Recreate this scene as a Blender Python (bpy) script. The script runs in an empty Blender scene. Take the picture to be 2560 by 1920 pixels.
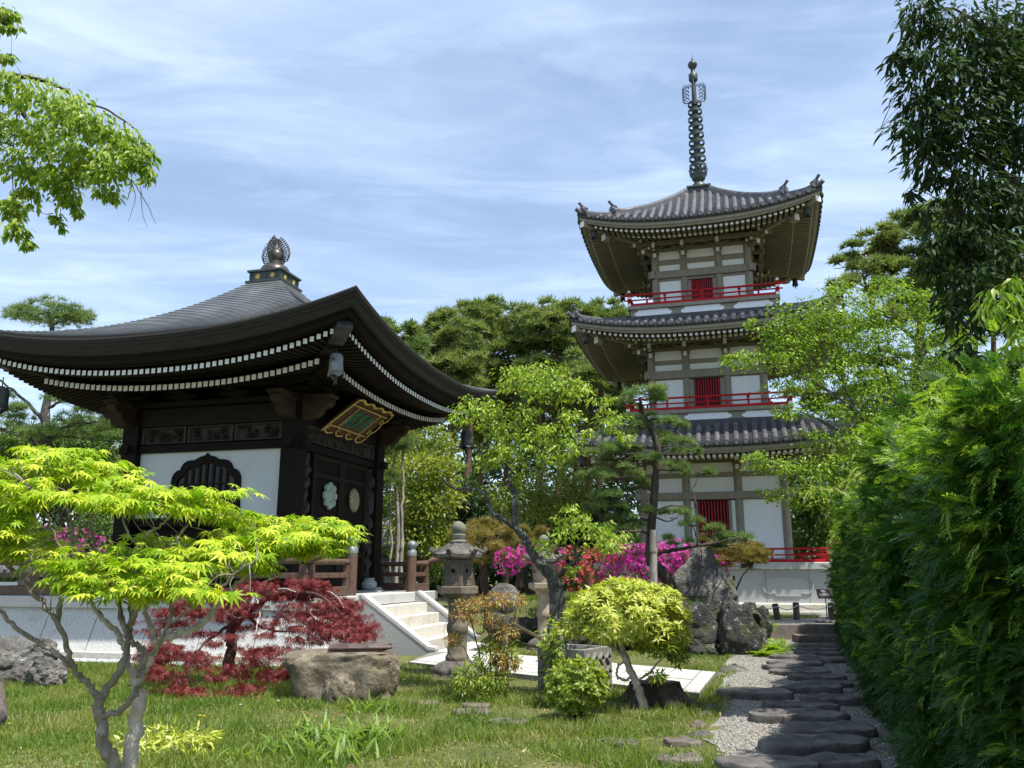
import bpy, math, random
import numpy as np
from mathutils import Vector, Matrix

scene = bpy.context.scene
COL = scene.collection
rng = np.random.default_rng(7)
random.seed(7)
R = math.radians
PI = math.pi

# ------------------------------------------------------------------ camera model (photo pixels 2560x1920 -> points in the world)
FOC, TH, EZ = 2070.0, R(12.7), 1.6
def ray(px, py):
    x = (px - 1280) / FOC; y = (960 - py) / FOC
    return np.array([x, math.cos(TH) - y * math.sin(TH), math.sin(TH) + y * math.cos(TH)])
def P(px, py, Y):
    d = ray(px, py); return np.array([0, 0, EZ]) + d * (Y / d[1])
def G(px, py, z=0.0):
    d = ray(px, py); return np.array([0, 0, EZ]) + d * ((z - EZ) / d[2])

cam = bpy.data.cameras.new('camera'); cam_o = bpy.data.objects.new('camera', cam); COL.objects.link(cam_o)
cam_o.location = (0, 0, EZ); cam_o.rotation_euler = (PI / 2 + TH, 0, 0)
cam.sensor_width = 36; cam.lens = FOC / 2560 * 36; cam.clip_end = 3000
scene.camera = cam_o

# ------------------------------------------------------------------ materials
def nt(name):
    m = bpy.data.materials.new(name); m.use_nodes = True
    t = m.node_tree; t.nodes.clear()
    return m, t, t.nodes, t.links
def ramp(n, stops):
    r = n.new('ShaderNodeValToRGB'); e = r.color_ramp.elements
    while len(e) < len(stops): e.new(0.5)
    for i, (p, c) in enumerate(stops):
        e[i].position = p; e[i].color = (*c, 1)
    return r
def noise(n, l, scale, detail=4, rough=0.55, coord='Object', stretch=None, dist=0):
    tc = n.new('ShaderNodeTexCoord'); x = n.new('ShaderNodeTexNoise')
    x.inputs['Scale'].default_value = scale; x.inputs['Detail'].default_value = detail
    x.inputs['Roughness'].default_value = rough; x.inputs['Distortion'].default_value = dist
    if stretch:
        mp = n.new('ShaderNodeMapping'); mp.inputs['Scale'].default_value = stretch
        l.new(tc.outputs[coord], mp.inputs[0]); l.new(mp.outputs[0], x.inputs['Vector'])
    else: l.new(tc.outputs[coord], x.inputs['Vector'])
    return x
def mat(name, stops, scale=3, rough=0.75, bump=0.0, bscale=20, metal=0.0, stretch=None, spec=0.3, spots=None, detail=5, bdist=0.02, rvar=0.0):
    """stops: colours over a noise; spots: (colour, scale, threshold, softness) patches with a shape of their own"""
    m, t, n, l = nt(name)
    out = n.new('ShaderNodeOutputMaterial'); b = n.new('ShaderNodeBsdfPrincipled')
    b.inputs['Roughness'].default_value = rough; b.inputs['Metallic'].default_value = metal
    b.inputs['Specular IOR Level'].default_value = spec
    if len(stops) == 3 and not isinstance(stops[0], tuple):
        c = stops; stops = [(0.3, tuple(v * 0.8 for v in c)), (0.7, tuple(min(1, v * 1.2) for v in c))]
    nz = noise(n, l, scale, detail, stretch=stretch); rp = ramp(n, stops)
    l.new(nz.outputs['Fac'], rp.inputs[0]); col = rp.outputs[0]
    for (sc, ss, th, so) in (spots or []):
        z = noise(n, l, ss, 6, 0.6); r2 = ramp(n, [(th, (0, 0, 0)), (th + so, (1, 1, 1))])
        l.new(z.outputs['Fac'], r2.inputs[0]); mx = n.new('ShaderNodeMix'); mx.data_type = 'RGBA'
        l.new(r2.outputs[0], mx.inputs[0]); l.new(col, mx.inputs[6]); mx.inputs[7].default_value = (*sc, 1); col = mx.outputs[2]
    l.new(col, b.inputs['Base Color'])
    if bump:
        z = noise(n, l, bscale, 6, 0.65, stretch=stretch); bp = n.new('ShaderNodeBump')
        bp.inputs['Strength'].default_value = bump; bp.inputs['Distance'].default_value = bdist
        l.new(z.outputs['Fac'], bp.inputs['Height']); l.new(bp.outputs[0], b.inputs['Normal'])
    if rvar:
        z = noise(n, l, scale * 1.7, 4); mr = n.new('ShaderNodeMapRange')
        mr.inputs['To Min'].default_value = rough - rvar; mr.inputs['To Max'].default_value = rough + rvar
        l.new(z.outputs['Fac'], mr.inputs[0]); l.new(mr.outputs[0], b.inputs['Roughness'])
    l.new(b.outputs[0], out.inputs[0])
    return m
def leafmat(name, cols, trans=0.35, tcol=None, rough=0.45, spec=0.35, patch=None):
    """cols: 2-4 colours spread leaf by leaf; part of the light goes through the leaf"""
    m, t, n, l = nt(name)
    out = n.new('ShaderNodeOutputMaterial'); b = n.new('ShaderNodeBsdfPrincipled')
    b.inputs['Roughness'].default_value = rough; b.inputs['Specular IOR Level'].default_value = spec
    g = n.new('ShaderNodeNewGeometry'); k = len(cols)
    rp = ramp(n, [(i / (k - 1), c) for i, c in enumerate(cols)]); fac = g.outputs['Random Per Island']
    if patch:
        z = noise(n, l, patch, 2); ma = n.new('ShaderNodeMath'); ma.operation = 'MULTIPLY_ADD'
        ma.inputs[1].default_value = 0.45; mb2 = n.new('ShaderNodeMapRange')
        mb2.inputs['From Min'].default_value = 0.3; mb2.inputs['From Max'].default_value = 0.7; mb2.inputs['To Max'].default_value = 0.55
        l.new(z.outputs['Fac'], mb2.inputs[0]); l.new(fac, ma.inputs[0]); l.new(mb2.outputs[0], ma.inputs[2]); fac = ma.outputs[0]
    l.new(fac, rp.inputs[0]); l.new(rp.outputs[0], b.inputs['Base Color'])
    tr = n.new('ShaderNodeBsdfTranslucent'); mx = n.new('ShaderNodeMixShader'); mx.inputs[0].default_value = trans
    hs = n.new('ShaderNodeMix'); hs.data_type = 'RGBA'; hs.blend_type = 'MULTIPLY'; hs.inputs[0].default_value = 1
    hs.inputs[7].default_value = (*(tcol or (1.5, 1.5, 0.6)), 1); l.new(rp.outputs[0], hs.inputs[6]); l.new(hs.outputs[2], tr.inputs[0])
    l.new(b.outputs[0], mx.inputs[1]); l.new(tr.outputs[0], mx.inputs[2]); l.new(mx.outputs[0], out.inputs[0])
    return m

# ------------------------------------------------------------------ object helpers
def tag(o, label=None, cat=None, group=None, kind=None):
    if label: o['label'] = label
    if cat: o['category'] = cat
    if group: o['group'] = group
    if kind: o['kind'] = kind
    return o
def thing(name, label, cat, loc=(0, 0, 0), rotz=0.0, group=None):
    o = bpy.data.objects.new(name, None); COL.objects.link(o); o.empty_display_size = 0.2
    o.location = [float(v) for v in loc]; o.rotation_euler = (0, 0, rotz)
    return tag(o, label, cat, group)
def dup(root, loc, rotz=0.0, scale=1.0, label=None, group=None):
    r = root.copy(); COL.objects.link(r); r.location = [float(v) for v in loc]; r.rotation_euler = (0, 0, rotz); r.scale = (scale,) * 3
    if label: r['label'] = label
    if group: r['group'] = group
    for ch in list(root.children):
        c = ch.copy(); COL.objects.link(c); c.parent = r
        for g in list(ch.children):
            d = g.copy(); COL.objects.link(d); d.parent = c
    return r

class MB:
    """collects shapes; build() links them as one mesh object"""
    def __init__(s): s.v = []; s.f = []; s.m = []
    def add(s, vs, fs, m=0):
        b = len(s.v); s.v += [tuple(float(c) for c in p) for p in vs]
        s.f += [tuple(b + i for i in f) for f in fs]; s.m += [m] * len(fs)
    def hexa(s, a, m=0):  # 8 points: bottom ring then top ring
        s.add(a, [(3, 2, 1, 0), (4, 5, 6, 7), (0, 1, 5, 4), (1, 2, 6, 5), (2, 3, 7, 6), (3, 0, 4, 7)], m)
    def box(s, x0, x1, y0, y1, z0, z1, m=0, ch=0.0):
        if ch <= 0:
            s.hexa([(x0, y0, z0), (x1, y0, z0), (x1, y1, z0), (x0, y1, z0), (x0, y0, z1), (x1, y0, z1), (x1, y1, z1), (x0, y1, z1)], m)
        else:
            ring = lambda z, e: [(x0 + e, y0 + e, z), (x1 - e, y0 + e, z), (x1 - e, y1 - e, z), (x0 + e, y1 - e, z)]
            s.loft([ring(z0, ch), ring(z0 + ch, 0), ring(z1 - ch, 0), ring(z1, ch)], True, m)
    def obox(s, c, ax, ay, az, m=0):
        c, ax, ay, az = (np.array(q, float) for q in (c, ax, ay, az))
        s.hexa([c - ax - ay - az, c + ax - ay - az, c + ax + ay - az, c - ax + ay - az, c - ax - ay + az, c + ax - ay + az, c + ax + ay + az, c - ax + ay + az], m)
    def bar(s, p, q, w, h, m=0, up=(0, 0, 1)):
        p, q = np.array(p, float), np.array(q, float); d = (q - p) / 2; k = d / np.linalg.norm(d)
        x = np.cross(k, up); x /= np.linalg.norm(x); z = np.cross(x, k)
        s.obox((p + q) / 2, x * w / 2, d, z * h / 2, m)
    def loft(s, rings, caps=True, m=0, closed=True):
        b = len(s.v); n = len(rings[0])
        for r in rings: s.v += [tuple(float(c) for c in p) for p in r]
        fs = []
        for i in range(len(rings) - 1):
            for j in range(n if closed else n - 1):
                k = (j + 1) % n
                fs.append((b + i * n + j, b + i * n + k, b + (i + 1) * n + k, b + (i + 1) * n + j))
        if caps:
            fs.append(tuple(b + j for j in reversed(range(n)))); fs.append(tuple(b + (len(rings) - 1) * n + j for j in range(n)))
        s.f += fs; s.m += [m] * len(fs)
    def lathe(s, prof, c=(0, 0, 0), seg=24, m=0, caps=True, lobes=0, amp=0, rot=0):
        rings = []
        for r, z in prof:
            ring = []
            for i in range(seg):
                a = 2 * PI * i / seg + rot; rr = r * (1 + (amp * math.cos(lobes * a) if lobes else 0))
                ring.append((c[0] + rr * math.cos(a), c[1] + rr * math.sin(a), c[2] + z))
            rings.append(ring)
        s.loft(rings, caps, m)
    def cyl(s, p, q, r0, r1=None, seg=12, m=0): s.tube([p, q], [r0, r0 if r1 is None else r1], seg, m)
    def tube(s, pts, rad, seg=8, m=0, caps=True):
        pts = np.array(pts, float); n = len(pts)
        t = np.gradient(pts, axis=0); t /= np.linalg.norm(t, axis=1)[:, None] + 1e-9
        ref = np.array([0, 0, 1.0]) if abs(t[0][2]) < 0.9 else np.array([1.0, 0, 0])
        x = np.cross(t[0], ref); x /= np.linalg.norm(x); rings = []
        for i in range(n):
            x = x - t[i] * np.dot(x, t[i]); x /= np.linalg.norm(x) + 1e-9; y = np.cross(t[i], x)
            rings.append([pts[i] + rad[i] * (math.cos(a) * x + math.sin(a) * y) for a in (2 * PI * k / seg for k in range(seg))])
        s.loft(rings, caps, m)
    def prism(s, outline, y0, y1, m=0, plane='xz'):
        """outline in the x-z plane, thickness y0..y1 (front face at y0)"""
        if plane == 'xz': a = [(x, y0, z) for x, z in outline]; b = [(x, y1, z) for x, z in outline]
        elif plane == 'xy': a = [(x, z, y0) for x, z in outline]; b = [(x, z, y1) for x, z in outline]
        else: a = [(y0, x, z) for x, z in outline]; b = [(y1, x, z) for x, z in outline]
        s.loft([a, b], True, m)
    def strip(s, outer, inner, y0, y1, m=0, plane='xz'):
        """a closed frame between two outlines of equal count"""
        n = len(outer)
        if plane == 'xz': q = lambda p, y: (p[0], y, p[1])
        else: q = lambda p, y: (y, p[0], p[1])
        vs = [q(p, y0) for p in outer] + [q(p, y0) for p in inner] + [q(p, y1) for p in outer] + [q(p, y1) for p in inner]; fs = []
        for i in range(n):
            j = (i + 1) % n
            fs += [(i, j, n + j, n + i), (2 * n + i, 3 * n + i, 3 * n + j, 2 * n + j), (i, 2 * n + i, 2 * n + j, j), (n + i, n + j, 3 * n + j, 3 * n + i)]
        s.add(vs, fs, m)
    def build(s, name, mats, parent=None, smooth=False, bevel=0.0, loc=None, auto=None):
        me = bpy.data.meshes.new(name); me.from_pydata(s.v, [], s.f)
        mats = mats if isinstance(mats, (list, tuple)) else [mats]
        for q in mats: me.materials.append(q)
        if len(mats) > 1: me.polygons.foreach_set('material_index', s.m)
        if smooth: me.polygons.foreach_set('use_smooth', [True] * len(me.polygons))
        me.validate(); me.update()
        import bmesh
        bm = bmesh.new(); bm.from_mesh(me); bmesh.ops.recalc_face_normals(bm, faces=bm.faces); bm.to_mesh(me); bm.free()
        if auto: me.polygons.foreach_set('use_smooth', [True] * len(me.polygons)); me.set_sharp_from_angle(angle=R(auto))
        o = bpy.data.objects.new(name, me); COL.objects.link(o)
        if parent: o.parent = parent
        if loc is not None: o.location = [float(v) for v in loc]
        if bevel:
            b = o.modifiers.new('bevel', 'BEVEL'); b.width = bevel; b.segments = 2; b.limit_method = 'ANGLE'; b.angle_limit = R(40)
        return o

def merge_into(o, mb):
    import bmesh
    me = bpy.data.meshes.new('piece'); me.from_pydata(mb.v, [], mb.f); me.polygons.foreach_set('use_smooth', [True] * len(me.polygons))
    bm = bmesh.new(); bm.from_mesh(o.data); bm.from_mesh(me); bm.to_mesh(o.data); bm.free(); bpy.data.meshes.remove(me); return o
def npmesh(name, V, F, m, parent=None, smooth=False):
    me = bpy.data.meshes.new(name); V = np.ascontiguousarray(V, np.float32).reshape(-1, 3); F = np.ascontiguousarray(F, np.int32)
    k = F.shape[1]; me.vertices.add(len(V)); me.vertices.foreach_set('co', V.ravel())
    me.loops.add(F.size); me.loops.foreach_set('vertex_index', F.ravel()); me.polygons.add(len(F))
    me.polygons.foreach_set('loop_start', np.arange(0, F.size, k, dtype=np.int32))
    try: me.polygons.foreach_set('loop_total', np.full(len(F), k, np.int32))
    except Exception: pass
    if smooth: me.polygons.foreach_set('use_smooth', np.ones(len(F), bool))
    me.materials.append(m); me.update(calc_edges=True)
    o = bpy.data.objects.new(name, me); COL.objects.link(o)
    if parent: o.parent = parent
    return o
def nrm(a):
    a = np.asarray(a, float); return a / (np.linalg.norm(a, axis=-1, keepdims=True) + 1e-9)
def frames(d, up):
    y = nrm(d); z = up - (up * y).sum(-1, keepdims=True) * y; z = nrm(z); x = np.cross(y, z)
    return np.stack([x, y, z], axis=-1)
def scatter(name, m, parent, T, pos, Rm, sc, smooth=False):
    """many copies of a small leaf (or several leaf variants) set into one foliage mesh"""
    Ts = T if isinstance(T, list) else [T]; n = len(pos); which = rng.integers(0, len(Ts), n)
    sc = np.asarray(sc, float); sc = sc[:, None] * np.ones(3) if sc.ndim == 1 else sc
    Vs, Fs, base = [], [], 0
    for i, (tv, tf) in enumerate(Ts):
        k = which == i
        if not k.any(): continue
        v = pos[k][:, None, :] + np.einsum('nij,nkj->nki', Rm[k], tv[None] * sc[k][:, None, :])
        f = tf[None] + (np.arange(k.sum()) * len(tv))[:, None, None] + base
        Vs.append(v.reshape(-1, 3)); Fs.append(f.reshape(-1, 3)); base += k.sum() * len(tv)
    return npmesh(name, np.concatenate(Vs), np.concatenate(Fs), m, parent, smooth)

def smooth_path(pts, n=5, wob=0.0, seed=0):
    p = np.array(pts, float); r = np.random.default_rng(seed); out = []
    q = np.vstack([2 * p[0] - p[1], p, 2 * p[-1] - p[-2]])
    for i in range(1, len(q) - 2):
        for k in range(n):
            t = k / n; a, b, c, d = q[i - 1:i + 3]
            out.append(0.5 * (2 * b + (c - a) * t + (2 * a - 5 * b + 4 * c - d) * t * t + (3 * b - a - 3 * c + d) * t ** 3))
    out.append(q[-2]); out = np.array(out)
    if wob: out[1:-1] += r.normal(0, wob, out[1:-1].shape)
    return out
def limb(mb, pts, r0, r1, seg=8, n=5, wob=0.0, seed=0, knob=0.06, m=0):
    p = smooth_path(pts, n, wob, seed); r = np.random.default_rng(seed + 99)
    rad = np.linspace(r0, r1, len(p)) * (1 + r.normal(0, knob, len(p)))
    mb.tube(p, rad, seg, m); return p

# ------------------------------------------------------------------ leaf shapes (x across, y along, z normal)
def T_(v, f): return np.array(v, float), np.array(f, int)
def leaf_oval(w=0.28, fold=0.06, droop=0.12):
    return T_([(0, 0, 0), (-w * 0.8, 0.3, fold), (0, 0.4, 0), (w * 0.8, 0.3, fold), (-w * 0.62, 0.66, fold - droop * 0.4), (w * 0.62, 0.66, fold - droop * 0.4), (0, 1, -droop)],
              [(0, 2, 1), (0, 3, 2), (1, 2, 4), (2, 3, 5), (4, 2, 6), (2, 5, 6)])
def leaf_slim(w=0.12, droop=0.15): return leaf_oval(w, 0.03, droop)
def leaf_palm(lobes=7, w=0.10, droop=0.22, spread=125, notch=0.42):
    v = [(0, 0, 0)]; f = []
    for i in range(lobes):
        a = R(-spread + 2 * spread * i / (lobes - 1)); ln = 1.0 - 0.45 * (abs(i - (lobes - 1) / 2) / ((lobes - 1) / 2)) ** 1.5
        d = np.array([math.sin(a), math.cos(a)]); s = np.array([d[1], -d[0]]); b = len(v)
        mid = d * ln * notch; tip = d * ln
        v += [(mid[0] - s[0] * w, mid[1] - s[1] * w, -droop * 0.12), (mid[0] + s[0] * w, mid[1] + s[1] * w, -droop * 0.12), (tip[0], tip[1], -droop * ln)]
        f += [(0, b + 1, b), (b, b + 1, b + 2)]
    return T_(v, f)
def needle_tuft(n=12, w=0.035, up=0.25, seed=1):
    r = np.random.default_rng(seed); v = []; f = []
    for i in range(n):
        a = 2 * PI * i / n + r.uniform(-.3, .3); e = r.uniform(up, 1.25)
        d = np.array([math.cos(a) * math.cos(e), math.sin(a) * math.cos(e), math.sin(e)]); s = nrm(np.cross(d, r.normal(0, 1, 3))) * w; ln = r.uniform(.75, 1.05); b = len(v)
        v += [tuple(-s), tuple(s), tuple(d * ln)]; f.append((b, b + 1, b + 2))
    return T_(v, f)
def frond(n=7, w=0.045, droop=0.35, seed=1):
    """flat spray of a cypress: a bent rib with side sprays"""
    r = np.random.default_rng(seed); v = []; f = []
    def sliver(p, q, wd):
        p, q = np.array(p), np.array(q); d = q - p; s = nrm(np.cross(d, (0, 0, 1))) * wd; b = len(v)
        v.extend([tuple(p), tuple(p + d * .45 + s), tuple(q), tuple(p + d * .45 - s)]); f.extend([(b, b + 1, b + 2), (b, b + 2, b + 3)])
    rib = lambda t: np.array([0.06 * math.sin(3 * t), t, -droop * t * t])
    sliver(rib(0), rib(.6), w * .9); sliver(rib(.5), rib(1.05), w * 1.0)
    for i in range(n):
        t = 0.12 + 0.78 * i / (n - 1)
        for sgn in (-1, 1):
            ln = 0.42 * (1 - t * .62) * r.uniform(.8, 1.15); p = rib(t); q = p + np.array([sgn * ln * .8, ln * .75, -droop * ln * .55 + r.uniform(-.04, .04)]); sliver(p, q, w * 1.25)
    return T_(v, f)
def grass_blade(bend=0.35, w=0.05):
    return T_([(-w, 0, 0), (w, 0, 0), (-w * .8, bend * .25, .5), (w * .8, bend * .25, .5), (0, bend, 1)], [(0, 1, 3), (0, 3, 2), (2, 3, 4)])
def strap_leaf(bend=0.5, w=0.05, n=6):
    v = []; f = []
    for i in range(n + 1):
        t = i / n; wd = w * (1 - t ** 3) * min(1, .5 + 2 * t); v += [(-wd, bend * t * t, t - bend * .35 * t ** 3), (wd, bend * t * t, t - bend * .35 * t ** 3)]
    for i in range(n): a = 2 * i; f += [(a, a + 1, a + 3), (a, a + 3, a + 2)]
    return T_(v, f)

LEAF_OVAL = [leaf_oval(.26, .07, .1), leaf_oval(.22, .04, .25), leaf_oval(.3, .09, .02)]
LEAF_SLIM = [leaf_slim(.16, .1), leaf_slim(.14, .28), leaf_slim(.18, .18)]
LEAF_MAPLE = [leaf_palm(7, .105, .2, 120), leaf_palm(7, .10, .38, 118), leaf_palm(9, .085, .28, 128)]
LEAF_LACE = [leaf_palm(7, .062, .5, 105, .45), leaf_palm(7, .055, .8, 95, .45)]
TUFT = [needle_tuft(12, .035, .1, s) for s in (1, 2, 3)]
TUFT_FAR = [needle_tuft(9, .085, .0, s) for s in (11, 12, 13)]
TUFT_FINE = [needle_tuft(16, .042, -.1, s) for s in (4, 5, 6)]
FROND = [frond(9, .030, .35, 1), frond(9, .032, .6, 2), frond(8, .030, .2, 3)]
FERN = [frond(8, .04, .5, 5), frond(8, .04, .35, 6)]
BLADE = [grass_blade(.2), grass_blade(.45), grass_blade(.75)]

def in_blob(n, c, rad, surf=0.6, r=rng):
    d = nrm(r.normal(0, 1, (n, 3))); q = r.uniform(0, 1, n) ** (1 / 3); q = np.where(r.uniform(0, 1, n) < surf, r.uniform(.78, 1.02, n), q)
    return np.array(c) + d * q[:, None] * np.array(rad), d
def clumps(blobs, per, rc, leaves, surf=.65, gap=0.0):
    """blobs: (centre, radii, weight); returns leaf positions, outward directions, clump centres"""
    pos, out, cen = [], [], []
    for c, rad, wt in blobs:
        n = max(1, int(per * wt)); cc, d = in_blob(n, c, rad, surf)
        if gap: k = rng.uniform(0, 1, n) > gap; cc, d = cc[k], d[k]; n = len(cc)
        lv = nrm(rng.normal(0, 1, (n, leaves, 3))); q = rng.uniform(.2, 1, (n, leaves, 1)) * rc
        p = cc[:, None] + lv * q * np.array([1, 1, .6]); o = lv * .8 + d[:, None] * .7
        pos.append(p.reshape(-1, 3)); out.append(o.reshape(-1, 3)); cen.append(cc)
    return np.concatenate(pos), nrm(np.concatenate(out)), np.concatenate(cen)
def foliage(name, m, parent, T, blobs, per, rc, leaves, size, droop=.3, upn=.7, surf=.65, gap=0.0, jit=.35):
    pos, out, cen = clumps(blobs, per, rc, leaves, surf, gap); n = len(pos)
    d = out + rng.normal(0, jit, (n, 3)); d[:, 2] -= droop; d = nrm(d)
    up = rng.normal(0, .55, (n, 3)) + np.array([0, 0, upn]) + out * .3
    o = scatter(name, m, parent, T, pos, frames(d, up), size * rng.uniform(.7, 1.25, n)); return o, cen
def tufts(name, m, parent, blobs, per, size, T=TUFT, flat=.5, tilt=.5, surf=.6, half=True):
    """pine pads: needle tufts thick on the upper side of each pad, with smaller lumps inside it"""
    pos, dr = [], []
    for c, rad, wt in blobs:
        n = int(per * wt); k = max(3, n // 22)
        lc, ld = in_blob(k, c, np.array(rad) * .85, .75); w = rng.integers(0, k, n)
        lr = np.array(rad) * np.array([.36, .36, .42]); d = nrm(rng.normal(0, 1, (n, 3))); 
        if half: d[:, 2] = np.abs(d[:, 2]) - .25
        p = lc[w] + d * rng.uniform(.55, 1, (n, 1)) * lr; pos.append(p); dr.append(d * .6 + ld[w] * .3 + np.array([0, 0, .75]) + rng.normal(0, tilt * .5, (n, 3)))
    pos = np.concatenate(pos); z = nrm(np.concatenate(dr)); n = len(pos)
    y = nrm(np.cross(z, rng.normal(0, 1, (n, 3)))); x = np.cross(y, z)
    return scatter(name, m, parent, T, pos, np.stack([x, y, z], -1), size * rng.uniform(.7, 1.25, n))
def blob(px, py, Y, rx, ry, dep=1.0, w=None):
    s = Y / FOC * 1.0; rad = (rx * s, rx * s * dep, ry * s); return (P(px, py, Y), rad, w if w is not None else max(.05, rx * ry / 10000.0))

def rosettes(name, m, parent, T, blobs, n, leaves, size, open_=.85, surf=.9, jit=.3):
    """shoot tips: whorls of leaves round an axis that points out of the bush"""
    tot = sum(b[2] for b in blobs); P_, D_, U_ = [], [], []
    for c, r, w in blobs:
        k = max(6, int(n * w / tot)); cc, d = in_blob(k, c, r, surf); ax = nrm(d * .8 + rng.normal(0, jit, (k, 3)) + [0, 0, .75]); x = nrm(np.cross(ax, rng.normal(0, 1, (k, 3)))); y = np.cross(ax, x)
        for j in range(leaves):
            a = 2 * PI * j / leaves + rng.uniform(-.3, .3, (k, 1)); e = open_ * rng.uniform(.5, 1.25, (k, 1)); rad = np.cos(a) * x + np.sin(a) * y
            P_.append(cc + ax * rng.uniform(-.012, .012, (k, 1))); D_.append(ax * np.cos(e * PI / 2) + rad * np.sin(e * PI / 2)); U_.append(ax + rad * -.2)
    P_, D_, U_ = np.concatenate(P_), np.concatenate(D_), np.concatenate(U_); return scatter(name, m, parent, T, P_, frames(D_, U_), size * rng.uniform(.65, 1.2, len(P_)))
# ------------------------------------------------------------------ sky, sun
SUN_AZ = Vector((0.76, -0.65, 0)).normalized(); SUN_EL = R(65)
world = bpy.data.worlds.new('World'); scene.world = world; world.use_nodes = True
wn, wl = world.node_tree.nodes, world.node_tree.links; wn.clear()
wo = wn.new('ShaderNodeOutputWorld'); bg = wn.new('ShaderNodeBackground'); sky = wn.new('ShaderNodeTexSky')
sky.sky_type = 'NISHITA'; sky.sun_disc = False; sky.sun_elevation = SUN_EL; sky.sun_rotation = math.atan2(SUN_AZ.x, SUN_AZ.y)
sky.air_density = 1.0; sky.dust_density = 0.8; sky.ozone_density = 1.6
bg.inputs[1].default_value = 0.13
def cloud(scale, stretch, rot, lo, hi, detail=8, dist=.3):
    tc = wn.new('ShaderNodeTexCoord'); sp = wn.new('ShaderNodeSeparateXYZ'); wl.new(tc.outputs['Generated'], sp.inputs[0])
    ad = wn.new('ShaderNodeMath'); ad.operation = 'MAXIMUM'; ad.inputs[1].default_value = .05; wl.new(sp.outputs[2], ad.inputs[0])
    dv = wn.new('ShaderNodeVectorMath'); dv.operation = 'DIVIDE'; cb = wn.new('ShaderNodeCombineXYZ')
    for i in range(3): wl.new(ad.outputs[0], cb.inputs[i])
    wl.new(tc.outputs['Generated'], dv.inputs[0]); wl.new(cb.outputs[0], dv.inputs[1])
    mp = wn.new('ShaderNodeMapping'); mp.inputs['Scale'].default_value = stretch; mp.inputs['Rotation'].default_value = (0, 0, rot); wl.new(dv.outputs[0], mp.inputs[0])
    z = wn.new('ShaderNodeTexNoise'); z.inputs['Scale'].default_value = scale; z.inputs['Detail'].default_value = detail; z.inputs['Roughness'].default_value = .58; z.inputs['Distortion'].default_value = dist
    wl.new(mp.outputs[0], z.inputs['Vector']); mr = wn.new('ShaderNodeMapRange'); mr.interpolation_type = 'SMOOTHSTEP'
    mr.inputs['From Min'].default_value = lo; mr.inputs['From Max'].default_value = hi; wl.new(z.outputs['Fac'], mr.inputs[0]); return mr.outputs[0]
c1 = cloud(.55, (1, 1.5, 1), R(-52), .36, .80, 9, .8); c2 = cloud(1.5, (1, 2.6, 1), R(-60), .42, .85, 9, .6)
mxm = wn.new('ShaderNodeMath'); mxm.operation = 'MULTIPLY_ADD'; mxm.inputs[1].default_value = .32; wl.new(c2, mxm.inputs[0])
half = wn.new('ShaderNodeMath'); half.operation = 'MULTIPLY_ADD'; half.inputs[1].default_value = .42; half.inputs[2].default_value = .17; wl.new(c1, half.inputs[0]); wl.new(half.outputs[0], mxm.inputs[2])
cl = wn.new('ShaderNodeMath'); cl.operation = 'MINIMUM'; cl.inputs[1].default_value = .92; wl.new(mxm.outputs[0], cl.inputs[0])
cm = wn.new('ShaderNodeMix'); cm.data_type = 'RGBA'; wl.new(cl.outputs[0], cm.inputs[0]); wl.new(sky.outputs[0], cm.inputs[6]); cm.inputs[7].default_value = (5.3, 6.45, 8.1, 1)
wl.new(cm.outputs[2], bg.inputs[0]); wl.new(bg.outputs[0], wo.inputs[0])
sun = bpy.data.lights.new('sun', 'SUN'); sun.energy = 5.0; sun.angle = R(0.5); sun.color = (1, .96, .88)
so = bpy.data.objects.new('sun', sun); COL.objects.link(so)
so.rotation_euler = Vector((SUN_AZ.x * math.cos(SUN_EL), SUN_AZ.y * math.cos(SUN_EL), math.sin(SUN_EL))).to_track_quat('Z', 'Y').to_euler()
scene.view_settings.view_transform = 'Standard'; scene.view_settings.look = 'None'; scene.view_settings.exposure = 0.6; scene.view_settings.gamma = 1
scene.render.engine = 'CYCLES'; scene.cycles.max_bounces = 8; scene.cycles.transparent_max_bounces = 4; scene.cycles.use_denoising = True; scene.cycles.use_adaptive_sampling = False; scene.cycles.denoising_prefilter = 'ACCURATE'; scene.cycles.denoising_quality = 'HIGH'; scene.cycles.sample_clamp_indirect = 6
# ------------------------------------------------------------------ building materials
M = {}
M['granite'] = mat('granite', [(.3, (.33, .33, .32)), (.5, (.46, .46, .44)), (.72, (.6, .595, .57))], 38, .8, .25, 60, spots=[((.34, .32, .28), 1.2, .54, .25), ((.27, .24, .19), 3.1, .66, .10)])
M['granite_dark'] = mat('granite_dark', [(.3, (.22, .23, .23)), (.7, (.38, .385, .38))], 40, .8, .2, 60, spots=[((.2, .2, .18), 1.0, .56, .25)])
M['granite_top'] = mat('granite_top', [(.3, (.44, .42, .37)), (.7, (.66, .63, .55))], 30, .85, .2, 60, spots=[((.42, .37, .27), 1.7, .52, .2)])
M['darkwood'] = mat('dark_wood', [(.25, (.006, .0045, .0035)), (.75, (.016, .0115, .0085))], 4, .7, .3, 9, stretch=(1, 1, 7), spec=.12)
M['beamwood'] = mat('beam_wood', [(.25, (.008, .006, .0045)), (.75, (.025, .018, .012))], 3, .7, .3, 9, stretch=(2, 2, 12), spec=.15)
M['noswood'] = mat('nosing_wood', [(.25, (.022, .014, .008)), (.75, (.05, .033, .018))], 6, .7, .3, 12, spec=.2)
M['carvwood'] = mat('carved_wood', [(.25, (.022, .018, .015)), (.75, (.055, .047, .04))], 7, .7, .4, 25)
M['railwood'] = mat('rail_wood', [(.25, (.075, .043, .032)), (.75, (.15, .092, .068))], 5, .55, .25, 14, stretch=(4, 4, 1))
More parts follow.
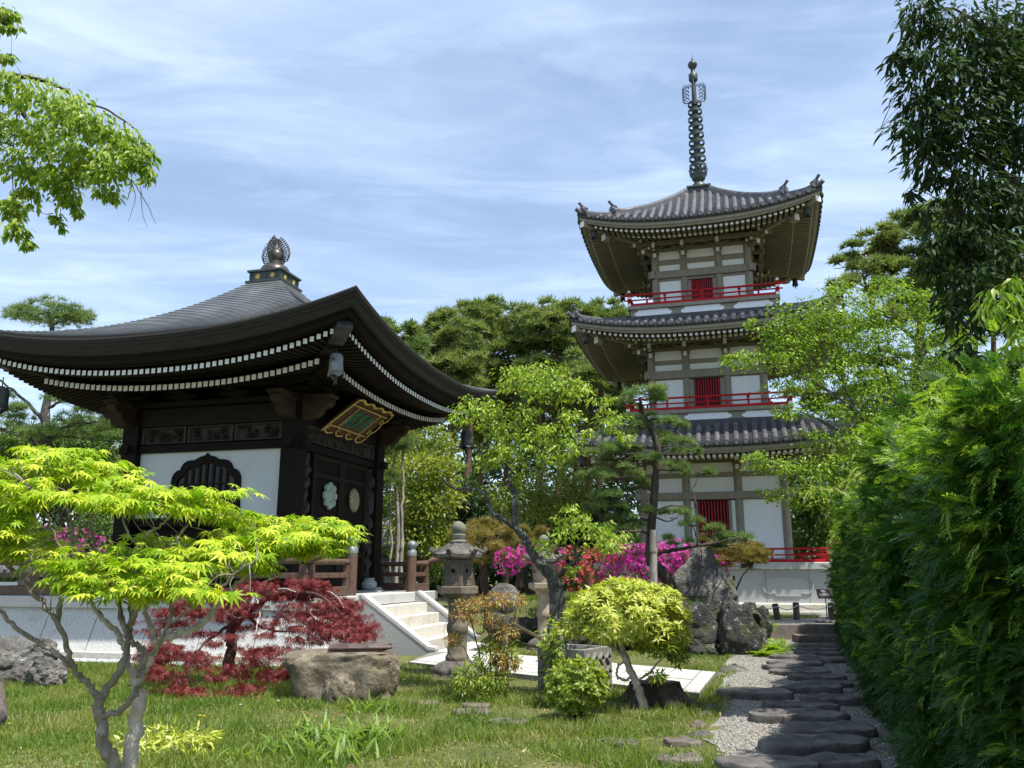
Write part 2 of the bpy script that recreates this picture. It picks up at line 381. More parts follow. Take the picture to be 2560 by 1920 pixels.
M['plaster'] = mat('plaster', [(.25, (.76, .78, .795)), (.5, (.79, .81, .825)), (.8, (.825, .84, .855))], 2.2, .85, .05, 40, stretch=(2, 2, .7), detail=8)
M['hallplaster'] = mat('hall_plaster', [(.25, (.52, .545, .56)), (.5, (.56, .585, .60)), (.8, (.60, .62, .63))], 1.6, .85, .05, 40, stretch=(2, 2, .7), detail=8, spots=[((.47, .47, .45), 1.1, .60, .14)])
M['whitepaint'] = mat('white_paint', [(.3, (.74, .76, .74)), (.7, (.84, .85, .83))], 9, .6)
M['shingle'] = mat('copper_shingle', [(.2, (.06, .069, .072)), (.5, (.115, .128, .132)), (.8, (.18, .19, .187))], 1.6, .40, .2, 30, spec=.5, spots=[((.13, .105, .075), 3.5, .62, .1)], rvar=.08)
M['eaveband'] = mat('eave_band', [(.25, (.014, .0125, .010)), (.75, (.034, .030, .023))], 5, .6, .2, 18, stretch=(1, 1, 9), spec=.2)
M['bronze'] = mat('bronze', [(.25, (.05, .044, .04)), (.75, (.13, .115, .105))], 4, .4, .1, 20, metal=.6, spots=[((.05, .10, .085), 5, .58, .12)])
M['patina'] = mat('green_patina', [(.25, (.035, .046, .045)), (.6, (.075, .092, .088)), (.8, (.12, .145, .136))], 5, .5, .15, 30, metal=.35)
M['brassbrown'] = mat('brown_copper', [(.25, (.10, .072, .045)), (.75, (.2, .15, .1))], 3, .5, .1, 20, metal=.5)
M['gold'] = mat('gold_leaf', [(.3, (.48, .34, .10)), (.7, (.78, .60, .22))], 12, .4, .1, 20, metal=.35)
M['emblem'] = mat('verdigris', [(.3, (.22, .31, .25)), (.7, (.34, .43, .34))], 9, .6, .15, 30)
M['emblem2'] = mat('verdigris_gold', [(.3, (.25, .25, .14)), (.7, (.36, .36, .22))], 9, .6, .15, 30)
M['plaque'] = mat('plaque_wood', [(.3, (.035, .014, .010)), (.7, (.075, .03, .02))], 5, .4, .1, 20, stretch=(1, 6, 1))
M['green'] = mat('green_lacquer', [(.3, (.008, .15, .08)), (.7, (.016, .24, .13))], 12, .45)
M['paleink'] = mat('pale_ink', (.42, .40, .38), 10, .6)
M['iron'] = mat('grey_iron', [(.3, (.13, .15, .16)), (.7, (.27, .29, .30))], 6, .5, .15, 25, metal=.3)
M['irondark'] = mat('dark_iron', [(.3, (.03, .033, .036)), (.7, (.07, .075, .08))], 6, .55, .15, 25, metal=.3)

PHI = R(15.5)
HC = np.array([-5.8225, 19.2387, 0.0])
hall = thing('temple_hall', 'black timber hall with sweeping grey roof, white plaster panel and granite platform', 'temple', HC, -PHI)
H = 1.935
def side4(k):
    c, s = [(1, 0), (0, 1), (-1, 0), (0, -1)][k]
    return lambda p: (p[0] * c - p[1] * s, p[0] * s + p[1] * c, p[2])

# platform
mb = MB()
prof = [(3.62, 0.0), (3.62, .13), (3.42, .13), (3.14, .9)]
def sq(h, z): return [(-h - 1.4, -h, z), (h, -h, z), (h, h, z), (-h - 1.4, h, z)]
mb.loft([sq(3.42, .0), sq(3.42, .13), sq(3.13, .905)], False, 0)
pl = mb.build('plinth', M['granite'], hall)
mb = MB()
for k in range(4):   # slab joints as thin dark recesses
    T = side4(k)
    for x in (-3.7, -2.5, -1.35, -.15, 1.05, 2.2) if k == 0 else (-2.2, -.9, .4, 1.7):
        a = [(x - .006, -3.424, .14), (x + .006, -3.424, .14), (x + .006, -3.135, .9), (x - .006, -3.135, .9)]
        b = [(p[0], p[1] + .03, p[2]) for p in a]; mb.loft([[T(p) for p in a], [T(p) for p in b]], True)
mb.build('mortar_joint', mat('joint', (.16, .14, .11), 4, .9), hall)
mb = MB(); mb.loft([sq(3.21, .9), sq(3.21, 1.095), sq(3.195, 1.11)], True); mb.build('coping', M['granite'], hall)
mb = MB(); mb.loft([sq(3.64, -.2), sq(3.64, .125)], True); mb.build('base_ledge', M['granite_top'], hall)

# stairs on the right side (+x)
SY0, SY1 = -1.3, 1.92
st = thing('staircase', None, None); st.parent = hall
for i in range(5):
    mb = MB(); x1 = 3.22 + .3 * (4 - i); z1 = 1.1 - .22 * (4 - i)
    xs = SY0 + .22; n = 3
    for j in range(n):
        w = (SY1 - .22 - xs) / n; mb.box(3.0, x1, xs + j * w + .002, xs + (j + 1) * w - .002, z1 - .22 if i else -.05, z1 - .0, 0, .008)
    if i < 4: mb.build('step', M['granite_top'], st)
for y in (SY0, SY1 - .22):
    mb = MB(); o = [(3.05, 1.11), (3.28, 1.135), (4.72, .16), (4.86, .15), (4.86, -.05), (3.05, -.05)]
    mb.loft([[(x, y, z) for x, z in o], [(x, y + .22, z) for x, z in o]], True); mb.build('stringer', M['granite_dark'], st, bevel=.01)
    mb = MB(); o = [(3.26, 1.137), (3.29, 1.142), (4.725, .168), (4.865, .158), (4.865, .10), (4.72, .10), (3.26, 1.08)]
    mb.loft([[(x, y - .012, z) for x, z in o], [(x, y + .232, z) for x, z in o]], True); mb.build('stringer_cap', M['granite'], st, bevel=.006)
mb = MB(); mb.box(4.1, 4.75, SY0 + .22, SY1 - .22, -.05, .0); 
# body
mb = MB()
mb.box(-H + .12, H - .12, -H + .12, H - .12, 1.11, 5.6)
mb.build('core_wall', M['darkwood'], hall)
for x, y in ((H, -H), (-H, -H), (H, H), (-H, H)):
    mb = MB(); mb.box(x - .19, x + .19, y - .19, y + .19, 1.2, 5.05, 0, .02); mb.build('pillar', M['darkwood'], hall)
    mb = MB(); mb.lathe([(.32, 1.11), (.32, 1.17), (.27, 1.21)], (x, y, 0), 20); mb.build('pillar_base', M['granite'], hall)
names = ('left', 'right')
for k in range(4):
    T = side4(k)
    def tb(mb, x0, x1, y0, y1, z0, z1, m=0):
        p = [(x0, y0, z0), (x1, y0, z0), (x1, y1, z0), (x0, y1, z0), (x0, y0, z1), (x1, y0, z1), (x1, y1, z1), (x0, y1, z1)]; mb.hexa([T(q) for q in p], m)
    mb = MB(); tb(mb, -H - .33, H + .33, -H - .10, -H + .08, 4.06, 4.22); mb.build('tie_beam', M['darkwood'], hall)
    mb = MB(); tb(mb, -H + .19, H - .19, -H - .13, -H + .08, 4.62, 5.0); mb.build('head_beam', M['beamwood'], hall)
    mb = MB(); tb(mb, -H - .45, H + .45, -H - .24, -H + .2, 5.03, 5.13); tb(mb, -H - .6, H + .6, -H - .62, -H - .42, 5.32, 5.46); mb.build('purlin', M['beamwood'], hall)
    mb = MB(); tb(mb, -H + .19, H - .19, -H - .06, -H + .1, 2.5, 2.68); tb(mb, -H + .19, H - .19, -H - .08, -H + .1, 1.2, 1.42); mb.build('sill_beam', M['darkwood'], hall)
    # stepped bracket sets between beam and eaves
    for x in (-H, -H / 3, H / 3, H):
        mb = MB()
        for j, (hw, zz, yo) in enumerate(((.16, 5.13, .12), (.34, 5.19, .25), (.15, 5.27, .45))): tb(mb, x - hw, x + hw, -H - yo - .1, -H - .05, zz, zz + .07)
        mb.build('bracket', M['beamwood'], hall)
# carved noses at the pillar heads
def nose(mb, o, d, m):
    d = np.array(d, float); s = np.array([-d[1], d[0], 0]); out = [(0, 4.62), (.30, 4.66), (.42, 4.74), (.46, 4.84), (.58, 4.87), (.66, 4.95), (.66, 5.02), (.6, 5.06), (0, 5.06)]
    rings = []
    for w in (-.11, .11): rings.append([tuple(np.array(o) + d * (a + .19) + s * w + np.array([0, 0, z])) for a, z in out])
    mb.loft(rings, True, m)
    rings = [[tuple(np.array(o) + d * (a + .19) + s * w + np.array([0, 0, z])) for a, z in ((-.02, 5.0), (.6, 5.03), (.72, 5.07), (.7, 5.13), (-.02, 5.13))] for w in (-.17, .17)]
    mb.loft(rings, True, m)
for x, y in ((H, -H), (-H, -H), (H, H)):
    for d in ((1 if x > 0 else -1, 0), (0, -1 if y < 0 else 1)):
        mb = MB(); nose(mb, (x, y, 0), (*d, 0), 0); mb.build('beam_nosing', M['noswood'], hall, bevel=.015)
def carve(mb, o, ax, ay, nv, seed, nx=44, ny=16, amp=.055, m=0, rim=True):
    r = np.random.default_rng(seed); o, ax, ay, nv = (np.array(q, float) for q in (o, ax, ay, nv))
    g = np.zeros((ny + 1, nx + 1)); X, Y = np.meshgrid(np.linspace(0, 1, nx + 1), np.linspace(0, 1, ny + 1))
    for _ in range(16):
        cx, cy, s = r.uniform(.08, .92), r.uniform(.1, .9), r.uniform(.06, .16); asp = np.linalg.norm(ax) / np.linalg.norm(ay)
        d = np.hypot((X - cx) * asp, Y - cy); a = np.arctan2(Y - cy, (X - cx) * asp); g += np.exp(-(d / s / 1.8) ** 2) * np.sin(d / s * 5 + a * r.integers(1, 4) + r.uniform(0, 6))
    g = np.clip(g, -1, 1)
    if rim: e = np.minimum(np.minimum(X * 6, (1 - X) * 6), np.minimum(Y, 1 - Y) * 3); g = np.where(e < .32, .9, g)
    vs = [tuple(o + ax * X[j, i] + ay * Y[j, i] + nv * (amp * g[j, i])) for j in range(ny + 1) for i in range(nx + 1)]
    w = nx + 1; fs = [(j * w + i, j * w + i + 1, (j + 1) * w + i + 1, (j + 1) * w + i) for j in range(ny) for i in range(nx)]
    b = len(vs); vs += [tuple(o - nv * .08), tuple(o + ax - nv * .08), tuple(o + ax + ay - nv * .08), tuple(o + ay - nv * .08)]
    q = [0, nx, ny * w + nx, ny * w]
    fs += [(q[i], q[(i + 1) % 4], b + (i + 1) % 4, b + i) for i in range(4)]
    mb.add(vs, fs, m)
for i in range(3):
    x0 = -H + .24 + i * 1.145; mb = MB(); carve(mb, (x0, -H - .06, 4.25), (1.1, 0, 0), (0, 0, .35), (0, -1, 0), 10 + i); mb.build('carved_frieze', M['carvwood'], hall)
    y0 = -H + .24 + i * 1.145; mb = MB(); carve(mb, (H + .06, y0, 4.25), (0, 1.1, 0), (0, 0, .35), (1, 0, 0), 20 + i); mb.build('carved_frieze', M['carvwood'], hall)
for y in (-1.68, 1.42):
    mb = MB(); carve(mb, (H + .10, y, 1.45), (0, .26, 0), (0, 0, 2.55), (1, 0, 0), 31 + int(y), 10, 70, .05, rim=False); mb.build('carved_post', M['carvwood'], hall)
# white panel with the bell-shaped window (left side), plaster on the hidden sides too
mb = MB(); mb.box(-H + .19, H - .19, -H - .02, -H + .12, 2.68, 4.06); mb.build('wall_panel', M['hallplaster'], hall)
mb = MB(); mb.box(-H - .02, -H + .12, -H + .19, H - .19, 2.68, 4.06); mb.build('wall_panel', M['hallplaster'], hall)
half = [(.86, 2.69), (.845, 3.1), (.835, 3.42), (.82, 3.53), (.77, 3.61), (.70, 3.665), (.63, 3.68), (.61, 3.74), (.56, 3.81), (.48, 3.86), (.40, 3.875), (.30, 3.875), (.25, 3.9), (.17, 3.94), (.07, 3.965), (.03, 3.985), (0, 4.02)]
outer = half + [(-x, z) for x, z in reversed(half[:-1])]
inner = [(x * .85, 2.70 + (z - 2.70) * .87) for x, z in outer]
win = thing('window', None, None); win.parent = hall; win.location = (-.06, 0, 0)
mb = MB(); mb.strip(outer, inner, -H - .07, -H + .02); mb.build('frame', M['darkwood'], win)
mb = MB(); mb.prism(inner, -H - .024, -H + .03); mb.build('pane', mat('shade_glass', (.012, .014, .016), 3, .25), win)
mb = MB()
for x in np.linspace(-.5, .5, 7):
    zt = np.interp(abs(x), [p[0] for p in reversed(half)], [p[1] for p in reversed(half)]); zt = 2.7 + (zt - 2.7) * .85; mb.box(x - .028, x + .028, -H - .055, -H - .025, 2.7, zt)
for z in (3.0, 3.35): mb.box(-.62, .62, -H - .045, -H - .026, z, z + .04)
mb.build('lattice', M['beamwood'], win)
# doors on the right side
for sgn in (0, 1):
    y0, y1 = ((-1.2, .12), (.14, 1.42))[sgn]
    dr = thing('door', None, None); dr.parent = hall
    mb = MB(); mb.box(H - .02, H + .03, y0, y1, 1.25, 4.05); mb.build('leaf', M['darkwood'], dr)
    mb = MB()
    for a, b in ((y0, y0 + .11), (y1 - .11, y1)): mb.box(H + .03, H + .075, a, b, 1.25, 4.05)
    for z in (1.25, 1.9, 2.45, 3.55, 3.93): mb.box(H + .03, H + .068, y0 + .11, y1 - .11, z, z + .11)
    mb.build('door_frame', M['beamwood'], dr, bevel=.006)
    mb = MB(); yc, zc = ((-.47, 3.2), (.76, 3.2))[sgn]
    if sgn == 0:
        disc = lambda y, z, r, x: mb.lathe([(r, 0), (r, .035), (r * .85, .055)], (0, 0, 0), 18)
        for i in range(9):
            a = 2 * PI * i / 8; yy, zz, r = (yc, zc, .135) if i == 8 else (yc + .215 * math.sin(a), zc + .215 * math.cos(a), .085)
            b = len(mb.v); mb.lathe([(r, 0), (r, .04), (r * .86, .06)], (0, 0, 0), 18)
            mb.v[b:] = [(H + .07 + p[2], yy + p[0], zz + p[1]) for p in mb.v[b:]]
        mb.build('crest', M['emblem'], dr)
    else:
        b = len(mb.v); mb.lathe([(.21, 0), (.21, .03), (.17, .035), (.16, .02), (.12, .02), (.08, .04), (.02, .045)], (0, 0, 0), 24); mb.v[b:] = [(H + .07 + p[2], yc + p[0], zc + p[1]) for p in mb.v[b:]]
        for i in range(26):
            a = 2 * PI * (i + .5) / 26; c, s = math.cos(a), math.sin(a); q = lambda rr, tt, h: (H + .07 + h, yc + rr * s + tt * c, zc + rr * c - tt * s)
            mb.add([q(.19, -.022, 0), q(.19, .022, 0), q(.29, .012, 0), q(.20, -.012, .05), q(.2, .012, .05)], [(0, 1, 2), (3, 4, 2), (0, 3, 2), (1, 2, 4), (0, 1, 4, 3)])
        for j in range(5): mb.box(H + .08, H + .13, yc - .09 + j * .036, yc - .09 + j * .036 + .018, zc - .12, zc + .12)
        mb.build('crest', M['emblem2'], dr)
# ------------------------------------------------------------------ the roof
W, WT, ZE, ZT, LIFT = 4.45, .47, 5.88, 8.32, .56
def rz(t, r): g = r + .62 * r * (1 - r); return ZT - (ZT - ZE) * g + LIFT * abs(t) ** 2.3 * r ** 2
NC, NS = 44, 48; ts = np.linspace(-1, 1, NS + 1); mb = MB()
M['butt_shadow'] = mat('shingle_butt_shadow', [(.3, (.010, .010, .010)), (.7, (.028, .028, .027))], 6, .8)  # butt ends, darkened further so each riser paints a shadow gap between courses
for k in range(4):
    T = side4(k)
    for c in range(NC):
        row = []
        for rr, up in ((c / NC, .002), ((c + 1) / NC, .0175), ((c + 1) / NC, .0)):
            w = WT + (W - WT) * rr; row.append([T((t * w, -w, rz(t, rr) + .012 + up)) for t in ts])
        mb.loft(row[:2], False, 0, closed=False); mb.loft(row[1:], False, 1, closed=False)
mb.build('roof_shingles', [M['shingle'], M['butt_shadow']], hall, auto=25)
def eave_strip(mb, prof, m=0):
    """profile of (inset from the eave edge, drop below it) swept round the four sides"""
    for k in range(4):
        T = side4(k); mb.loft([[T((t * (W - a), -(W - a), rz(t, 1) - d)) for t in ts] for a, d in prof], False, m, closed=False)
mb = MB(); eave_strip(mb, [(0, -.036), (-.015, 0), (.0, .07), (.012, .07), (.03, .14), (.042, .14), (.06, .21), (.09, .29), (.16, .30)]); mb.build('roof_edge', M['eaveband'], hall, auto=30)
mb = MB(); eave_strip(mb, [(.17, .28), (.2, .35), (.22, .43), (.34, .43), (.36, .47), (.9, .44)]); mb.build('eave_board', M['darkwood'], hall, auto=30)
# soffits and two rows of rafters with white ends
sof = MB(); whites = 0
def ez(t): return rz(t, 1)
for k in range(4):
    T = side4(k)
    def zf(x, w): return ez(np.clip(x / w, -1, 1))
    tt = np.linspace(-1, 1, 25)
    sof.loft([[T((t * w, -w, ez(t) * f + (1 - f) * ZE - d)) for t in tt] for w, d, f in ((W - .34, .44, 1), (W - 1.15, .30, .7), (W - 1.15, .58, .7), (H - .1, .12, .1))], False, 0, closed=False)
sof.build('soffit', M['darkwood'], hall)
NR = 60
for k in range(4):
    T = side4(k); row = {0: MB(), 1: MB()}
    for i in range(NR):
        x = (i + .5 - NR / 2) * 2 * (W - .45) / NR
        for j, (wo, wi, d0, d1, f0, f1, sz) in enumerate(((W - .42, W - 1.35, .565, .40, 1, .62, .09), (W - 1.12, H - .05, .72, .26, .62, .1, .10))):
            wi2 = max(wi, abs(x) + .06)
            if wi2 > wo - .12: continue
            t = min(1, abs(x) / wo); z0 = (ez(t) - ZE) * f0 + ZE - d0; z1 = (ez(min(1, abs(x) / wo)) - ZE) * f1 + ZE - d1
            q = (wo - wi2) / (wo - wi); z1 = z0 + (z1 - z0) * q; h = sz / 2
            p = [(x - h, -wo, z0 - h * 1.15), (x + h, -wo, z0 - h * 1.15), (x + h, -wi2, z1 - h * 1.15), (x - h, -wi2, z1 - h * 1.15), (x - h, -wo, z0 + h * 1.15), (x + h, -wo, z0 + h * 1.15), (x + h, -wi2, z1 + h * 1.15), (x - h, -wi2, z1 + h * 1.15)]
            row[j].hexa([T(a) for a in p], 0)
            e = .003; row[j].hexa([T((x + sx * (h - .004), -wo - yy, z0 + sz2 * (h * 1.15 - .004))) for sz2 in (-1, 1) for sx, yy in ((-1, e), (1, e), (1, 0), (-1, 0))], 1)
    for j in (0, 1): row[j].build('rafter_row', [M['beamwood'], M['whitepaint']], hall)
for sx, sy in ((1, -1), (-1, -1), (1, 1), (-1, 1)):
    mb = MB(); d = np.array([sx, sy, 0]) / math.sqrt(2); L = lambda a, z: d * a * math.sqrt(2) + np.array([0, 0, z])
    mb.bar(L(H, 5.5), L(W - .62, ZE + LIFT - .62), .24, .26); mb.build('corner_rafter', M['beamwood'], hall)
    mb = MB(); mb.bar(L(W - .78, ZE + LIFT - .64), L(W - .38, ZE + LIFT - .44), .30, .36); mb.build('rafter_cap', M['irondark'], hall, bevel=.03)
# finial
fin = thing('finial', None, None); fin.parent = hall; fin.location = (.0, 0, 8.22); fin.scale = (.60, .60, .60)
mb = MB(); mb.box(-.80, .80, -.80, .80, 0, .22, 0, .01); mb.build('footing', M['brassbrown'], fin)
mb = MB(); mb.box(-.82, .82, -.82, .82, .22, .30); mb.box(-.68, .68, -.68, .68, .30, .68); mb.box(-.78, .78, -.78, .78, .68, .76)
for k in range(4):
    T = side4(k)
    for x in (-.66, 0, .66): mb.hexa([T(q) for q in [(x - .05, -.70, .30), (x + .05, -.70, .30), (x + .05, -.66, .3), (x - .05, -.66, .3), (x - .05, -.70, .68), (x + .05, -.70, .68), (x + .05, -.66, .68), (x - .05, -.66, .68)]])
mb.build('box', M['patina'], fin)
for k in range(2):
    T = (lambda p: p) if k == 0 else (lambda p: (-p[1], p[0], p[2]))
    for x, n in ((-.33, 8), (.33, 12)):
        mb = MB(); b = len(mb.v); mb.lathe([(.10, 0), (.10, .015), (.04, .03)], (0, 0, 0), 40, lobes=n, amp=.28); mb.v[b:] = [T((x + p[0], -.685 - p[2], .49 + p[1])) for p in mb.v[b:]]; mb.build('medallion', M['gold'], fin)
mb = MB(); mb.lathe([(.62, .76), (.62, .80), (.585, .95), (.50, 1.08), (.36, 1.16), (.27, 1.19), (.27, 1.33), (.22, 1.35)], seg=32); mb.build('dome', M['bronze'], fin, auto=40)
mb = MB(); mb.lathe([(.2, 1.33), (.27, 1.42), (.31, 1.56), (.29, 1.70), (.21, 1.82), (.11, 1.90), (.05, 2.0), (.03, 2.2), (.0, 2.42)], seg=28); mb.build('jewel', M['bronze'], fin, auto=60)
mb = MB(); rr = random.Random(3)
for sg, ax in ((1, 0), (-1, 0), (1, 1), (-1, 1)):
    q = (lambda r_, z_: (sg * r_, 0, z_)) if ax == 0 else (lambda r_, z_: (0, sg * r_, z_))
    env = lambda z_: np.interp(z_, [1.20, 1.32, 1.55, 1.85, 2.1, 2.3, 2.48], [.34, .54, .64, .58, .42, .24, .05])
    inn = lambda z_: np.interp(z_, [1.20, 1.42, 1.56, 1.8, 2.0, 2.48], [.22, .30, .34, .26, .12, .03])
    zz_ = np.linspace(1.22, 2.34, 24); mb.tube([q(env(z_) * .93 - .02 * math.sin(i * 2.4), z_) for i, z_ in enumerate(zz_)], [.017] * 24, 5)
    mb.tube([q(inn(z_), z_) for z_ in zz_], [.022] * 24, 5); mb.tube([q((inn(z_) + env(z_)) / 2 + .03 * math.sin(i * 1.9), z_) for i, z_ in enumerate(zz_)], [.017] * 24, 5)
    for i in range(13):
        z0 = 1.22 + .086 * i; a0, e0 = inn(z0), env(z0 + .1); mb.tube([q(a0 + (e0 - a0) * s_ + .02 * math.sin(s_ * 8 + i), z0 + .11 * s_ + .02 * math.cos(s_ * 9 + i)) for s_ in np.linspace(0, 1, 7)], [.026, .024, .021, .02, .018, .017, .016], 5)
        mb.tube([q(e0 - .01, z0 + .10), q(e0 + .035, z0 + .15), q(e0 + .02, z0 + .22)], [.03, .022, .004], 5)
mb.build('flame_halo', M['bronze'], fin)
# ------------------------------------------------------------------ brown railing along the platform edge
rail = thing('railing', None, None); rail.parent = hall
def fence(a, b, ends=(0, 0)):
    a, b = np.array(a, float), np.array(b, float); d = nrm(b - a); Z = np.array([0, 0, 1.0]); L = np.linalg.norm(b - a)
    mb = MB(); mb.bar(a + Z * .1, b + Z * .1, .13, .17); mb.build('bottom_rail', M['railwood'], rail, bevel=.01)
    mb = MB(); mb.bar(a + Z * .40, b + Z * .40, .09, .10); mb.build('middle_rail', M['railwood'], rail, bevel=.01)
    e0, e1 = (a - d * .42 if ends[0] else a), (b + d * .42 if ends[1] else b); pts = [e0 + Z * (.78 if ends[0] else .66)] + [a + (b - a) * s + Z * .66 for s in (.06, .5, .94)] + [e1 + Z * (.78 if ends[1] else .66)]
    mb = MB(); p = smooth_path(pts, 6); mb.tube(p, [.06] * len(p), 10); mb.build('top_rail', M['railwood'], rail, auto=50)
    n = max(1, int(L / 1.1))
    for i in range(n + 1):
        c = a + d * (.08 + (L - .16) * i / n); mb = MB(); s = np.cross(d, Z)
        for z0, z1, w0, w1 in ((.18, .35, .11, .10), (.45, .60, .09, .07)): mb.loft([[c + d * q * w + s * r * .05 + Z * z for q, r in ((-1, -1), (1, -1), (1, 1), (-1, 1))] for w, z in ((w0, z0), (w1, z1))])
        mb.build('baluster', M['railwood'], rail)
e = 3.0; z = 1.11
fence((-e - 1.35, -e, z), (e, -e, z), (1, 1)); fence((e, -e, z), (e, SY0 - .06, z), (1, 0)); fence((e, SY1 - .02, z), (e, e, z), (0, 1)); fence((-e - 1.35, e, z), (-e - 1.35, -e, z), (1, 1)); fence((e, e, z), (-e - 1.35, e, z), (1, 1))
for y in (SY0 - .02, SY1 - .06):
    mb = MB(); mb.lathe([(.115, 1.11), (.115, 1.94)], (e + .04, y, 0), 20); o = mb.build('newel_post', M['railwood'], rail, auto=40)
    mb = MB(); mb.lathe([(.12, 1.94), (.125, 1.98), (.12, 2.0), (.115, 2.06), (.09, 2.08), (.085, 2.12), (.12, 2.16), (.125, 2.21), (.09, 2.27), (.0, 2.31)], (e + .04, y, 0), 20); mb.build('finial_cap', M['iron'], o, auto=50)
# ------------------------------------------------------------------ hung and standing things of the hall
def to_w(p): c, s = math.cos(-PHI), math.sin(-PHI); return np.array([HC[0] + p[0] * c - p[1] * s, HC[1] + p[0] * s + p[1] * c, p[2]])
pq = thing('name_plaque', 'tilted wooden name plaque with gold rim and green characters under the hall eaves', 'plaque', to_w((H + .24, -.34, 4.56)), -PHI)
# plaque frame: x' across (local y of hall), leaning out by 52 degrees
lean = math.atan2(.82, .6); pw, ph = .92, 1.02
def pl_pt(a, b, c=0): return (b * math.sin(lean) + c * math.cos(lean), a, b * math.cos(lean) - c * math.sin(lean))
def pl_strip(mb, pts, w, h, m=0, taper=True):
    p = np.array([pl_pt(a, b, h) for a, b in pts]); q = np.array([pl_pt(a, b, h - .02) for a, b in pts]); nrmv = np.array(pl_pt(0, 0, 1)); t = np.gradient(p, axis=0); s = nrm(np.cross(t, nrmv)); n = len(pts)
    ww = np.array([w * (math.sin(PI * (i + .8) / (n + .6)) ** .5 if taper else 1) for i in range(n)])[:, None]
    mb.loft([[tuple(v) for v in (p[i] - s[i] * ww[i], p[i] + s[i] * ww[i], q[i] + s[i] * ww[i], q[i] - s[i] * ww[i])] for i in range(n)], True, m)
mb = MB(); mb.loft([[pl_pt(a, b, c) for a, b in ((-pw, 0), (pw, 0), (pw * .96, ph), (-pw * .96, ph))] for c in (-.05, .0)], True); mb.build('board', M['plaque'], pq)
mb = MB(); mb.loft([[pl_pt(a, b, c) for a, b in ((-.5, .2), (.52, .2), (.52, .84), (-.5, .84))] for c in (.0, .012)], True); mb.build('panel', mat('plaque_panel', (.075, .035, .022), 8, .5), pq)
mb = MB()
for b in (.18, .86): pl_strip(mb, [(-.86, b), (.86, b)], .012, .03, 0, False)
for a in (-.52, .54): pl_strip(mb, [(a, .18), (a, .86)], .008, .03, 0, False)
n = 16; rim = []
for i in range(n + 1): rim.append((-pw + 2 * pw * i / n, ph + .035 * (1 if i % 4 in (1, 2) else -.4)))
pl_strip(mb, rim, .026, .05, 0, False)
pl_strip(mb, [(-pw, -.02), (-pw - .02, .3), (-pw, .6), (-pw * .97, ph)], .022, .05, 0, False)
for i in range(4):
    a0 = -pw * .9 + i * .48; pl_strip(mb, [(a0 - .02, .06), (a0 + .08, -.02), (a0 + .2, -.05), (a0 + .3, -.02), (a0 + .38, .0)], .015, .03, 0, False)
    pl_strip(mb, [(a0 + .04 + .045 * math.cos(t), .12 + .05 * math.sin(t)) for t in np.linspace(-1.4, 4.6, 12)], .006, .02, 0, False)
pl_strip(mb, [(pw * .98, 0), (pw + .03, .12), (pw - .03, .3), (pw + .05, .42), (pw + .02, .58), (pw - .04, .68), (pw + .05, .8), (pw * .98, ph)], .012, .05, 0, False)
for b in (.32, .7): pl_strip(mb, [(pw - .07 + .05 * math.cos(t), b + .06 * math.sin(t)) for t in np.linspace(0, 5.6, 14)], .008, .02, 0, False)
mb.build('gold_rim', M['gold'], pq)
CH = [  # brush strokes of three characters, right one first (unit box)
 (.32, [[(.1, .9), (.8, .9)], [(.48, 1.0), (.45, .68)], [(.05, .74), (.95, .74)], [(.2, .6), (.15, .05)], [(.22, .6), (.8, .6), (.78, .1), (.66, .08)], [(.25, .44), (.74, .44)], [(.25, .28), (.74, .28)]]),
 (-.0, [[(.3, 1.0), (.2, .8), (.05, .7)], [(.25, .86), (.85, .9)], [(.5, .9), (.42, .6), (.3, .5)], [(.2, .64), (.85, .68)], [(.55, .66), (.5, .4), (.25, .12), (.05, .05)], [(.3, .42), (.6, .3), (.95, .05)], [(.62, .5), (.8, .42)]]),
 (-.32, [[(.15, .95), (.1, .55)], [(.15, .78), (.42, .8)], [(.4, .98), (.36, .3)], [(.62, 1.0), (.58, .5)], [(.6, .75), (.9, .85)], [(.05, .4), (.42, .46)], [(.22, .42), (.15, .05)], [(.58, .5), (.56, .12), (.7, .04), (.95, .1)], [(.68, .42), (.9, .3)]])]
mb = MB()
for ox, strokes in CH:
    for s in strokes: pl_strip(mb, [tuple(q) for q in smooth_path([(ox - .13 + .27 * a, .27 + .5 * b, 0) for a, b in s], 5)[:, :2]], .016, .034)
mb.build('green_lettering', M['green'], pq)
mb = MB(); rr = random.Random(5)
for a in (-.47, -.43):
    for i in range(9):
        b = .28 + i * .055
        if a < -.45 and i > 6: continue
        for q in range(3): x, y = rr.uniform(-.012, .012), rr.uniform(-.018, .018); pl_strip(mb, [(a + x - .01, b + y), (a + x + .012, b + y + rr.uniform(-.01, .01))], .004, .028)
mb.build('small_lettering', M['paleink'], pq)

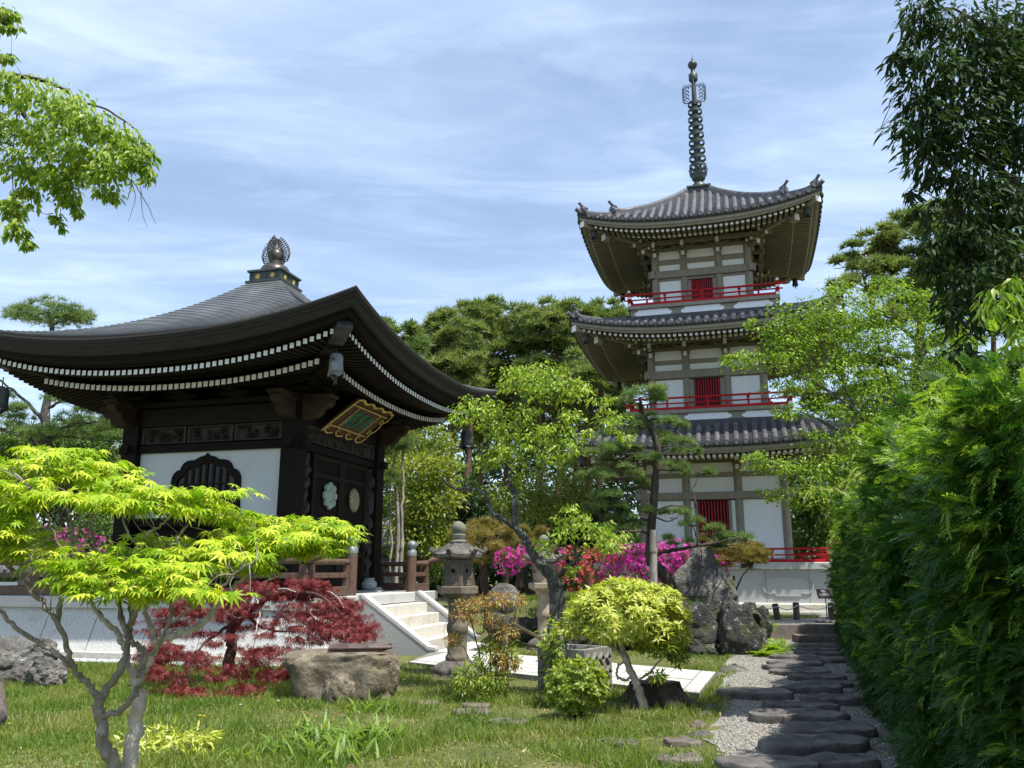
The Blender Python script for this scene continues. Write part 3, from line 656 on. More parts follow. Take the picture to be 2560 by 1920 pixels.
def bell(name, label, loc, s=1.0, m='iron', rot=0, group=None):
    t = thing(name, label, 'bell', loc, rot, group); t.scale = (s, s, s)
    mb = MB(); mb.cyl((0, 0, .03), (0, 0, .22), .012, seg=6); mb.lathe([(.05, .0), (.05, .03), (.02, .04)], seg=10); mb.build('hanger', M['irondark'], t)
    seg = 32; mb = MB(); prof = [(.02, .02), (.12, .0), (.145, -.06), (.15, -.2), (.155, -.32), (.17, -.42)]
    mb.lathe(prof, (0, 0, 0), seg, caps=False, lobes=4, amp=.04, rot=PI / 4)
    ring = [mb.v[-seg + i] for i in range(seg)]; low = []
    for i, p in enumerate(ring): a = 2 * PI * i / seg; low.append((p[0] * 1.04, p[1] * 1.04, -.42 - .13 * abs(math.cos(2 * a)) ** 1.4 + .03))
    mb.loft([ring, low], False); b = mb.build('body', M[m], t, auto=50)
    q = b.modifiers.new('thick', 'SOLIDIFY'); q.thickness = .012
    mb = MB(); mb.box(-.035, .035, -.168, -.14, -.17, -.10); mb.build('opening', M['irondark'], t)
    mb = MB(); mb.cyl((0, 0, -.1), (0, 0, -.5), .006, seg=5); mb.loft([[(x, -.004, z) for x, z in ((-.05, -.5), (.05, -.5), (.035, -.6), (.05, -.68), (0, -.64), (-.05, -.68), (-.035, -.6))], [(x, .004, z) for x, z in ((-.05, -.5), (.05, -.5), (.035, -.6), (.05, -.68), (0, -.64), (-.05, -.68), (-.035, -.6))]], True); mb.build('wind_catcher', M['irondark'], t)
    return t
bell('wind_bell', 'grey wind bell under the hall roof corner nearest the viewer', to_w((3.63, -3.5, 5.52)), .86, 'iron', -PHI, 'wind bells')
bell('wind_bell', 'dark wind bell under the right far corner of the hall roof', to_w((3.85, 3.42, 5.18)), .95, 'irondark', -PHI, 'wind bells')
bell('wind_bell', 'dark wind bell at the left picture edge under the hall roof', P(5, 970, 16.2), 1.0, 'irondark', -PHI, 'wind bells')
t = thing('stone_urn', 'squat grey stone urn on the platform beside the hall door', 'urn', to_w((2.15, 1.44, 1.115)))
mb = MB(); mb.lathe([(.10, 0), (.15, .02), (.185, .1), (.18, .18), (.13, .22), (.115, .24), (.14, .275), (.12, .28), (.1, .25)], seg=20); mb.build('urn_body', mat('urn_stone', (.26, .30, .33), 20, .6, .1), t, auto=50)
mb = MB(); mb.box(-.3, .3, -.3, .3, -.004, .03); o = mb.build('base_slab', M['granite'], t); o.location = (0, 0, -.03)
t.location.z += .035
# ------------------------------------------------------------------ the pagoda
M['tile'] = mat('roof_tile', [(.25, (.05, .05, .054)), (.55, (.105, .102, .104)), (.8, (.19, .18, .17))], 5, .36, .15, 30, spec=.6, spots=[((.22, .205, .19), 2.5, .6, .08)], rvar=.1)
M['tiledark'] = mat('under_tile', [(.25, (.03, .03, .034)), (.75, (.07, .07, .074))], 6, .5, .15, 30, spec=.4)
M['taupe'] = mat('taupe_paint', [(.25, (.205, .185, .148)), (.5, (.25, .228, .182)), (.8, (.30, .275, .22))], 3, .65, .1, 40, stretch=(3, 3, 1), detail=8)
M['taupe2'] = mat('taupe_rafter', [(.3, (.175, .153, .112)), (.7, (.22, .195, .145))], 3, .65)
M['red'] = mat('red_paint', [(.3, (.36, .006, .011)), (.7, (.45, .010, .016))], 3, .5, .04, 30, spec=.2)
M['reddark'] = mat('red_lattice', [(.3, (.30, .008, .018)), (.7, (.38, .014, .024))], 3, .5)
M['black'] = mat('dark_interior', (.012, .011, .011), 3, .8)
M['greyplinth'] = mat('grey_plinth', [(.3, (.35, .36, .36)), (.7, (.47, .475, .47))], 30, .8, .15, 60, spots=[((.38, .385, .38), .8, .5, .3)])

PC = np.array([6.708 + 2.3 * math.sin(PHI), 27.837 + 2.3 * math.cos(PHI), 0.0])
pg = thing('pagoda', 'three storey white and taupe pagoda with tiled roofs, red balconies and bronze spire', 'pagoda', PC, -PHI)
GZ = .33
def sqr(h, z): return [(-h, -h, z), (h, -h, z), (h, h, z), (-h, h, z)]
mb = MB(); mb.loft([sqr(3.68, GZ - .3), sqr(3.68, 1.66)], True); mb.build('plinth', M['greyplinth'], pg)
mb = MB(); mb.loft([sqr(3.84, GZ - .3), sqr(3.84, .60), sqr(3.80, .64)], True); mb.loft([sqr(4.05, GZ - .3), sqr(4.05, GZ + .07)], True); mb.build('base_ledge', M['granite_top'], pg)
mb = MB(); mb.loft([sqr(3.80, 1.645), sqr(3.80, 1.83), sqr(3.78, 1.85)], True); mb.build('coping', M['granite'], pg)
mb = MB()
for x in (-2.6, -1.3, .15, 1.5, 2.75): mb.box(x - .008, x + .008, -3.684, -3.66, .645, 1.64)
for x in (-2.2, -.7, .8, 2.3): mb.box(x - .008, x + .008, -3.804, -3.79, 1.66, 1.835)
mb.build('mortar_joint', mat('plinth_joint', (.2, .2, .19), 4, .9), pg)
# sunk cloud-shaped panels
for xc in (-1.95, .82, 2.12 + .0):
    if xc > 2: xc = 2.13; 
    if abs(xc - .82) < .01: continue
    o = [(-.55, .06), (-.4, .09), (-.36, 0), (.36, 0), (.4, .09), (.55, .06), (.68, .12), (.76, .26), (.76, .40), (.68, .5), (.58, .5), (.54, .58), (.44, .6), (.38, .57), (.24, .62), (.1, .6), (0, .63), (-.1, .6), (-.24, .62), (-.38, .57), (-.44, .6), (-.54, .58), (-.58, .5), (-.68, .5), (-.76, .4), (-.76, .26), (-.68, .12)]
    mb = MB(); mb.strip([(xc + x * 1.0, .84 + z) for x, z in o], [(xc + x * .94, .86 + z * .94) for x, z in o], -3.71, -3.67); mb.build('carved_panel', M['greyplinth'], pg)

def box4(mb, T, x0, x1, y0, y1, z0, z1, m=0): mb.hexa([T(q) for q in [(x0, y0, z0), (x1, y0, z0), (x1, y1, z0), (x0, y1, z0), (x0, y0, z1), (x1, y0, z1), (x1, y1, z1), (x0, y1, z1)]], m)
STO = [  # half width, column x, rows: floor, panel top, beam lo/hi, white 1 hi, beam 2 hi, white 2 hi, bracket hi, window half width, sill, column radius
 dict(h=2.3, cx=.845, f=1.85, p=3.90, b0=3.92, b1=4.16, w1=4.65, b2=4.82, w2=5.14, br=5.36, ww=.50, sill=2.3, r=.135),
 dict(h=1.9, cx=.69, f=6.92, p=8.17, b0=8.20, b1=8.48, w1=8.72, b2=8.88, w2=9.22, br=9.42, ww=.44, sill=7.0, r=.135),
 dict(h=1.64, cx=.62, f=10.78, p=11.93, b0=12.03, b1=12.30, w1=12.56, b2=12.76, w2=13.08, br=13.2, ww=.38, sill=10.9, r=.135)]
ROOF = [dict(W=4.55, wt=2.86, ze=5.46, zt=6.40, lift=.28, st=5.17), dict(W=4.38, wt=2.68, ze=9.52, zt=10.22, lift=.46, st=9.20), dict(W=4.08, wt=.45, ze=13.36, zt=15.88, lift=.52, st=12.98)]
for si, S in enumerate(STO):
    h = S['h']
    mb = MB(); mb.box(-h + .14, h - .14, -h + .14, h - .14, S['f'], S['br'] + .6); mb.build('core_wall', M['black'], pg)
    for k in range(4):
        T = side4(k)
        for x in (-h, -S['cx'], S['cx']):
            mb = MB(); p = T((x, -h, 0)); mb.lathe([(S['r'], S['f']), (S['r'], S['w2'] + .05)], p, 18); mb.build('pillar', M['taupe'], pg, auto=40)
        mb = MB(); box4(mb, T, -h - .26, h + .26, -h - .17, -h - .03, S['b0'], S['b1']); mb.build('tie_beam', M['taupe'], pg, bevel=.01)
        mb = MB(); box4(mb, T, -h, h, -h - .06, -h + .1, S['w1'], S['b2']); box4(mb, T, -h, h, -h - .05, -h + .1, S['p'] + .01, S['b0'] + .02); mb.build('cross_beam', M['taupe'], pg)
        mb = MB(); box4(mb, T, -h, h, -h - .10, -h + .1, S['f'], S['f'] + .14); mb.build('sill_beam', M['taupe'], pg)
        mb = MB(); box4(mb, T, -h, h, -h - .12, -h + .12, S['w2'], S['w2'] + .12); box4(mb, T, -h - .5, h + .5, -h - .62, -h - .46, S['br'] - .02, S['br'] + .10); box4(mb, T, -h, h, -h + .02, -h + .1, S['w2'] + .1, S['br'] + .5); mb.build('purlin', M['taupe2'], pg)
        if k in (0, 1, 3):
            for a, b in ((-h, -S['cx']), (S['cx'], h)):
                mb = MB(); box4(mb, T, a + S['r'] - .02, b - S['r'] + .02, -h - .03, -h + .1, S['f'] + .14, S['p']); mb.build('wall_panel', M['plaster'], pg)
            for a, b in ((-h, -S['cx']), (-S['cx'], S['cx']), (S['cx'], h)):
                for z0, z1 in ((S['b1'], S['w1']), (S['b2'], S['w2'])):
                    mb = MB(); box4(mb, T, a + S['r'] - .02, b - S['r'] + .02, -h - .02, -h + .1, z0, z1); mb.build('upper_panel', M['plaster'], pg)
            win = thing('window', None, None); win.parent = pg; w = S['ww']; z0, z1 = S['sill'], S['p'] - .02
            mb = MB()
            for sg in (-1, 1):
                box4(mb, T, *(sorted((sg * w, sg * (w + .10)))), -h - .04, -h + .1, S['f'] + .14, z1)
            box4(mb, T, -w, w, -h - .02, -h + .1, S['f'] + .14, z0); mb.build('frame', M['taupe'], win)
            mb = MB()
            for sg in (-1, 1): box4(mb, T, *(sorted((sg * (w + .10), sg * (S['cx'] - S['r'] + .02)))), -h - .02, -h + .1, S['f'] + .14, z1)
            mb.build('reveal', M['plaster'], win)
            mb = MB(); box4(mb, T, -w, w, -h + .115, -h + .135, z0, z1); mb.build('pane', M['black'], win)
            mb = MB(); n = 10
            for i in range(n): x = -w + (i + .5) * 2 * w / n; box4(mb, T, x - .021, x + .021, -h + .0, -h + .045, z0, z1)
            mb.build('lattice', M['reddark'], win)
        # bracket sets on the columns, white arm ends
        for x in (-h, -S['cx'], S['cx'], h):
            if x == h: continue
            mb = MB(); zb = S['w2'] - .22; wide = .42 if abs(x) < h else .3
            corner = abs(x) == h
            for yy, z0, z1, hw in ((-h - .05, zb + .12, zb + .30, .15), (-h - .28, zb + .26, zb + .36, .10), (-h - .5, zb + .34, zb + .44, .10)): box4(mb, T, x - hw, x + hw, yy - .12, -h, z0, z1)
            for yy, zz in ((-h - .16, zb + .22), (-h - .52, zb + .34)):   # curved cross arms
                o = [(-wide, .1), (-wide, .05), (-wide * .8, .0), (-wide * .4, -.06), (wide * .4, -.06), (wide * .8, 0), (wide, .05), (wide, .1)]
                mb.loft([[T((x + a, yy - .05, zz + .06 + b)) for a, b in o], [T((x + a, yy + .05, zz + .06 + b)) for a, b in o]], True, 0)
                for a in (-wide * .85, 0, wide * .85): box4(mb, T, x + a - .07, x + a + .07, yy - .07, yy + .07, zz + .16, zz + .25)
            for z0, z1, yo in ((S['w2'] - .24, S['w2'] - .09, .22), (zb + .22, zb + .40, .62)):
                box4(mb, T, x - .055, x + .055, -h - yo, -h, z0, z1); box4(mb, T, x - .06, x + .06, -h - yo - .012, -h - yo - .001, z0 - .005, z1 + .005, 1)
            mb.build('bracket', [M['taupe2'], M['whitepaint']], pg)
            if corner:
                zb = S['w2'] - .22; mb = MB(); q = T((x, -h, 0)); d = nrm(np.array([q[0], q[1], 0.0])); q = np.array(q)
                for L, z in ((.55, zb + .12), (.95, zb + .32), (1.3, zb + .5)):
                    a = q + d * .05 + np.array([0, 0, z]); b = q + d * L + np.array([0, 0, z + .05]); mb.bar(a, b, .13, .15, 0); mb.bar(b + d * .001, b + d * .015, .14, .16, 1)
                    s = np.array([-d[1], d[0], 0])
                    for f in (.55, .95):
                        for sg in (-1, 1): c = q + d * L * f + np.array([0, 0, z + .1]); e2 = c + s * sg * .3; mb.bar(c, e2, .08, .1, 0); mb.bar(e2, e2 + s * sg * .012, .085, .105, 1)
                mb.build('corner_bracket', [M['taupe2'], M['whitepaint']], pg)
    # small frog-leg struts between brackets
    for x in (-(h + S['cx']) / 2, 0, (h + S['cx']) / 2):
        mb = MB(); o = [(-.3, 0), (-.24, .09), (-.16, .1), (-.1, .17), (0, .24), (.1, .17), (.16, .1), (.24, .09), (.3, 0), (.26, 0), (.16, .05), (.07, .11), (0, .15), (-.07, .11), (-.16, .05), (-.26, 0)]
        mb.prism([(x + a, S['w2'] + .14 + b) for a, b in o], -h - .1, -h - .04); mb.build('strut', M['taupe'], pg)

def roof(D, idx):
    W, wt, ze, zt, lift, stp = (D[k] for k in ('W', 'wt', 'ze', 'zt', 'lift', 'st'))
    cv = .45 if idx == 2 else .25
    def zz(t, r): return zt - (zt - ze) * (r + cv * r * (1 - r)) + lift * abs(t) ** 2.6 * r ** 1.6
    def ez(t): return zz(t, 1)
    mb = MB(); NS = 40; ts = np.linspace(-1, 1, NS + 1); NC = 26 if idx == 2 else 13
    for k in range(4):
        T = side4(k); rings = []
        for c in range(NC):
            for e, rr in ((0, c / NC), (1, (c + 1) / NC)):
                w = wt + (W - wt) * rr; rings.append([T((t * w, -w, zz(t, rr) + (.03 if e else 0))) for t in ts])
        mb.loft(rings, False, 1, closed=False)
    # round cover tiles
    n = int(round(2 * W / .292)); pit = 2 * W / n; rad = .083
    for k in range(4):
        T = side4(k)
        for i in range(n):
            x = (i + .5) * pit - W; r0 = max(0., (abs(x) + .14 - wt) / (W - wt))
            if r0 > .93: continue
            nt_ = max(2, int((1.02 - r0) * (W - wt) / .27)); rings = []
            for j in range(nt_):
                for e, f in ((0, j / nt_), (1, (j + .985) / nt_)):
                    rr = r0 + (1.012 - r0) * f; w = wt + (W - wt) * rr; z = zz(x / w, min(rr, 1)) + .02 - (.0 if rr <= 1 else .01); q = rad * (1.07 if e else .94)
                    rings.append([T((x + q * math.cos(a), -w, z + q * math.sin(a) * 1.05)) for a in np.linspace(-.15, PI + .15, 8)])
            mb.loft(rings, False, 0, closed=False)
            w = W + .02; z = ez(x / w) + .02; c = []
            for a in np.linspace(0, 2 * PI, 13)[:-1]: c.append((x + rad * 1.12 * math.cos(a), z + rad * 1.12 * math.sin(a)))
            mb.loft([[T((p, -w - .03, q)) for p, q in c], [T((p, -w + .05, q)) for p, q in c]], True, 1)
            c = [(x + rad * .75 * math.cos(a), z + rad * .75 * math.sin(a)) for a in np.linspace(0, 2 * PI, 11)[:-1]]; mb.loft([[T((p, -w - .042, q)) for p, q in c], [T((p, -w - .02, q)) for p, q in c]], True, 0)
            # hanging lip of the pan tile
            x2 = x + pit / 2; z2 = ez(np.clip(x2 / W, -1, 1)); mb.loft([[T((x2 + a, -W - yy, z2 + b)) for a, b in ((-.10, .05), (-.06, -.01), (0, -.075), (.06, -.01), (.10, .05))] for yy in (.02, -.02)], True, 1)
    mb.build('roof_tiles', [M['tile'], M['tiledark']], pg)
    mb = MB()
    for k in range(4):
        T = side4(k); mb.loft([[T((t * (W - a), -(W - a), ez(t) - d)) for t in ts] for a, d in ((-.01, .0), (.02, .09), (.09, .10), (.11, .12))], False, 1, closed=False)
        mb.loft([[T((t * (W - a), -(W - a), ez(t) - d)) for t in ts] for a, d in ((.06, .10), (.07, .20), (.12, .22), (.14, .27), (.24, .27), (.30, .24))], False, 0, closed=False)
    mb.build('eave_fascia', [M['taupe'], M['tiledark']], pg, auto=30)
    mb = MB(); hb = STO[idx]['h']
    for k in range(4):
        T = side4(k); mb.loft([[T((t * w, -w, (ez(t) - ze) * f + ze - d)) for t in ts] for w, d, f in ((W - .25, .305, 1), (W - .95, .175, .75), (W - .95, .285, .75), (hb - .1, -.305, .12))], False, 0, closed=False)
    mb.build('soffit', M['taupe2'], pg)
    nr = int(2 * (W - .3) / .178)
    for k in range(4):
        T = side4(k); rows = [MB(), MB()]
        for i in range(nr):
            x = (i + .5 - nr / 2) * .178
            for j, (wo, wi, d0, d1, f0, f1, sz) in enumerate(((W - .30, W - 1.12, .33, .20, 1, .75, .088), (W - .88, hb, .315, -.26, .75, .12, .094))):
                wi2 = max(wi, abs(x) + .05)
                if wi2 > wo - .1: continue
                z0 = (ez(min(1, abs(x) / wo)) - ze) * f0 + ze - d0; z1 = (ez(min(1, abs(x) / wo)) - ze) * f1 + ze - d1; q = (wo - wi2) / (wo - wi); z1 = z0 + (z1 - z0) * q; hh = sz / 2
                rows[j].hexa([T(a) for a in [(x - hh, -wo, z0 - hh), (x + hh, -wo, z0 - hh), (x + hh, -wi2, z1 - hh), (x - hh, -wi2, z1 - hh), (x - hh, -wo, z0 + hh), (x + hh, -wo, z0 + hh), (x + hh, -wi2, z1 + hh), (x - hh, -wi2, z1 + hh)]], 0)
                rows[j].hexa([T((x + sx * (hh + .003), -wo - yy, z0 + sz2 * (hh + .003))) for sz2 in (-1, 1) for sx, yy in ((-1, .012), (1, .012), (1, .001), (-1, .001))], 1)
        for r_ in rows: r_.build('rafter_row', [M['taupe2'], M['whitepaint']], pg)
    for sx, sy in ((1, -1), (-1, -1), (1, 1), (-1, 1)):
        d = np.array([sx, sy, 0.0]) / math.sqrt(2); s = np.array([-d[1], d[0], 0]); Z = np.array([0, 0, 1.0]); L = lambda a, z: d * a * math.sqrt(2) + Z * z
        mb = MB(); mb.bar(L(hb + .2, ze - .05), L(W - .16, ez(1) - .34), .17, .2, 0); mb.bar(L(W - .158, ez(1) - .34), L(W - .13, ez(1) - .335), .2, .24, 1)
        mb.bar(L(W - .95, ze + lift * .45 - .42), L(W - .80, ze + lift * .6 - .43), .18, .2, 0); mb.bar(L(W - .80, ze + lift * .6 - .43), L(W - .78, ze + lift * .6 - .43), .2, .22, 1); mb.build('corner_rafter', [M['taupe'], M['whitepaint']], pg)
        # hip ridge of stacked tiles with end tile and upturned round tile
        def ridge(r0, r1, hgt, wd, end=True):
            mb = MB(); rs = np.linspace(r0, r1, 14); rings = []
            for i, r in enumerate(rs):
                w = wt + (W - wt) * r; z = zz(1, r) + (.10 * max(0, (r - r1 + .12) / .12) ** 2 if end else 0); c = L(w, z)
                rings.append([tuple(c + s * a * wd + Z * b * hgt) for a, b in ((-1, -.35), (-1.05, .2), (-.9, .22), (-.92, .42), (-.75, .44), (-.78, .64), (-.55, .66), (-.42, .9), (0, 1.05), (.42, .9), (.55, .66), (.78, .64), (.75, .44), (.92, .42), (.9, .22), (1.05, .2), (1, -.35))])
            mb.loft(rings, True, 0)
            if end:
                w = wt + (W - wt) * r1; z = zz(1, r1) + .10; c = L(w, z + hgt * .55)
                for q, dp in ((.13, .05), (.08, .07)): mb.cyl(c - d * .02, c + d * dp, q, seg=14, m=0)
                for sg in (-1, 1): mb.cyl(c + s * sg * .15 - Z * .1 - d * .03, c + s * sg * .15 - Z * .1 + d * .04, .08, seg=10, m=0)
                p = smooth_path([c - d * .22 + Z * hgt * .55, c + Z * (hgt * .6 + .04), c + d * .15 + Z * (hgt * .6 + .16)], 4); mb.tube(p, [.05] * (len(p) - 1) + [.06], 10, 0)
            return mb
        if idx == 2: ridge(.0, .70, .24, .12).build('hip_ridge', M['tile'], pg, auto=40); ridge(.66, .955, .15, .10).build('hip_ridge', M['tile'], pg, auto=40)
        else: ridge(.0, .88, .22, .12).build('hip_ridge', M['tile'], pg, auto=40)
        mb = MB(); w = W; c = L(W * .985, zz(1, 1) + .06); p = smooth_path([c - d * .45 - Z * .03, c - d * .1, c + d * .14 + Z * .13], 4); mb.tube(p, [.07] * (len(p) - 1) + [.08], 12, 0); mb.build('corner_tile', M['tile'], pg, auto=40)
    return ez
EZF = [roof(D, i) for i, D in enumerate(ROOF)]
# ridge course round the foot of each upper balcony
for h, z in ((2.95, 6.36), (2.78, 10.18)):
    mb = MB()
    for k in range(4):
        T = side4(k); mb.loft([[T((x, -h - a, z + b)) for a, b in ((.06, -.14), (.06, .0), (.03, .01), (.03, .08), (0, .09), (0, .17), (-.2, .18))] for x in (-h, h)], False, 0, closed=False)
    mb.build('foot_ridge', M['tiledark'], pg)
# balconies and railings
def balcony(h, z0, z1, zr, name):
    b = thing('balcony', None, None); b.parent = pg
    if z0:
        mb = MB(); mb.loft([sqr(h - .10, z0 - .2), sqr(h - .10, z1 - .11)], True); mb.build('apron', M['taupe'], b)
        mb = MB(); mb.loft([sqr(h, z1 - .13), sqr(h, z1)], True); mb.build('deck', M['taupe'], b, bevel=.01)
        for k in range(4):
            T = side4(k)
            for x0, x1 in ((-h + .22, -h * .40), (-h * .29, h * .29), (h * .40, h - .22)):
                zc, a = (z0 + .01 + z1 - .13) / 2, (z1 - .14 - z0) / 2 - .012; c = .13
                o = [(x0, zc), (x0 + c * .5, zc - a * .45), (x0 + c, zc - a * .55), (x0 + c * 1.2, zc - a), (x1 - c * 1.2, zc - a), (x1 - c, zc - a * .55), (x1 - c * .5, zc - a * .45), (x1, zc), (x1 - c * .5, zc + a * .45), (x1 - c, zc + a * .55), (x1 - c * 1.2, zc + a), (x0 + c * 1.2, zc + a), (x0 + c, zc + a * .55), (x0 + c * .5, zc + a * .45)]
                mb = MB(); mb.loft([[T((x, -h + .088, z)) for x, z in o], [T((x, -h + .11, z)) for x, z in o]], True); mb.build('white_cartouche', M['plaster'], b)
    hr = h - .06
    for k in range(4):
        T = side4(k)
        for nm, zz0, zz1, hw, ext in (('bottom_rail', z1, z1 + .09, .05, .03), ('middle_rail', z1 + zr * .46, z1 + zr * .56, .03, .17), ('top_rail', z1 + zr * .86, z1 + zr, .04, .28)):
            mb = MB(); box4(mb, T, -hr - ext, hr + ext, -hr - hw, -hr + hw, zz0, zz1); mb.build(nm, M['red'], b, bevel=.01)
        n = 8; 
        for i in range(n + 1):
            x = -hr + 2 * hr * i / n
            if i == 0:
                mb = MB(); p = T((x, -hr, 0)); mb.box(p[0] - .055, p[0] + .055, p[1] - .055, p[1] + .055, z1, z1 + zr + .06, 0)
                for a, c in ((z1 + .0, z1 + .1), (z1 + zr * .62, z1 + zr * .8)): mb.box(p[0] - .062, p[0] + .062, p[1] - .062, p[1] + .062, a, c, 1)
                mb.lathe([(.03, 0), (.05, .03), (.055, .07), (.03, .11), (.0, .14)], (p[0], p[1], z1 + zr + .05), 10, 1); mb.build('corner_post', [M['red'], M['whitepaint']], b)
            elif i < n:
                mb = MB(); zt_ = z1 + zr * (.86 if i % 2 == 0 else .46); box4(mb, T, x - .035, x + .035, -hr - .03, -hr + .03, z1 + .09, zt_)
                if i % 2 == 0: box4(mb, T, x - .06, x + .06, -hr - .05, -hr + .05, z1 + zr * .74, z1 + zr * .86)
                mb.build('baluster', M['red'], b)
balcony(3.55, None, 1.85, .44, 'a'); balcony(2.74, 6.52, 6.95, .45, 'b'); balcony(2.60, 10.34, 10.80, .44, 'c')
# spire
sp = thing('spire', None, None); sp.parent = pg; sp.location = (.03, 0, 0)
mb = MB(); mb.loft([sqr(.40, 15.60), sqr(.40, 16.13)], True); mb.loft([sqr(.46, 16.13), sqr(.46, 16.2)], True); mb.build('base_box', M['patina'], sp)
mb = MB(); mb.lathe([(.32, 16.2), (.31, 16.28), (.25, 16.40), (.15, 16.5), (.12, 16.55), (.18, 16.6)], seg=24); mb.build('bowl', M['patina'], sp, auto=40)
mb = MB(); mb.lathe([(.13, 16.5), (.25, 16.62), (.30, 16.78), (.31, 16.82), (.25, 16.80), (.16, 16.72)], seg=24, caps=False)
for i in range(8):
    a = 2 * PI * i / 8; q = lambda r, z, t=0: (r * math.cos(a + t), r * math.sin(a + t), z)
    for t in (-.22, .22): mb.tube([q(.295, 16.78, t), q(.325, 16.92, t), q(.335, 17.02, t * .7)], [.03, .03, .025], 5)
    mb.tube([q(.335, 17.0, -.17), q(.345, 17.06, 0), q(.335, 17.0, .17)], [.028, .03, .028], 5)
mb.build('lotus_flower', M['patina'], sp)
mb = MB(); mb.lathe([(.13, 16.7), (.125, 18), (.10, 19.7), (.09, 20.95), (.09, 21.0)], seg=14); mb.build('mast', M['patina'], sp, auto=40)
for i in range(9):
    z = 17.12 + i * .342; r = .335 - .008 * i; mb = MB()
    mb.loft([[(rr * math.cos(a), rr * math.sin(a), z + b) for a in np.linspace(0, 2 * PI, 33)[:-1]] for rr, b in ((r, 0), (r, .105), (r - .03, .105), (r - .03, 0), (r, 0))], False)
    for j in range(4):
        a = PI / 4 + j * PI / 2; mb.bar((.1 * math.cos(a), .1 * math.sin(a), z + .05), ((r - .02) * math.cos(a), (r - .02) * math.sin(a), z + .05), .03, .05)
    mb.lathe([(.125, z - .0), (.125, z + .07)], seg=14); mb.build('ring', M['patina'], sp)
mb = MB()
for k in range(2):
    for sg in (-1, 1):
        d = np.array([sg, 0, 0]) if k == 0 else np.array([0, sg, 0.0]); b = lambda r, z: tuple(d * r + np.array([0, 0, z]))
        mb.tube([b(.09, 20.02), b(.42, 20.0)], [.022, .022], 5)
        for i in range(4):
            z = 20.1 + i * .16; pts = [b(.25 + .12 * s * math.cos(a), z + .07 + .085 * s * math.sin(a)) for s, a in ((1 - j / 16, -1.6 + j * .52) for j in range(13))]; mb.tube(pts, [.017] * 13, 4)
        mb.tube([b(.40, 20.0 + .07 * j) for j in range(11)], [.02] * 11, 4)
        for i in range(9): z = 20.05 + i * .075; mb.tube([b(.38, z), b(.46, z + .03), b(.45, z + .12)], [.022, .02, .006], 4)
        for i in range(4): x = .12 + i * .08; mb.tube([b(x, 20.70), b(x + .03, 20.78), b(x + .01, 20.86)], [.025, .02, .006], 4)
mb.build('water_flame', M['patina'], sp)
mb = MB(); mb.lathe([(.09, 20.9), (.17, 20.98), (.18, 21.02), (.18, 21.25), (.13, 21.3), (.085, 21.34), (.085, 21.52), (.14, 21.56), (.19, 21.66), (.19, 21.72), (.12, 21.84), (.03, 21.88), (.025, 21.95), (.04, 21.97), (.012, 22.0), (.006, 22.28)], seg=18); mb.build('jewel', M['patina'], sp, auto=50)
# wind bells at the roof corners
c15, s15 = math.cos(-PHI), math.sin(-PHI)
def pg_w(p): return np.array([PC[0] + p[0] * c15 - p[1] * s15, PC[1] + p[0] * s15 + p[1] * c15, p[2]])
bl = []
ORD = ('lowest', 'middle', 'top'); CN = {(1, -1): 'front right', (-1, -1): 'front left', (-1, 1): 'rear left', (1, 1): 'rear right'}
for i, D in enumerate(ROOF):
    for sx, sy in ((1, -1), (-1, -1), (-1, 1), (1, 1)):
        if i == 0 and (sy > 0 or sx > 0): continue
        p = pg_w((sx * (D['W'] - .5), sy * (D['W'] - .5), EZF[i](1) - .46)); lb = f'dark wind bell under the {CN[(sx, sy)]} corner of the pagoda\'s {ORD[i]} roof'
        if not bl: bl.append(bell('wind_bell', lb, p, .66, 'irondark', -PHI, 'wind bells'))
        else: dup(bl[0], p, -PHI, .66, lb)
# ------------------------------------------------------------------ terrain
def sst(a, b, x): t = np.clip((x - a) / (b - a), 0, 1); return t * t * (3 - 2 * t)
def Hf(x, y):
    x = np.asarray(x, float); y = np.asarray(y, float); p = x - .277 * y
    up = .33 * sst(20.4, 20.7, y) * sst(-1.1, -.4, p)
    md = .92 * sst(17.4 + 1.3 * (1 - sst(2.6, 3.4, x)), 18.3 + 1.5 * (1 - sst(2.6, 3.4, x)), y) * (1 - sst(24.0, 25.5, y)) * sst(-1.2, -.2, x + (19 - y) * .35) * (1 - sst(-.95, -.35, p))
    far = .33 * sst(22, 26, y) * sst(-3, 1, x)
    und = .025 * np.sin(x * 1.7 + y * .6) * np.sin(y * 1.3 - x * .4) + .012 * np.sin(x * 5.1 + 1) * np.sin(y * 4.3)
    und = und * (p < -.5)
    return np.maximum(np.maximum(up, far), md) + und
def gz(x, y): return float(Hf(x, y))
def Gt(px, py):
    """photo pixel -> point on the terrain"""
    z = 0.0
    for _ in range(8): q = G(px, py, z); z = gz(q[0], q[1])
    return np.array([q[0], q[1], z])
xs = np.concatenate([np.linspace(-600, -40, 12), np.linspace(-36, -12, 13), np.arange(-11, 13, .16), np.linspace(13.5, 40, 14), np.linspace(50, 600, 12)])
ys = np.concatenate([np.linspace(-60, 2, 8), np.arange(2.6, 30, .16), np.linspace(30.5, 70, 20), np.linspace(80, 900, 14)])
XX, YY = np.meshgrid(xs, ys); V = np.stack([XX, YY, Hf(XX, YY)], -1).reshape(-1, 3); nx, ny = len(xs), len(ys)
I = np.arange(nx * ny).reshape(ny, nx); F = np.stack([I[:-1, :-1], I[:-1, 1:], I[1:, 1:], I[1:, :-1]], -1).reshape(-1, 4)
M['lawn'] = mat('lawn_soil', [(.3, (.07, .08, .025)), (.5, (.115, .12, .038)), (.66, (.16, .14, .062)), (.8, (.19, .145, .095))], 1.1, .95, .5, 45, spots=[((.15, .105, .065), .55, .55, .12), ((.06, .09, .02), 2.6, .56, .15)], detail=8, bdist=.03)
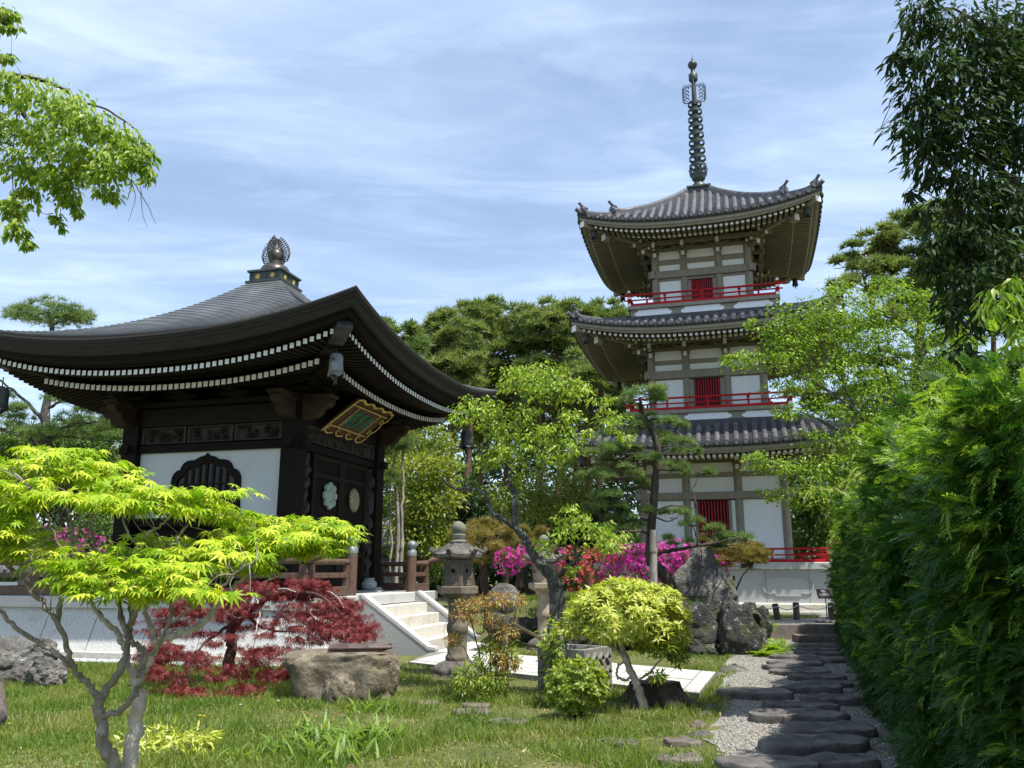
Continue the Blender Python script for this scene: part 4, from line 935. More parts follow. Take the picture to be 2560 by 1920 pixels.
tag(npmesh('ground', V, F, M['lawn'], smooth=True), kind='structure')
# gravel path
M['gravel'] = mat('gravel', [(.3, (.16, .15, .13)), (.5, (.30, .285, .25)), (.7, (.46, .44, .39))], 45, .95, .9, 70, spots=[((.17, .15, .10), .8, .56, .15)], detail=8, bdist=.03)
ys2 = np.arange(3, 24.6, .12); ws = np.linspace(0, 1, 16); rr = np.random.default_rng(3)
lo = -.42 + .10 * np.sin(ys2 * 1.9) + .06 * np.sin(ys2 * 4.1) + .55 * sst(15.5, 18.5, ys2); 
lo = np.where(ys2 > 20.6, lo - .5 * sst(20.8, 21.5, ys2), lo)
V = np.array([[(.277 * y + a + (2.3 - a) * w), y, 0] for y, a in zip(ys2, lo) for w in ws]); V[:, 2] = Hf(V[:, 0], V[:, 1]) + .006
I = np.arange(len(V)).reshape(len(ys2), 16); F = np.stack([I[:-1, :-1], I[:-1, 1:], I[1:, 1:], I[1:, :-1]], -1).reshape(-1, 4)
tag(npmesh('gravel_path', V, F, M['gravel'], smooth=True), kind='structure')
def pebbles(name, pos, size, m):
    oct_ = (np.array([(1, 0, 0), (-1, 0, 0), (0, 1, 0), (0, -1, 0), (0, 0, .7), (0, 0, -.5)], float), np.array([(0, 2, 4), (2, 1, 4), (1, 3, 4), (3, 0, 4), (2, 0, 5), (1, 2, 5), (3, 1, 5), (0, 3, 5)]))
    n = len(pos); d = rng.normal(0, 1, (n, 3)); d[:, 2] *= .2; u = rng.normal(0, .25, (n, 3)) + [0, 0, 1]
    sc = size * rng.uniform(.5, 1.4, (n, 1)) * rng.uniform(.7, 1.3, (n, 3)); return tag(scatter(name, m, None, oct_, pos, frames(d, u), sc), kind='stuff')
M['pebble'] = leafmat('pebble', [(.13, .125, .11), (.26, .25, .225), (.42, .40, .36), (.30, .26, .20)], 0, rough=.85)
n = 34000; y = 6.8 + 13.5 * rng.uniform(0, 1, n) ** 1.7; p = rng.uniform(-.38, 1.75, n); q = np.stack([p + .277 * y, y, np.zeros(n)], -1); q[:, 2] = Hf(q[:, 0], q[:, 1]) + .008
pebbles('loose_gravel', q, .012, M['pebble'])
M['palepebble'] = leafmat('pale_pebble', [(.30, .32, .33), (.5, .52, .53), (.66, .66, .64)], 0, rough=.8)
n = 5000; a = rng.uniform(-5, 5.0, n); b = -3.66 - rng.uniform(0, .42, n); q = np.array([to_w((i, j, .012)) for i, j in zip(a, b)]); pebbles('gravel_strip', q, .02, M['palepebble'])
# paving of pale granite slabs, from the stairs to the path
M['paving'] = mat('paving', [(.3, (.40, .39, .355)), (.7, (.56, .545, .50))], 22, .85, .2, 50, spots=[((.34, .33, .30), 1.5, .52, .2)])
pv = [(4.75, -1.25), (4.75, 1.9), (5.32, 1.9), (5.32, -.70), (10.19, -3.07), (10.06, -5.46), (5.0, -2.98)]  # hall frame
mb = MB(); pvw = [to_w((a, b, 0)) for a, b in pv]; mb.loft([[(q[0], q[1], -.2) for q in pvw], [(q[0], q[1], .055) for q in pvw]], True); tag(mb.build('stone_paving', mat('paving_joint', (.2, .19, .165), 8, .9)), kind='structure')
def slab(o, pts, z0, z1, m, name='paving_slab'): pass
A, B, Cc, D = (np.array(to_w((*q, 0))) for q in ((5.05, -.57), (10.19, -3.07), (10.06, -5.46), (5.02, -2.99)))
mb = MB(); rr = random.Random(4)
def bil(s, t): return A * (1 - s) * (1 - t) + B * s * (1 - t) + Cc * s * t + D * (1 - s) * t
def quad(s0, s1, t0, t1):
    g = .0022; c = [bil(s0 + g, t0 + g * 2), bil(s1 - g, t0 + g * 2), bil(s1 - g, t1 - g * 2), bil(s0 + g, t1 - g * 2)]; h = .064 + rr.uniform(-.003, .003)
    mb.loft([[(q[0], q[1], .03) for q in c], [(q[0], q[1], h) for q in c]], True)
quad(0, .955, 0, .11); quad(0, .955, .89, 1); quad(.955, 1, 0, .34); quad(.955, 1, .34, .68); quad(.955, 1, .68, 1)
for r in range(4):
    s = 0
    while s < .955:
        e = min(.955, s + rr.uniform(.10, .2)); e = .955 if .955 - e < .05 else e; quad(s, e, .11 + r * .195, .11 + (r + 1) * .195); s = e
for i in range(4):
    for j in range(2):
        x0, y0 = 4.76 + j * .28, -1.2 + i * .78; c = [to_w((x0 + .003, y0 + .003, 0)), to_w((x0 + .277, y0 + .003, 0)), to_w((x0 + .277, y0 + .775, 0)), to_w((x0 + .003, y0 + .775, 0))]
        mb.loft([[(q[0], q[1], .03) for q in c], [(q[0], q[1], .068) for q in c]], True)
o = mb.build('paving_slabs', M['paving']); tag(o, kind='structure'); o.name = 'paving_surface'

# ------------------------------------------------------------------ rocks
M['rock'] = mat('rock', [(.3, (.075, .07, .062)), (.5, (.16, .15, .135)), (.7, (.27, .255, .23))], 3.2, .92, 1.0, 14, spots=[((.36, .36, .33), 5, .60, .06), ((.075, .085, .03), 2.2, .60, .1)], detail=10, bdist=.10)
M['rockdark'] = mat('dark_rock', [(.3, (.03, .03, .028)), (.55, (.075, .072, .066)), (.75, (.14, .135, .125))], 3.5, .9, 1.0, 14, spots=[((.06, .08, .028), 2.5, .52, .12), ((.24, .24, .22), 7, .60, .05)], detail=10, bdist=.10)
M['rocktan'] = mat('tan_rock', [(.3, (.08, .065, .046)), (.5, (.17, .14, .10)), (.7, (.28, .24, .18))], 5, .92, .8, 16, spots=[((.12, .125, .06), 2.4, .58, .12)], detail=9, bdist=.04)
M['rockpink'] = mat('purple_rock', [(.3, (.09, .072, .062)), (.55, (.17, .14, .125)), (.75, (.25, .215, .19))], 5, .93, .7, 18, spots=[((.11, .12, .05), 3, .6, .1)], detail=9, bdist=.03)
M['stepstone'] = mat('step_stone', [(.3, (.07, .064, .059)), (.55, (.145, .134, .124)), (.78, (.245, .228, .208))], 4, .9, 1.0, 26, spots=[((.20, .185, .165), 3, .63, .1), ((.24, .23, .21), 12, .70, .03)], detail=9, bdist=.02)
def rock(name, label, cat, loc, size, m, seed, group=None, rotz=0, flat=0.0, sub=4, rough=.22, sharp=.5, parent=None, taper=0.0, lean=0.0, boxy=1.0):
    r = np.random.default_rng(seed); import bmesh
    bm = bmesh.new(); bmesh.ops.create_icosphere(bm, subdivisions=sub, radius=1); v = np.array([q.co for q in bm.verts])
    for _ in range(9):   # cut planar facets
        d = nrm(r.normal(0, 1, 3)); c = r.uniform(.55, .9); s = v @ d; v = v - np.where(s > c, (s - c) * sharp * 1.6, 0)[:, None] * d
    for fq, am in ((1.6, .45), (3.5, .34), (8, .2), (17, .11)):
        k = nrm(r.normal(0, 1, (5, 3))) * fq; ph = r.uniform(0, 6, 5); g = np.abs(np.sin(v @ k.T + ph)).mean(1) - .6; v = v * (1 + rough * am * 2.2 * g)[:, None]
    if boxy != 1: v = np.sign(v) * np.abs(v) ** boxy
    if flat: v[:, 2] = np.minimum(v[:, 2], flat + (v[:, 2] - flat) * .08)
    if taper: f = 1 - taper * np.clip((v[:, 2] + .6) / 1.6, 0, 1) ** 1.2; v[:, 0] = v[:, 0] * f + lean * (v[:, 2] + 1) / 2; v[:, 1] *= f
    v = v * np.array(size)
    for q, c in zip(bm.verts, v): q.co = c
    me = bpy.data.meshes.new(name); bm.to_mesh(me); bm.free(); me.polygons.foreach_set('use_smooth', [True] * len(me.polygons)); me.set_sharp_from_angle(angle=R(32)); me.materials.append(m)
    o = bpy.data.objects.new(name, me); COL.objects.link(o); o.location = [float(q) for q in loc]; o.rotation_euler = (0, 0, rotz)
    if parent: o.parent = parent
    return tag(o, label, cat, group)
def rock_px(name, label, cat, px0, px1, pyt, pyb, Y, m, seed, dep=.7, **k):
    c = P((px0 + px1) / 2, (pyt + pyb) / 2, Y); w = (px1 - px0) / FOC * Y * .52; h = (pyb - pyt) / FOC * Y * .54; return rock(name, label, cat, c, (w, w * dep, h), m, seed, **k)
# stepping stones of the path
def stepstone(i, px, py, wpx, label, dpt=None, h=.10, m='stepstone', group='stepping stones of the path', sq=.62, seed=0, z0=None, name='stepping_stone'):
    g = Gt(px, py); 
    for _ in range(3): q = G(px, py, gz(g[0], g[1]) + h * .9); g = np.array([q[0], q[1], gz(q[0], q[1])])
    w = wpx / FOC * g[1] * .5; r = np.random.default_rng(seed + i * 7 + 1); d = dpt or w * sq
    mb = MB(); n = 44; k = r.normal(0, 1, 6); out = []
    for j in range(n):
        a = 2 * PI * j / n; q = 1 + .07 * k[0] * math.sin(2 * a + k[1]) + .055 * k[2] * math.sin(3 * a + k[3]) + .02 * k[4] * math.sin(5 * a + k[5]); c, s = math.cos(a), math.sin(a)
        out.append((w * q * abs(c) ** .8 * (1 if c > 0 else -1), d * q * abs(s) ** .8 * (1 if s > 0 else -1)))
    rings = []
    for f, z in ((.97, -.08), (1.0, h * .3), (.995, h * .68), (.985, h * .88), (.955, h * .97), (.8, h * 1.0), (.55, h * 1.03), (.25, h * 1.02)): rings.append([(x * f + .004 * math.sin(j * 2.7 + z * 60 + i), y * f + .004 * math.sin(j * 1.9 + z * 50), z + (.008 * math.sin(x * 11 + y * 7 + i) + .005 * math.sin(x * 23 - y * 19)) * (z > h * .9)) for j, (x, y) in enumerate(out)])
    mb.loft(rings, True); o = mb.build(name, M[m], None, auto=50, loc=(g[0], g[1], g[2])); o.rotation_euler = (0, 0, r.uniform(-.12, .12))
    return tag(o, label, 'stepping stone', group)
SS = [(1917, 1903, 238, 'dark stepping stone at the bottom left of the stone path, cut by the picture edge'), (2104, 1896, 180, 'dark stepping stone at the path\'s bottom right beside the hedge foot'),
 (2028, 1850, 262, 'largest dark stepping stone, a long slab third from the bottom of the path'), (2075, 1816, 220, 'rounded stepping stone behind the largest slab, close to the hedge'),
 (1995, 1782, 214, 'brown stepping stone with a sunlit left end, fifth up the path'), (1996, 1760, 168, 'narrow stepping stone touching the back of the sunlit brown one'),
 (2080, 1742, 150, 'stepping stone beside the hedge, level with the paving end'), (1890, 1726, 168, 'broad oval stepping stone beside the end of the granite paving'),
 (2017, 1715, 148, 'flat stepping stone right of the broad oval one'), (2069, 1705, 124, 'thin stepping stone half under the hedge, above the flat one'),
 (2045, 1689, 126, 'stepping stone by the hedge in the middle of the path'), (2002, 1676, 140, 'pale-edged stepping stone in the middle of the path'),
 (1958, 1664, 108, 'stepping stone at the left edge of the path beyond the grass bank'), (1989, 1654, 140, 'long thin stepping stone above the one at the left edge'),
 (2052, 1647, 108, 'stepping stone against the hedge with a light spot'), (1986, 1638, 112, 'stepping stone left of centre near the rock wall'),
 (2043, 1630, 112, 'stepping stone right of centre, fourth below the step block'), (2038, 1621, 116, 'stepping stone third below the step block'), (2043, 1613, 100, 'stepping stone second below the step block')]
for i, (px, py, w, lb) in enumerate(SS): stepstone(i, px, py, w, lb, h=.10 if i < 9 else .075, seed=11, sq=(.6, .56, .56, .55, .56, .46, .56, .66, .52, .52, .55, .55, .6, .5, .55, .55, .5, .5, .5)[i])
for i, (px, py, w, lb) in enumerate([(1830 + 0, 0, 0, '')][:0]): pass
for i, (px, py, w, lb) in enumerate([(2024, 1565, 66, 'small stepping stone just beyond the kerb on the upper path'), (2044, 1558, 72, 'stepping stone on the upper path, second beyond the kerb'), (2066, 1552, 50, 'farthest stepping stone on the upper path by the hedge end')]):
    stepstone(40 + i, px, py, w, lb, h=.06, seed=5, sq=.8)
# step block and kerb at the end of the lower path
g = G(2019, 1606, 0); t = mb = MB(); 
def rblock(name, label, cat, c, sx, sy, sz, m, rotz, bev=.02):
    mb = MB(); mb.box(-sx, sx, -sy, sy, 0, sz, 0, .012); o = mb.build(name, m, None, bevel=bev, loc=c); o.rotation_euler = (0, 0, rotz); return tag(o, label, cat)
rblock('step_block', 'worn brown stone step block in front of the kerb on the path', 'step', (7.05, 19.75, -.02), .57, .26, .19, M['rockpink'], R(-3), .04)
mb = MB(); mb.box(-.9, 1.15, -.1, .12, -.1, .36, 0, .015); o = mb.build('path_kerb', mat('kerb_stone', [(.3, (.13, .115, .10)), (.7, (.25, .225, .2))], 6, .9, .4, 20), None, loc=(7.0, 20.45, 0)); o.rotation_euler = (0, 0, R(-4)); tag(o, 'long straight stone kerb across the path behind the step block', 'kerb')
# stones in the lawn
for i, (px, py, w, lb) in enumerate([(1062, 1755, 70, 'flat stone in the lawn in front of the stone lantern'), (1189, 1761, 66, 'flat stone in the lawn nearest the red-leaved nandina'), (1178, 1777, 92, 'wide flat stone in front of the nandina'),
    (1270, 1802, 92, 'flat stone in the lawn left of the small round shrub'), (1417, 1820, 92, 'flat stone in front of the small round shrub'), (1553, 1854, 90, 'purplish flat stone alone in the lawn right of the round shrub'),
    (1707, 1852, 84, 'flat stone among grass near the path edge'), (1693, 1893, 120, 'largest pinkish flat stone in the lawn at the bottom edge by the path')]):
    stepstone(60 + i, px, py, w, lb, h=.045, m='rockpink', group='flat stones in the lawn', seed=17, sq=.75, name='lawn_stone')
# edging stones between lawn and path
for i, (a, b, c, d, Y, mm, lb) in enumerate([(1752, 1795, 1757, 1805, 10.3, 'rock', 'pale angular edging stone at the top of the row along the lawn'), (1735, 1785, 1775, 1815, 10.0, 'rockpink', 'brown edging stone below the pale angular one'), (1722, 1775, 1805, 1845, 9.4, 'rockpink', 'sloping brown edging stone in the middle of the row'),
    (1715, 1790, 1828, 1880, 8.9, 'rock', 'long low edging stone near the bottom of the row'), (1690, 1745, 1840, 1890, 8.7, 'rockpink', 'edging stone half sunk in grass beside the largest lawn stone'), (1780, 1825, 1680, 1697, 13.8, 'rock', 'small low edging stone at the far lawn corner'), (1800, 1872, 1664, 1690, 14.2, 'rock', 'knobbly edging stone at the grass bank beside the path'), (1825, 1850, 1660, 1678, 14.6, 'rockdark', 'little dark edging stone behind the knobbly one')]):
    rock_px('edging_stone', lb, 'stone', a, b, c, d, Y, M[mm], 200 + i, dep=.8, group='edging stones of the lawn', sub=3)
# retaining rocks of the mound
M['rockwall'] = M['rockdark']
RW = [(1715, 1800, 1520, 1625, 17.2, 'upright dark rock at the left of the mossy retaining wall'), (1790, 1895, 1515, 1655, 17.0, 'biggest black rock of the mossy retaining wall'), (1870, 1925, 1520, 1600, 17.6, 'rock at the right end of the retaining wall above the fern'),
 (1880, 1922, 1580, 1645, 17.2, 'pale ribbed rock under the right end of the retaining wall'), (1755, 1815, 1505, 1560, 17.4, 'dark capping rock on the retaining wall'), (1840, 1905, 1512, 1562, 17.5, 'flat capping rock at the top right of the retaining wall'),
 (1690, 1740, 1560, 1635, 17.3, 'rounded rock at the left foot of the retaining wall'), (1720, 1790, 1600, 1645, 17.1, 'low rock at the foot of the retaining wall'), (1560, 1700, 1565, 1625, 17.8, 'dark rock in the shade behind the yellow shrub'),
 (1280, 1345, 1545, 1600, 18.4, 'dark rock under the boulder between the two lanterns'), (1330, 1392, 1540, 1605, 18.9, 'grey rock left of the second lantern'), (1395, 1460, 1560, 1620, 18.2, 'rock in shade right of the second lantern'), (1440, 1530, 1530, 1600, 18.4, 'dark mossy rock behind the plum trunk'), (1220, 1290, 1540, 1590, 18.8, 'low rock behind the tall lantern'), (1485, 1580, 1575, 1630, 18.0, 'long low rock between plum and yellow shrub')]
for i, (a, b, c, d, Y, lb) in enumerate(RW): rock_px('wall_rock', lb, 'rock', a, b, c, d, Y, M['rockdark'] if i not in (3, 10) else M['rock'], 300 + i, dep=.75, rough=.55, group='rocks holding the planted mound', sharp=.5, sub=5)
rock_px('garden_boulder', 'rounded grey boulder between the two stone lanterns', 'boulder', 1222, 1296, 1458, 1540, 19.6, M['rock'], 401, dep=.8)
rock_px('standing_rock', 'tall pointed grey rock beside the pink azalea', 'boulder', 1662, 1830, 1380, 1560, 18.6, M['rock'], 409, dep=.6, rough=.5, sub=5, taper=.62, lean=.12)
rock_px('garden_boulder', 'craggy pale rock at the left picture edge by the granite platform', 'boulder', -60, 105, 1590, 1725, 12.6, M['rock'], 415, dep=.7, rough=.85, sharp=.6, sub=5)
rock_px('garden_boulder', 'low speckled rock right of the craggy pale one', 'boulder', 85, 172, 1655, 1725, 12.4, M['rock'], 417, dep=.8, rough=.8, sub=5)
rock_px('garden_boulder', 'dark rock cut by the left picture edge in the grass', 'boulder', -60, 18, 1710, 1845, 9.2, M['rockpink'], 421, dep=.8)
# stone basin with bamboo lid
bs = thing('stone_basin', 'rough tan boulder hollowed as a basin behind the red maple', 'basin', Gt(850, 1752))
sc = bs.location.y / FOC; X0 = lambda px: P(px, 1700, bs.location.y)[0] - bs.location.x
for nm, a, b, z0, z1, dy, s in (('trough', 708, 965, -.15, .66, .2, 431), ('lobe', 820, 900, -.12, .36, -.16, 432), ('lobe', 930, 994, .02, .57, .12, 433)):
    rock(nm, None, None, ((X0(a) + X0(b)) / 2, dy, (z0 + z1) / 2), ((X0(b) - X0(a)) * .53, .46 if nm == 'trough' else .24, (z1 - z0) * .55), M['rocktan'], s, parent=bs, flat=.72 if nm == 'trough' else 0, sharp=.35, boxy=.62 if nm == 'trough' else .9, rough=.5, sub=5)
ld = thing('bamboo_mat', 'dark weathered bamboo mat lying on the tan stone basin', 'lid', (bs.location.x + .18, bs.location.y + .22, bs.location.z + .605), R(8))
M['oldbamboo'] = mat('old_bamboo', [(.3, (.05, .032, .028)), (.7, (.12, .085, .07))], 6, .5, .2, 20)
mb0 = None
for i in range(11):
    mb = MB(); y = -.26 + i * .052; p0 = np.array([-.38 + .02 * math.sin(i * 3), y, .03 + .01 * math.sin(i * 2.3)]); p1 = p0 + np.array([.76 + .03 * math.cos(i * 5), .04, 0]); seg = [p0 + (p1 - p0) * s for s in (0, .3, .31, .32, .62, .63, .64, 1)]
    mb.tube(seg, [.024, .023, .027, .023, .023, .027, .023, .022], 8); mb.build('bamboo_pole', M['oldbamboo'], ld, auto=50)
# grass
M['grass'] = leafmat('grass_blade', [(.07, .14, .016), (.125, .21, .028), (.205, .26, .05), (.35, .32, .13)], .4, (1.25, 1.3, .5), patch=.9)
def in_poly(x, y, poly):
    c = np.zeros(len(x), bool); n = len(poly)
    for i in range(n):
        (x1, y1), (x2, y2) = poly[i], poly[(i + 1) % n]; k = ((y1 > y) != (y2 > y)) & (x < (x2 - x1) * (y - y1) / (y2 - y1 + 1e-12) + x1); c ^= k
    return c
PVW = [(q[0], q[1]) for q in pvw]; PLW = [tuple(to_w(q)[:2]) for q in ((-5.1, -4.05, 0), (4.9, -4.05, 0), (4.9, 3.7, 0), (-5.1, 3.7, 0))]; BSW = [tuple(to_w(q)[:2]) for q in ((3, -1.5, 0), (5.0, -1.5, 0), (5.0, 2.2, 0), (3, 2.2, 0))]
def lawn_pts(n, x0, x1, y0, y1, pw=1.0):
    y = y0 + (y1 - y0) * rng.uniform(0, 1, n) ** pw; x = rng.uniform(x0, x1, n); p = x - .277 * y
    k = ~in_poly(x, y, PVW) & ~in_poly(x, y, PLW) & ~in_poly(x, y, BSW) & (p < -.38 + .12 * np.sin(y * 1.9)) & (np.abs(x) < y * .75 + 1)
    return x[k], y[k]
def dens(x, y): return .42 + .7 * np.sin(x * 1.3 + 2.1 * np.sin(y * .9)) * np.sin(y * 1.6 + 1.7 * np.sin(x * .7)) + .25 * np.sin(x * 4 + y * 3)
x, y = lawn_pts(330000, -11, 5, 6.6, 20, 1.35); d = dens(x, y); k = rng.uniform(0, 1, len(x)) < np.clip(.12 + .55 * d + .45 * (x < -1.6), .06, 1); x, y, d = x[k], y[k], d[k]
n = len(x); dirv = rng.normal(0, .45, (n, 3)); dirv[:, 2] = 1; a = rng.uniform(0, 2 * PI, n); f = np.stack([np.cos(a), np.sin(a), 0 * a], -1)
z = nrm(dirv); yy = nrm(np.cross(z, f)); xx = np.cross(yy, z)
ln = (.028 + .03 * np.clip(d, 0, 1.2) + .05 * (x < -1.2) * rng.uniform(.3, 1, n) * np.clip((y - 8) / 4, .35, 1)) * rng.uniform(.6, 1.4, n)
tag(scatter('grass', M['grass'], None, BLADE, np.stack([x, y, Hf(x, y)], -1), np.stack([xx, yy, z], -1), np.stack([np.full(n, .075) * (.7 + y / 22), ln, ln], -1)), kind='stuff')
M['weed'] = leafmat('weed_leaf', [(.10, .17, .03), (.17, .26, .04), (.25, .30, .06), (.30, .27, .10)], .35)
x, y = lawn_pts(15000, -11, 5, 6.8, 16, 1.4); n = len(x); dv = rng.normal(0, 1, (n, 3)); dv[:, 2] = .3
tag(scatter('ground_cover', M['weed'], None, LEAF_OVAL, np.stack([x, y, Hf(x, y) + .015], -1), frames(dv, rng.normal(0, .3, (n, 3)) + [0, 0, 1]), .035 * rng.uniform(.5, 1.5, n)), kind='stuff')
# grass on the mound and the far verge
x = rng.uniform(-1.5, 9.5, 60000); y = rng.uniform(17, 25.6, 60000); k = (Hf(x, y) > .25) & (x - .277 * y < -.1) | ((y > 21.5) & (y < 23.9) & (x > 5) & (x - .277 * y < 1.9)); k &= (y < 24.2) | (rng.uniform(0, 1, 60000) < .5); x, y = x[k], y[k]
k = ~((x - .277 * y > .15) & (y < 23.3)); x, y = x[k], y[k]; n = len(x); z = nrm(rng.normal(0, .4, (n, 3)) + [0, 0, 1]); yy = nrm(np.cross(z, rng.normal(0, 1, (n, 3)))); ln = .09 * rng.uniform(.5, 1.5, n)
tag(scatter('verge_grass', M['grass'], None, BLADE, np.stack([x, y, Hf(x, y)], -1), np.stack([np.cross(yy, z), yy, z], -1), np.stack([np.full(n, .15), ln, ln], -1)), kind='stuff')

M['litter'] = leafmat('dry_leaf', [(.16, .09, .04), (.26, .17, .07), (.36, .27, .12), (.30, .28, .10)], .2)
x, y = lawn_pts(2600, -9, 5, 6.8, 15, 1.4); p = rng.uniform(-.4, 1.6, 500); y2 = rng.uniform(6.8, 18, 500); x = np.concatenate([x, p + .277 * y2]); y = np.concatenate([y, y2]); n = len(x)
tag(scatter('leaf_litter', M['litter'], None, LEAF_OVAL, np.stack([x, y, Hf(x, y) + .02], -1), frames(rng.normal(0, 1, (n, 3)) * [1, 1, .2], rng.normal(0, .35, (n, 3)) + [0, 0, 1]), .04 * rng.uniform(.5, 1.4, n)), kind='stuff')
# tufts of longer grass round stones, trunks and the paving edge
c = [Gt(*q)[:2] for q in ((1062, 1775), (1189, 1790), (1270, 1818), (1417, 1838), (1553, 1880), (1650, 1900), (1340, 1760), (1480, 1770), (1560, 1790), (1700, 1790), (1740, 1760), (720, 1770), (900, 1775), (1010, 1740), (1100, 1730), (500, 1760), (620, 1790), (350, 1740), (150, 1740), (60, 1740), (1300, 1760), (1660, 1800), (560, 1840), (240, 1800), (1150, 1850), (1000, 1880))]
tx, ty = lawn_pts(190, -9, 4, 7.2, 14.5, 1.3); c += list(zip(tx, ty)); pos = np.concatenate([np.column_stack([rng.normal(a, .16, 190), rng.normal(b, .11, 190)]) for a, b in c]); pos = pos[(pos[:, 0] - .277 * pos[:, 1] < -.3) & ~in_poly(pos[:, 0], pos[:, 1], PVW) & ~in_poly(pos[:, 0], pos[:, 1], PLW)]; n = len(pos); z = nrm(rng.normal(0, .4, (n, 3)) + [0, 0, 1]); yy = nrm(np.cross(z, rng.normal(0, 1, (n, 3)))); ln = .11 * rng.uniform(.4, 1.5, n)
tag(scatter('long_grass', M['grass'], None, BLADE, np.column_stack([pos, Hf(pos[:, 0], pos[:, 1])]), np.stack([np.cross(yy, z), yy, z], -1), np.stack([np.full(n, .085), ln, ln], -1)), kind='stuff')
# ------------------------------------------------------------------ stone lanterns
M['lanstone'] = mat('lantern_stone', [(.3, (.095, .078, .056)), (.55, (.155, .128, .096)), (.75, (.23, .195, .15))], 5, .9, .4, 30, spots=[((.11, .105, .09), 3, .56, .15)])
M['lanstone2'] = mat('lantern_stone_pale', [(.3, (.22, .18, .13)), (.55, (.32, .265, .195)), (.75, (.42, .36, .28))], 5, .9, .3, 30)
M['lanroof'] = mat('lantern_roof', [(.3, (.055, .05, .045)), (.55, (.12, .11, .095)), (.75, (.22, .205, .18))], 4, .95, .8, 18, spots=[((.25, .25, .23), 7, .62, .06)], detail=8)
ZS = lambda z: z if z < .32 else (.32 + (z - .32) * 1.494 if z < 1.1 else z + .385)
def hexring(r, z, rot=0, n=6): return [(r * math.cos(2 * PI * (i + .5) / n + rot), r * math.sin(2 * PI * (i + .5) / n + rot), z) for i in range(n)]
def zb(mb): mb.v = [(x, y, ZS(z)) for x, y, z in mb.v]; return mb
def lantern(label, loc, s, rot, body):
    t = thing('stone_lantern', label, 'stone lantern', loc, rot, 'stone lanterns'); t.scale = (s, s, s); B = M[body]
    mb = MB(); mb.loft([hexring(.56, -.1), hexring(.56, .05), hexring(.54, .08)]); mb.lathe([(.46, .08), (.47, .13), (.45, .2), (.36, .27), (.27, .31), (.24, .32)], seg=24, lobes=8, amp=.05); zb(mb).build('base', M['lanroof'], t, auto=40)
    mb = MB(); mb.lathe([(.22, .32), (.235, .35), (.22, .38), (.195, .40), (.19, .66), (.21, .68), (.215, .71), (.215, .74), (.21, .77), (.19, .79), (.185, 1.02), (.21, 1.05), (.225, 1.08), (.22, 1.10)], seg=24); zb(mb).build('shaft', B, t, auto=40)
    mb = MB(); mb.loft([hexring(.24, 1.10), hexring(.33, 1.15), hexring(.42, 1.20), hexring(.43, 1.21), hexring(.43, 1.33), hexring(.41, 1.35)]); zb(mb).build('platform', B, t)
    mb = MB(); mb.loft([hexring(.30, 1.35), hexring(.30, 1.86)])
    for i in range(6):   # raised ribs and panels on each side
        a0 = 2 * PI * (i + .5) / 6; p, q = np.array([math.cos(a0), math.sin(a0), 0]) * .30, np.array([math.cos(a0 + PI / 3), math.sin(a0 + PI / 3), 0]) * .30; m_ = nrm((p + q) / 2)
        for s0, s1, z0, z1 in ((.02, .12, 1.36, 1.85), (.88, .98, 1.36, 1.85), (.12, .88, 1.36, 1.40), (.12, .88, 1.5, 1.53), (.12, .88, 1.8, 1.85), (.46, .54, 1.40, 1.5), (.46, .54, 1.70, 1.8)):
            c = [p + (q - p) * s0, p + (q - p) * s1]; mb.hexa([tuple(c[0] + Z) for Z in ()] or [tuple(v) for v in (c[0] + [0, 0, z0], c[1] + [0, 0, z0], c[1] + m_ * .012 + [0, 0, z0], c[0] + m_ * .012 + [0, 0, z0], c[0] + [0, 0, z1], c[1] + [0, 0, z1], c[1] + m_ * .012 + [0, 0, z1], c[0] + m_ * .012 + [0, 0, z1])])
    zb(mb).build('light_chamber', B, t)
    mb = MB()
    for i in range(6):
        a = 2 * PI * (i + 1) / 6; m_ = np.array([math.cos(a), math.sin(a), 0]); ap = .30 * math.cos(PI / 6); c = m_ * (ap + .004) + [0, 0, 1.64]; mb.cyl(c, c + m_ * .012, .075, seg=16)
    zb(mb).build('window_rim', B, t)
    mb = MB()
    for i in range(6):
        a = 2 * PI * (i + 1) / 6; m_ = np.array([math.cos(a), math.sin(a), 0]); ap = .30 * math.cos(PI / 6); c = m_ * (ap + .01) + [0, 0, 1.64]; mb.cyl(c, c + m_ * .010, .05, seg=16)
    zb(mb).build('light_opening', M['black'], t)
    mb = MB(); rings = []
    for r, z in ((.30, 1.86), (.44, 1.88), (.50, 1.90), (.51, 1.97), (.46, 2.0), (.36, 2.06), (.26, 2.13), (.19, 2.18), (.16, 2.2)):
        ring = []
        for i in range(24):
            a = 2 * PI * i / 24; hx = math.cos(PI / 6) / math.cos(((a + 0) % (PI / 3)) - PI / 6); up = .045 * (max(0, (hx - .9) / .1)) ** 2 * (1 if 1.87 < z < 1.99 else .3); ring.append((r * hx * math.cos(a), r * hx * math.sin(a), z + up))
        rings.append(ring)
    mb.loft(rings)
    for i in range(6): a = 2 * PI * i / 6; mb.tube([(.38 * math.cos(a), .38 * math.sin(a), 2.05), (.5 * math.cos(a), .5 * math.sin(a), 2.0), (.56 * math.cos(a), .56 * math.sin(a), 2.06), (.53 * math.cos(a), .53 * math.sin(a), 2.11)], [.05, .06, .05, .03], 7)
    zb(mb).build('roof', M['lanroof'], t, auto=35)
    mb = MB(); mb.lathe([(.17, 2.19), (.18, 2.22), (.13, 2.25), (.15, 2.31), (.155, 2.35), (.11, 2.37), (.13, 2.42), (.15, 2.48), (.13, 2.55), (.07, 2.60), (.0, 2.63)], seg=20); zb(mb).build('jewel', mat('jewel_stone', [(.3, (.10, .11, .085)), (.7, (.2, .2, .16))], 6, .9, .4, 30), t, auto=50)
    return t
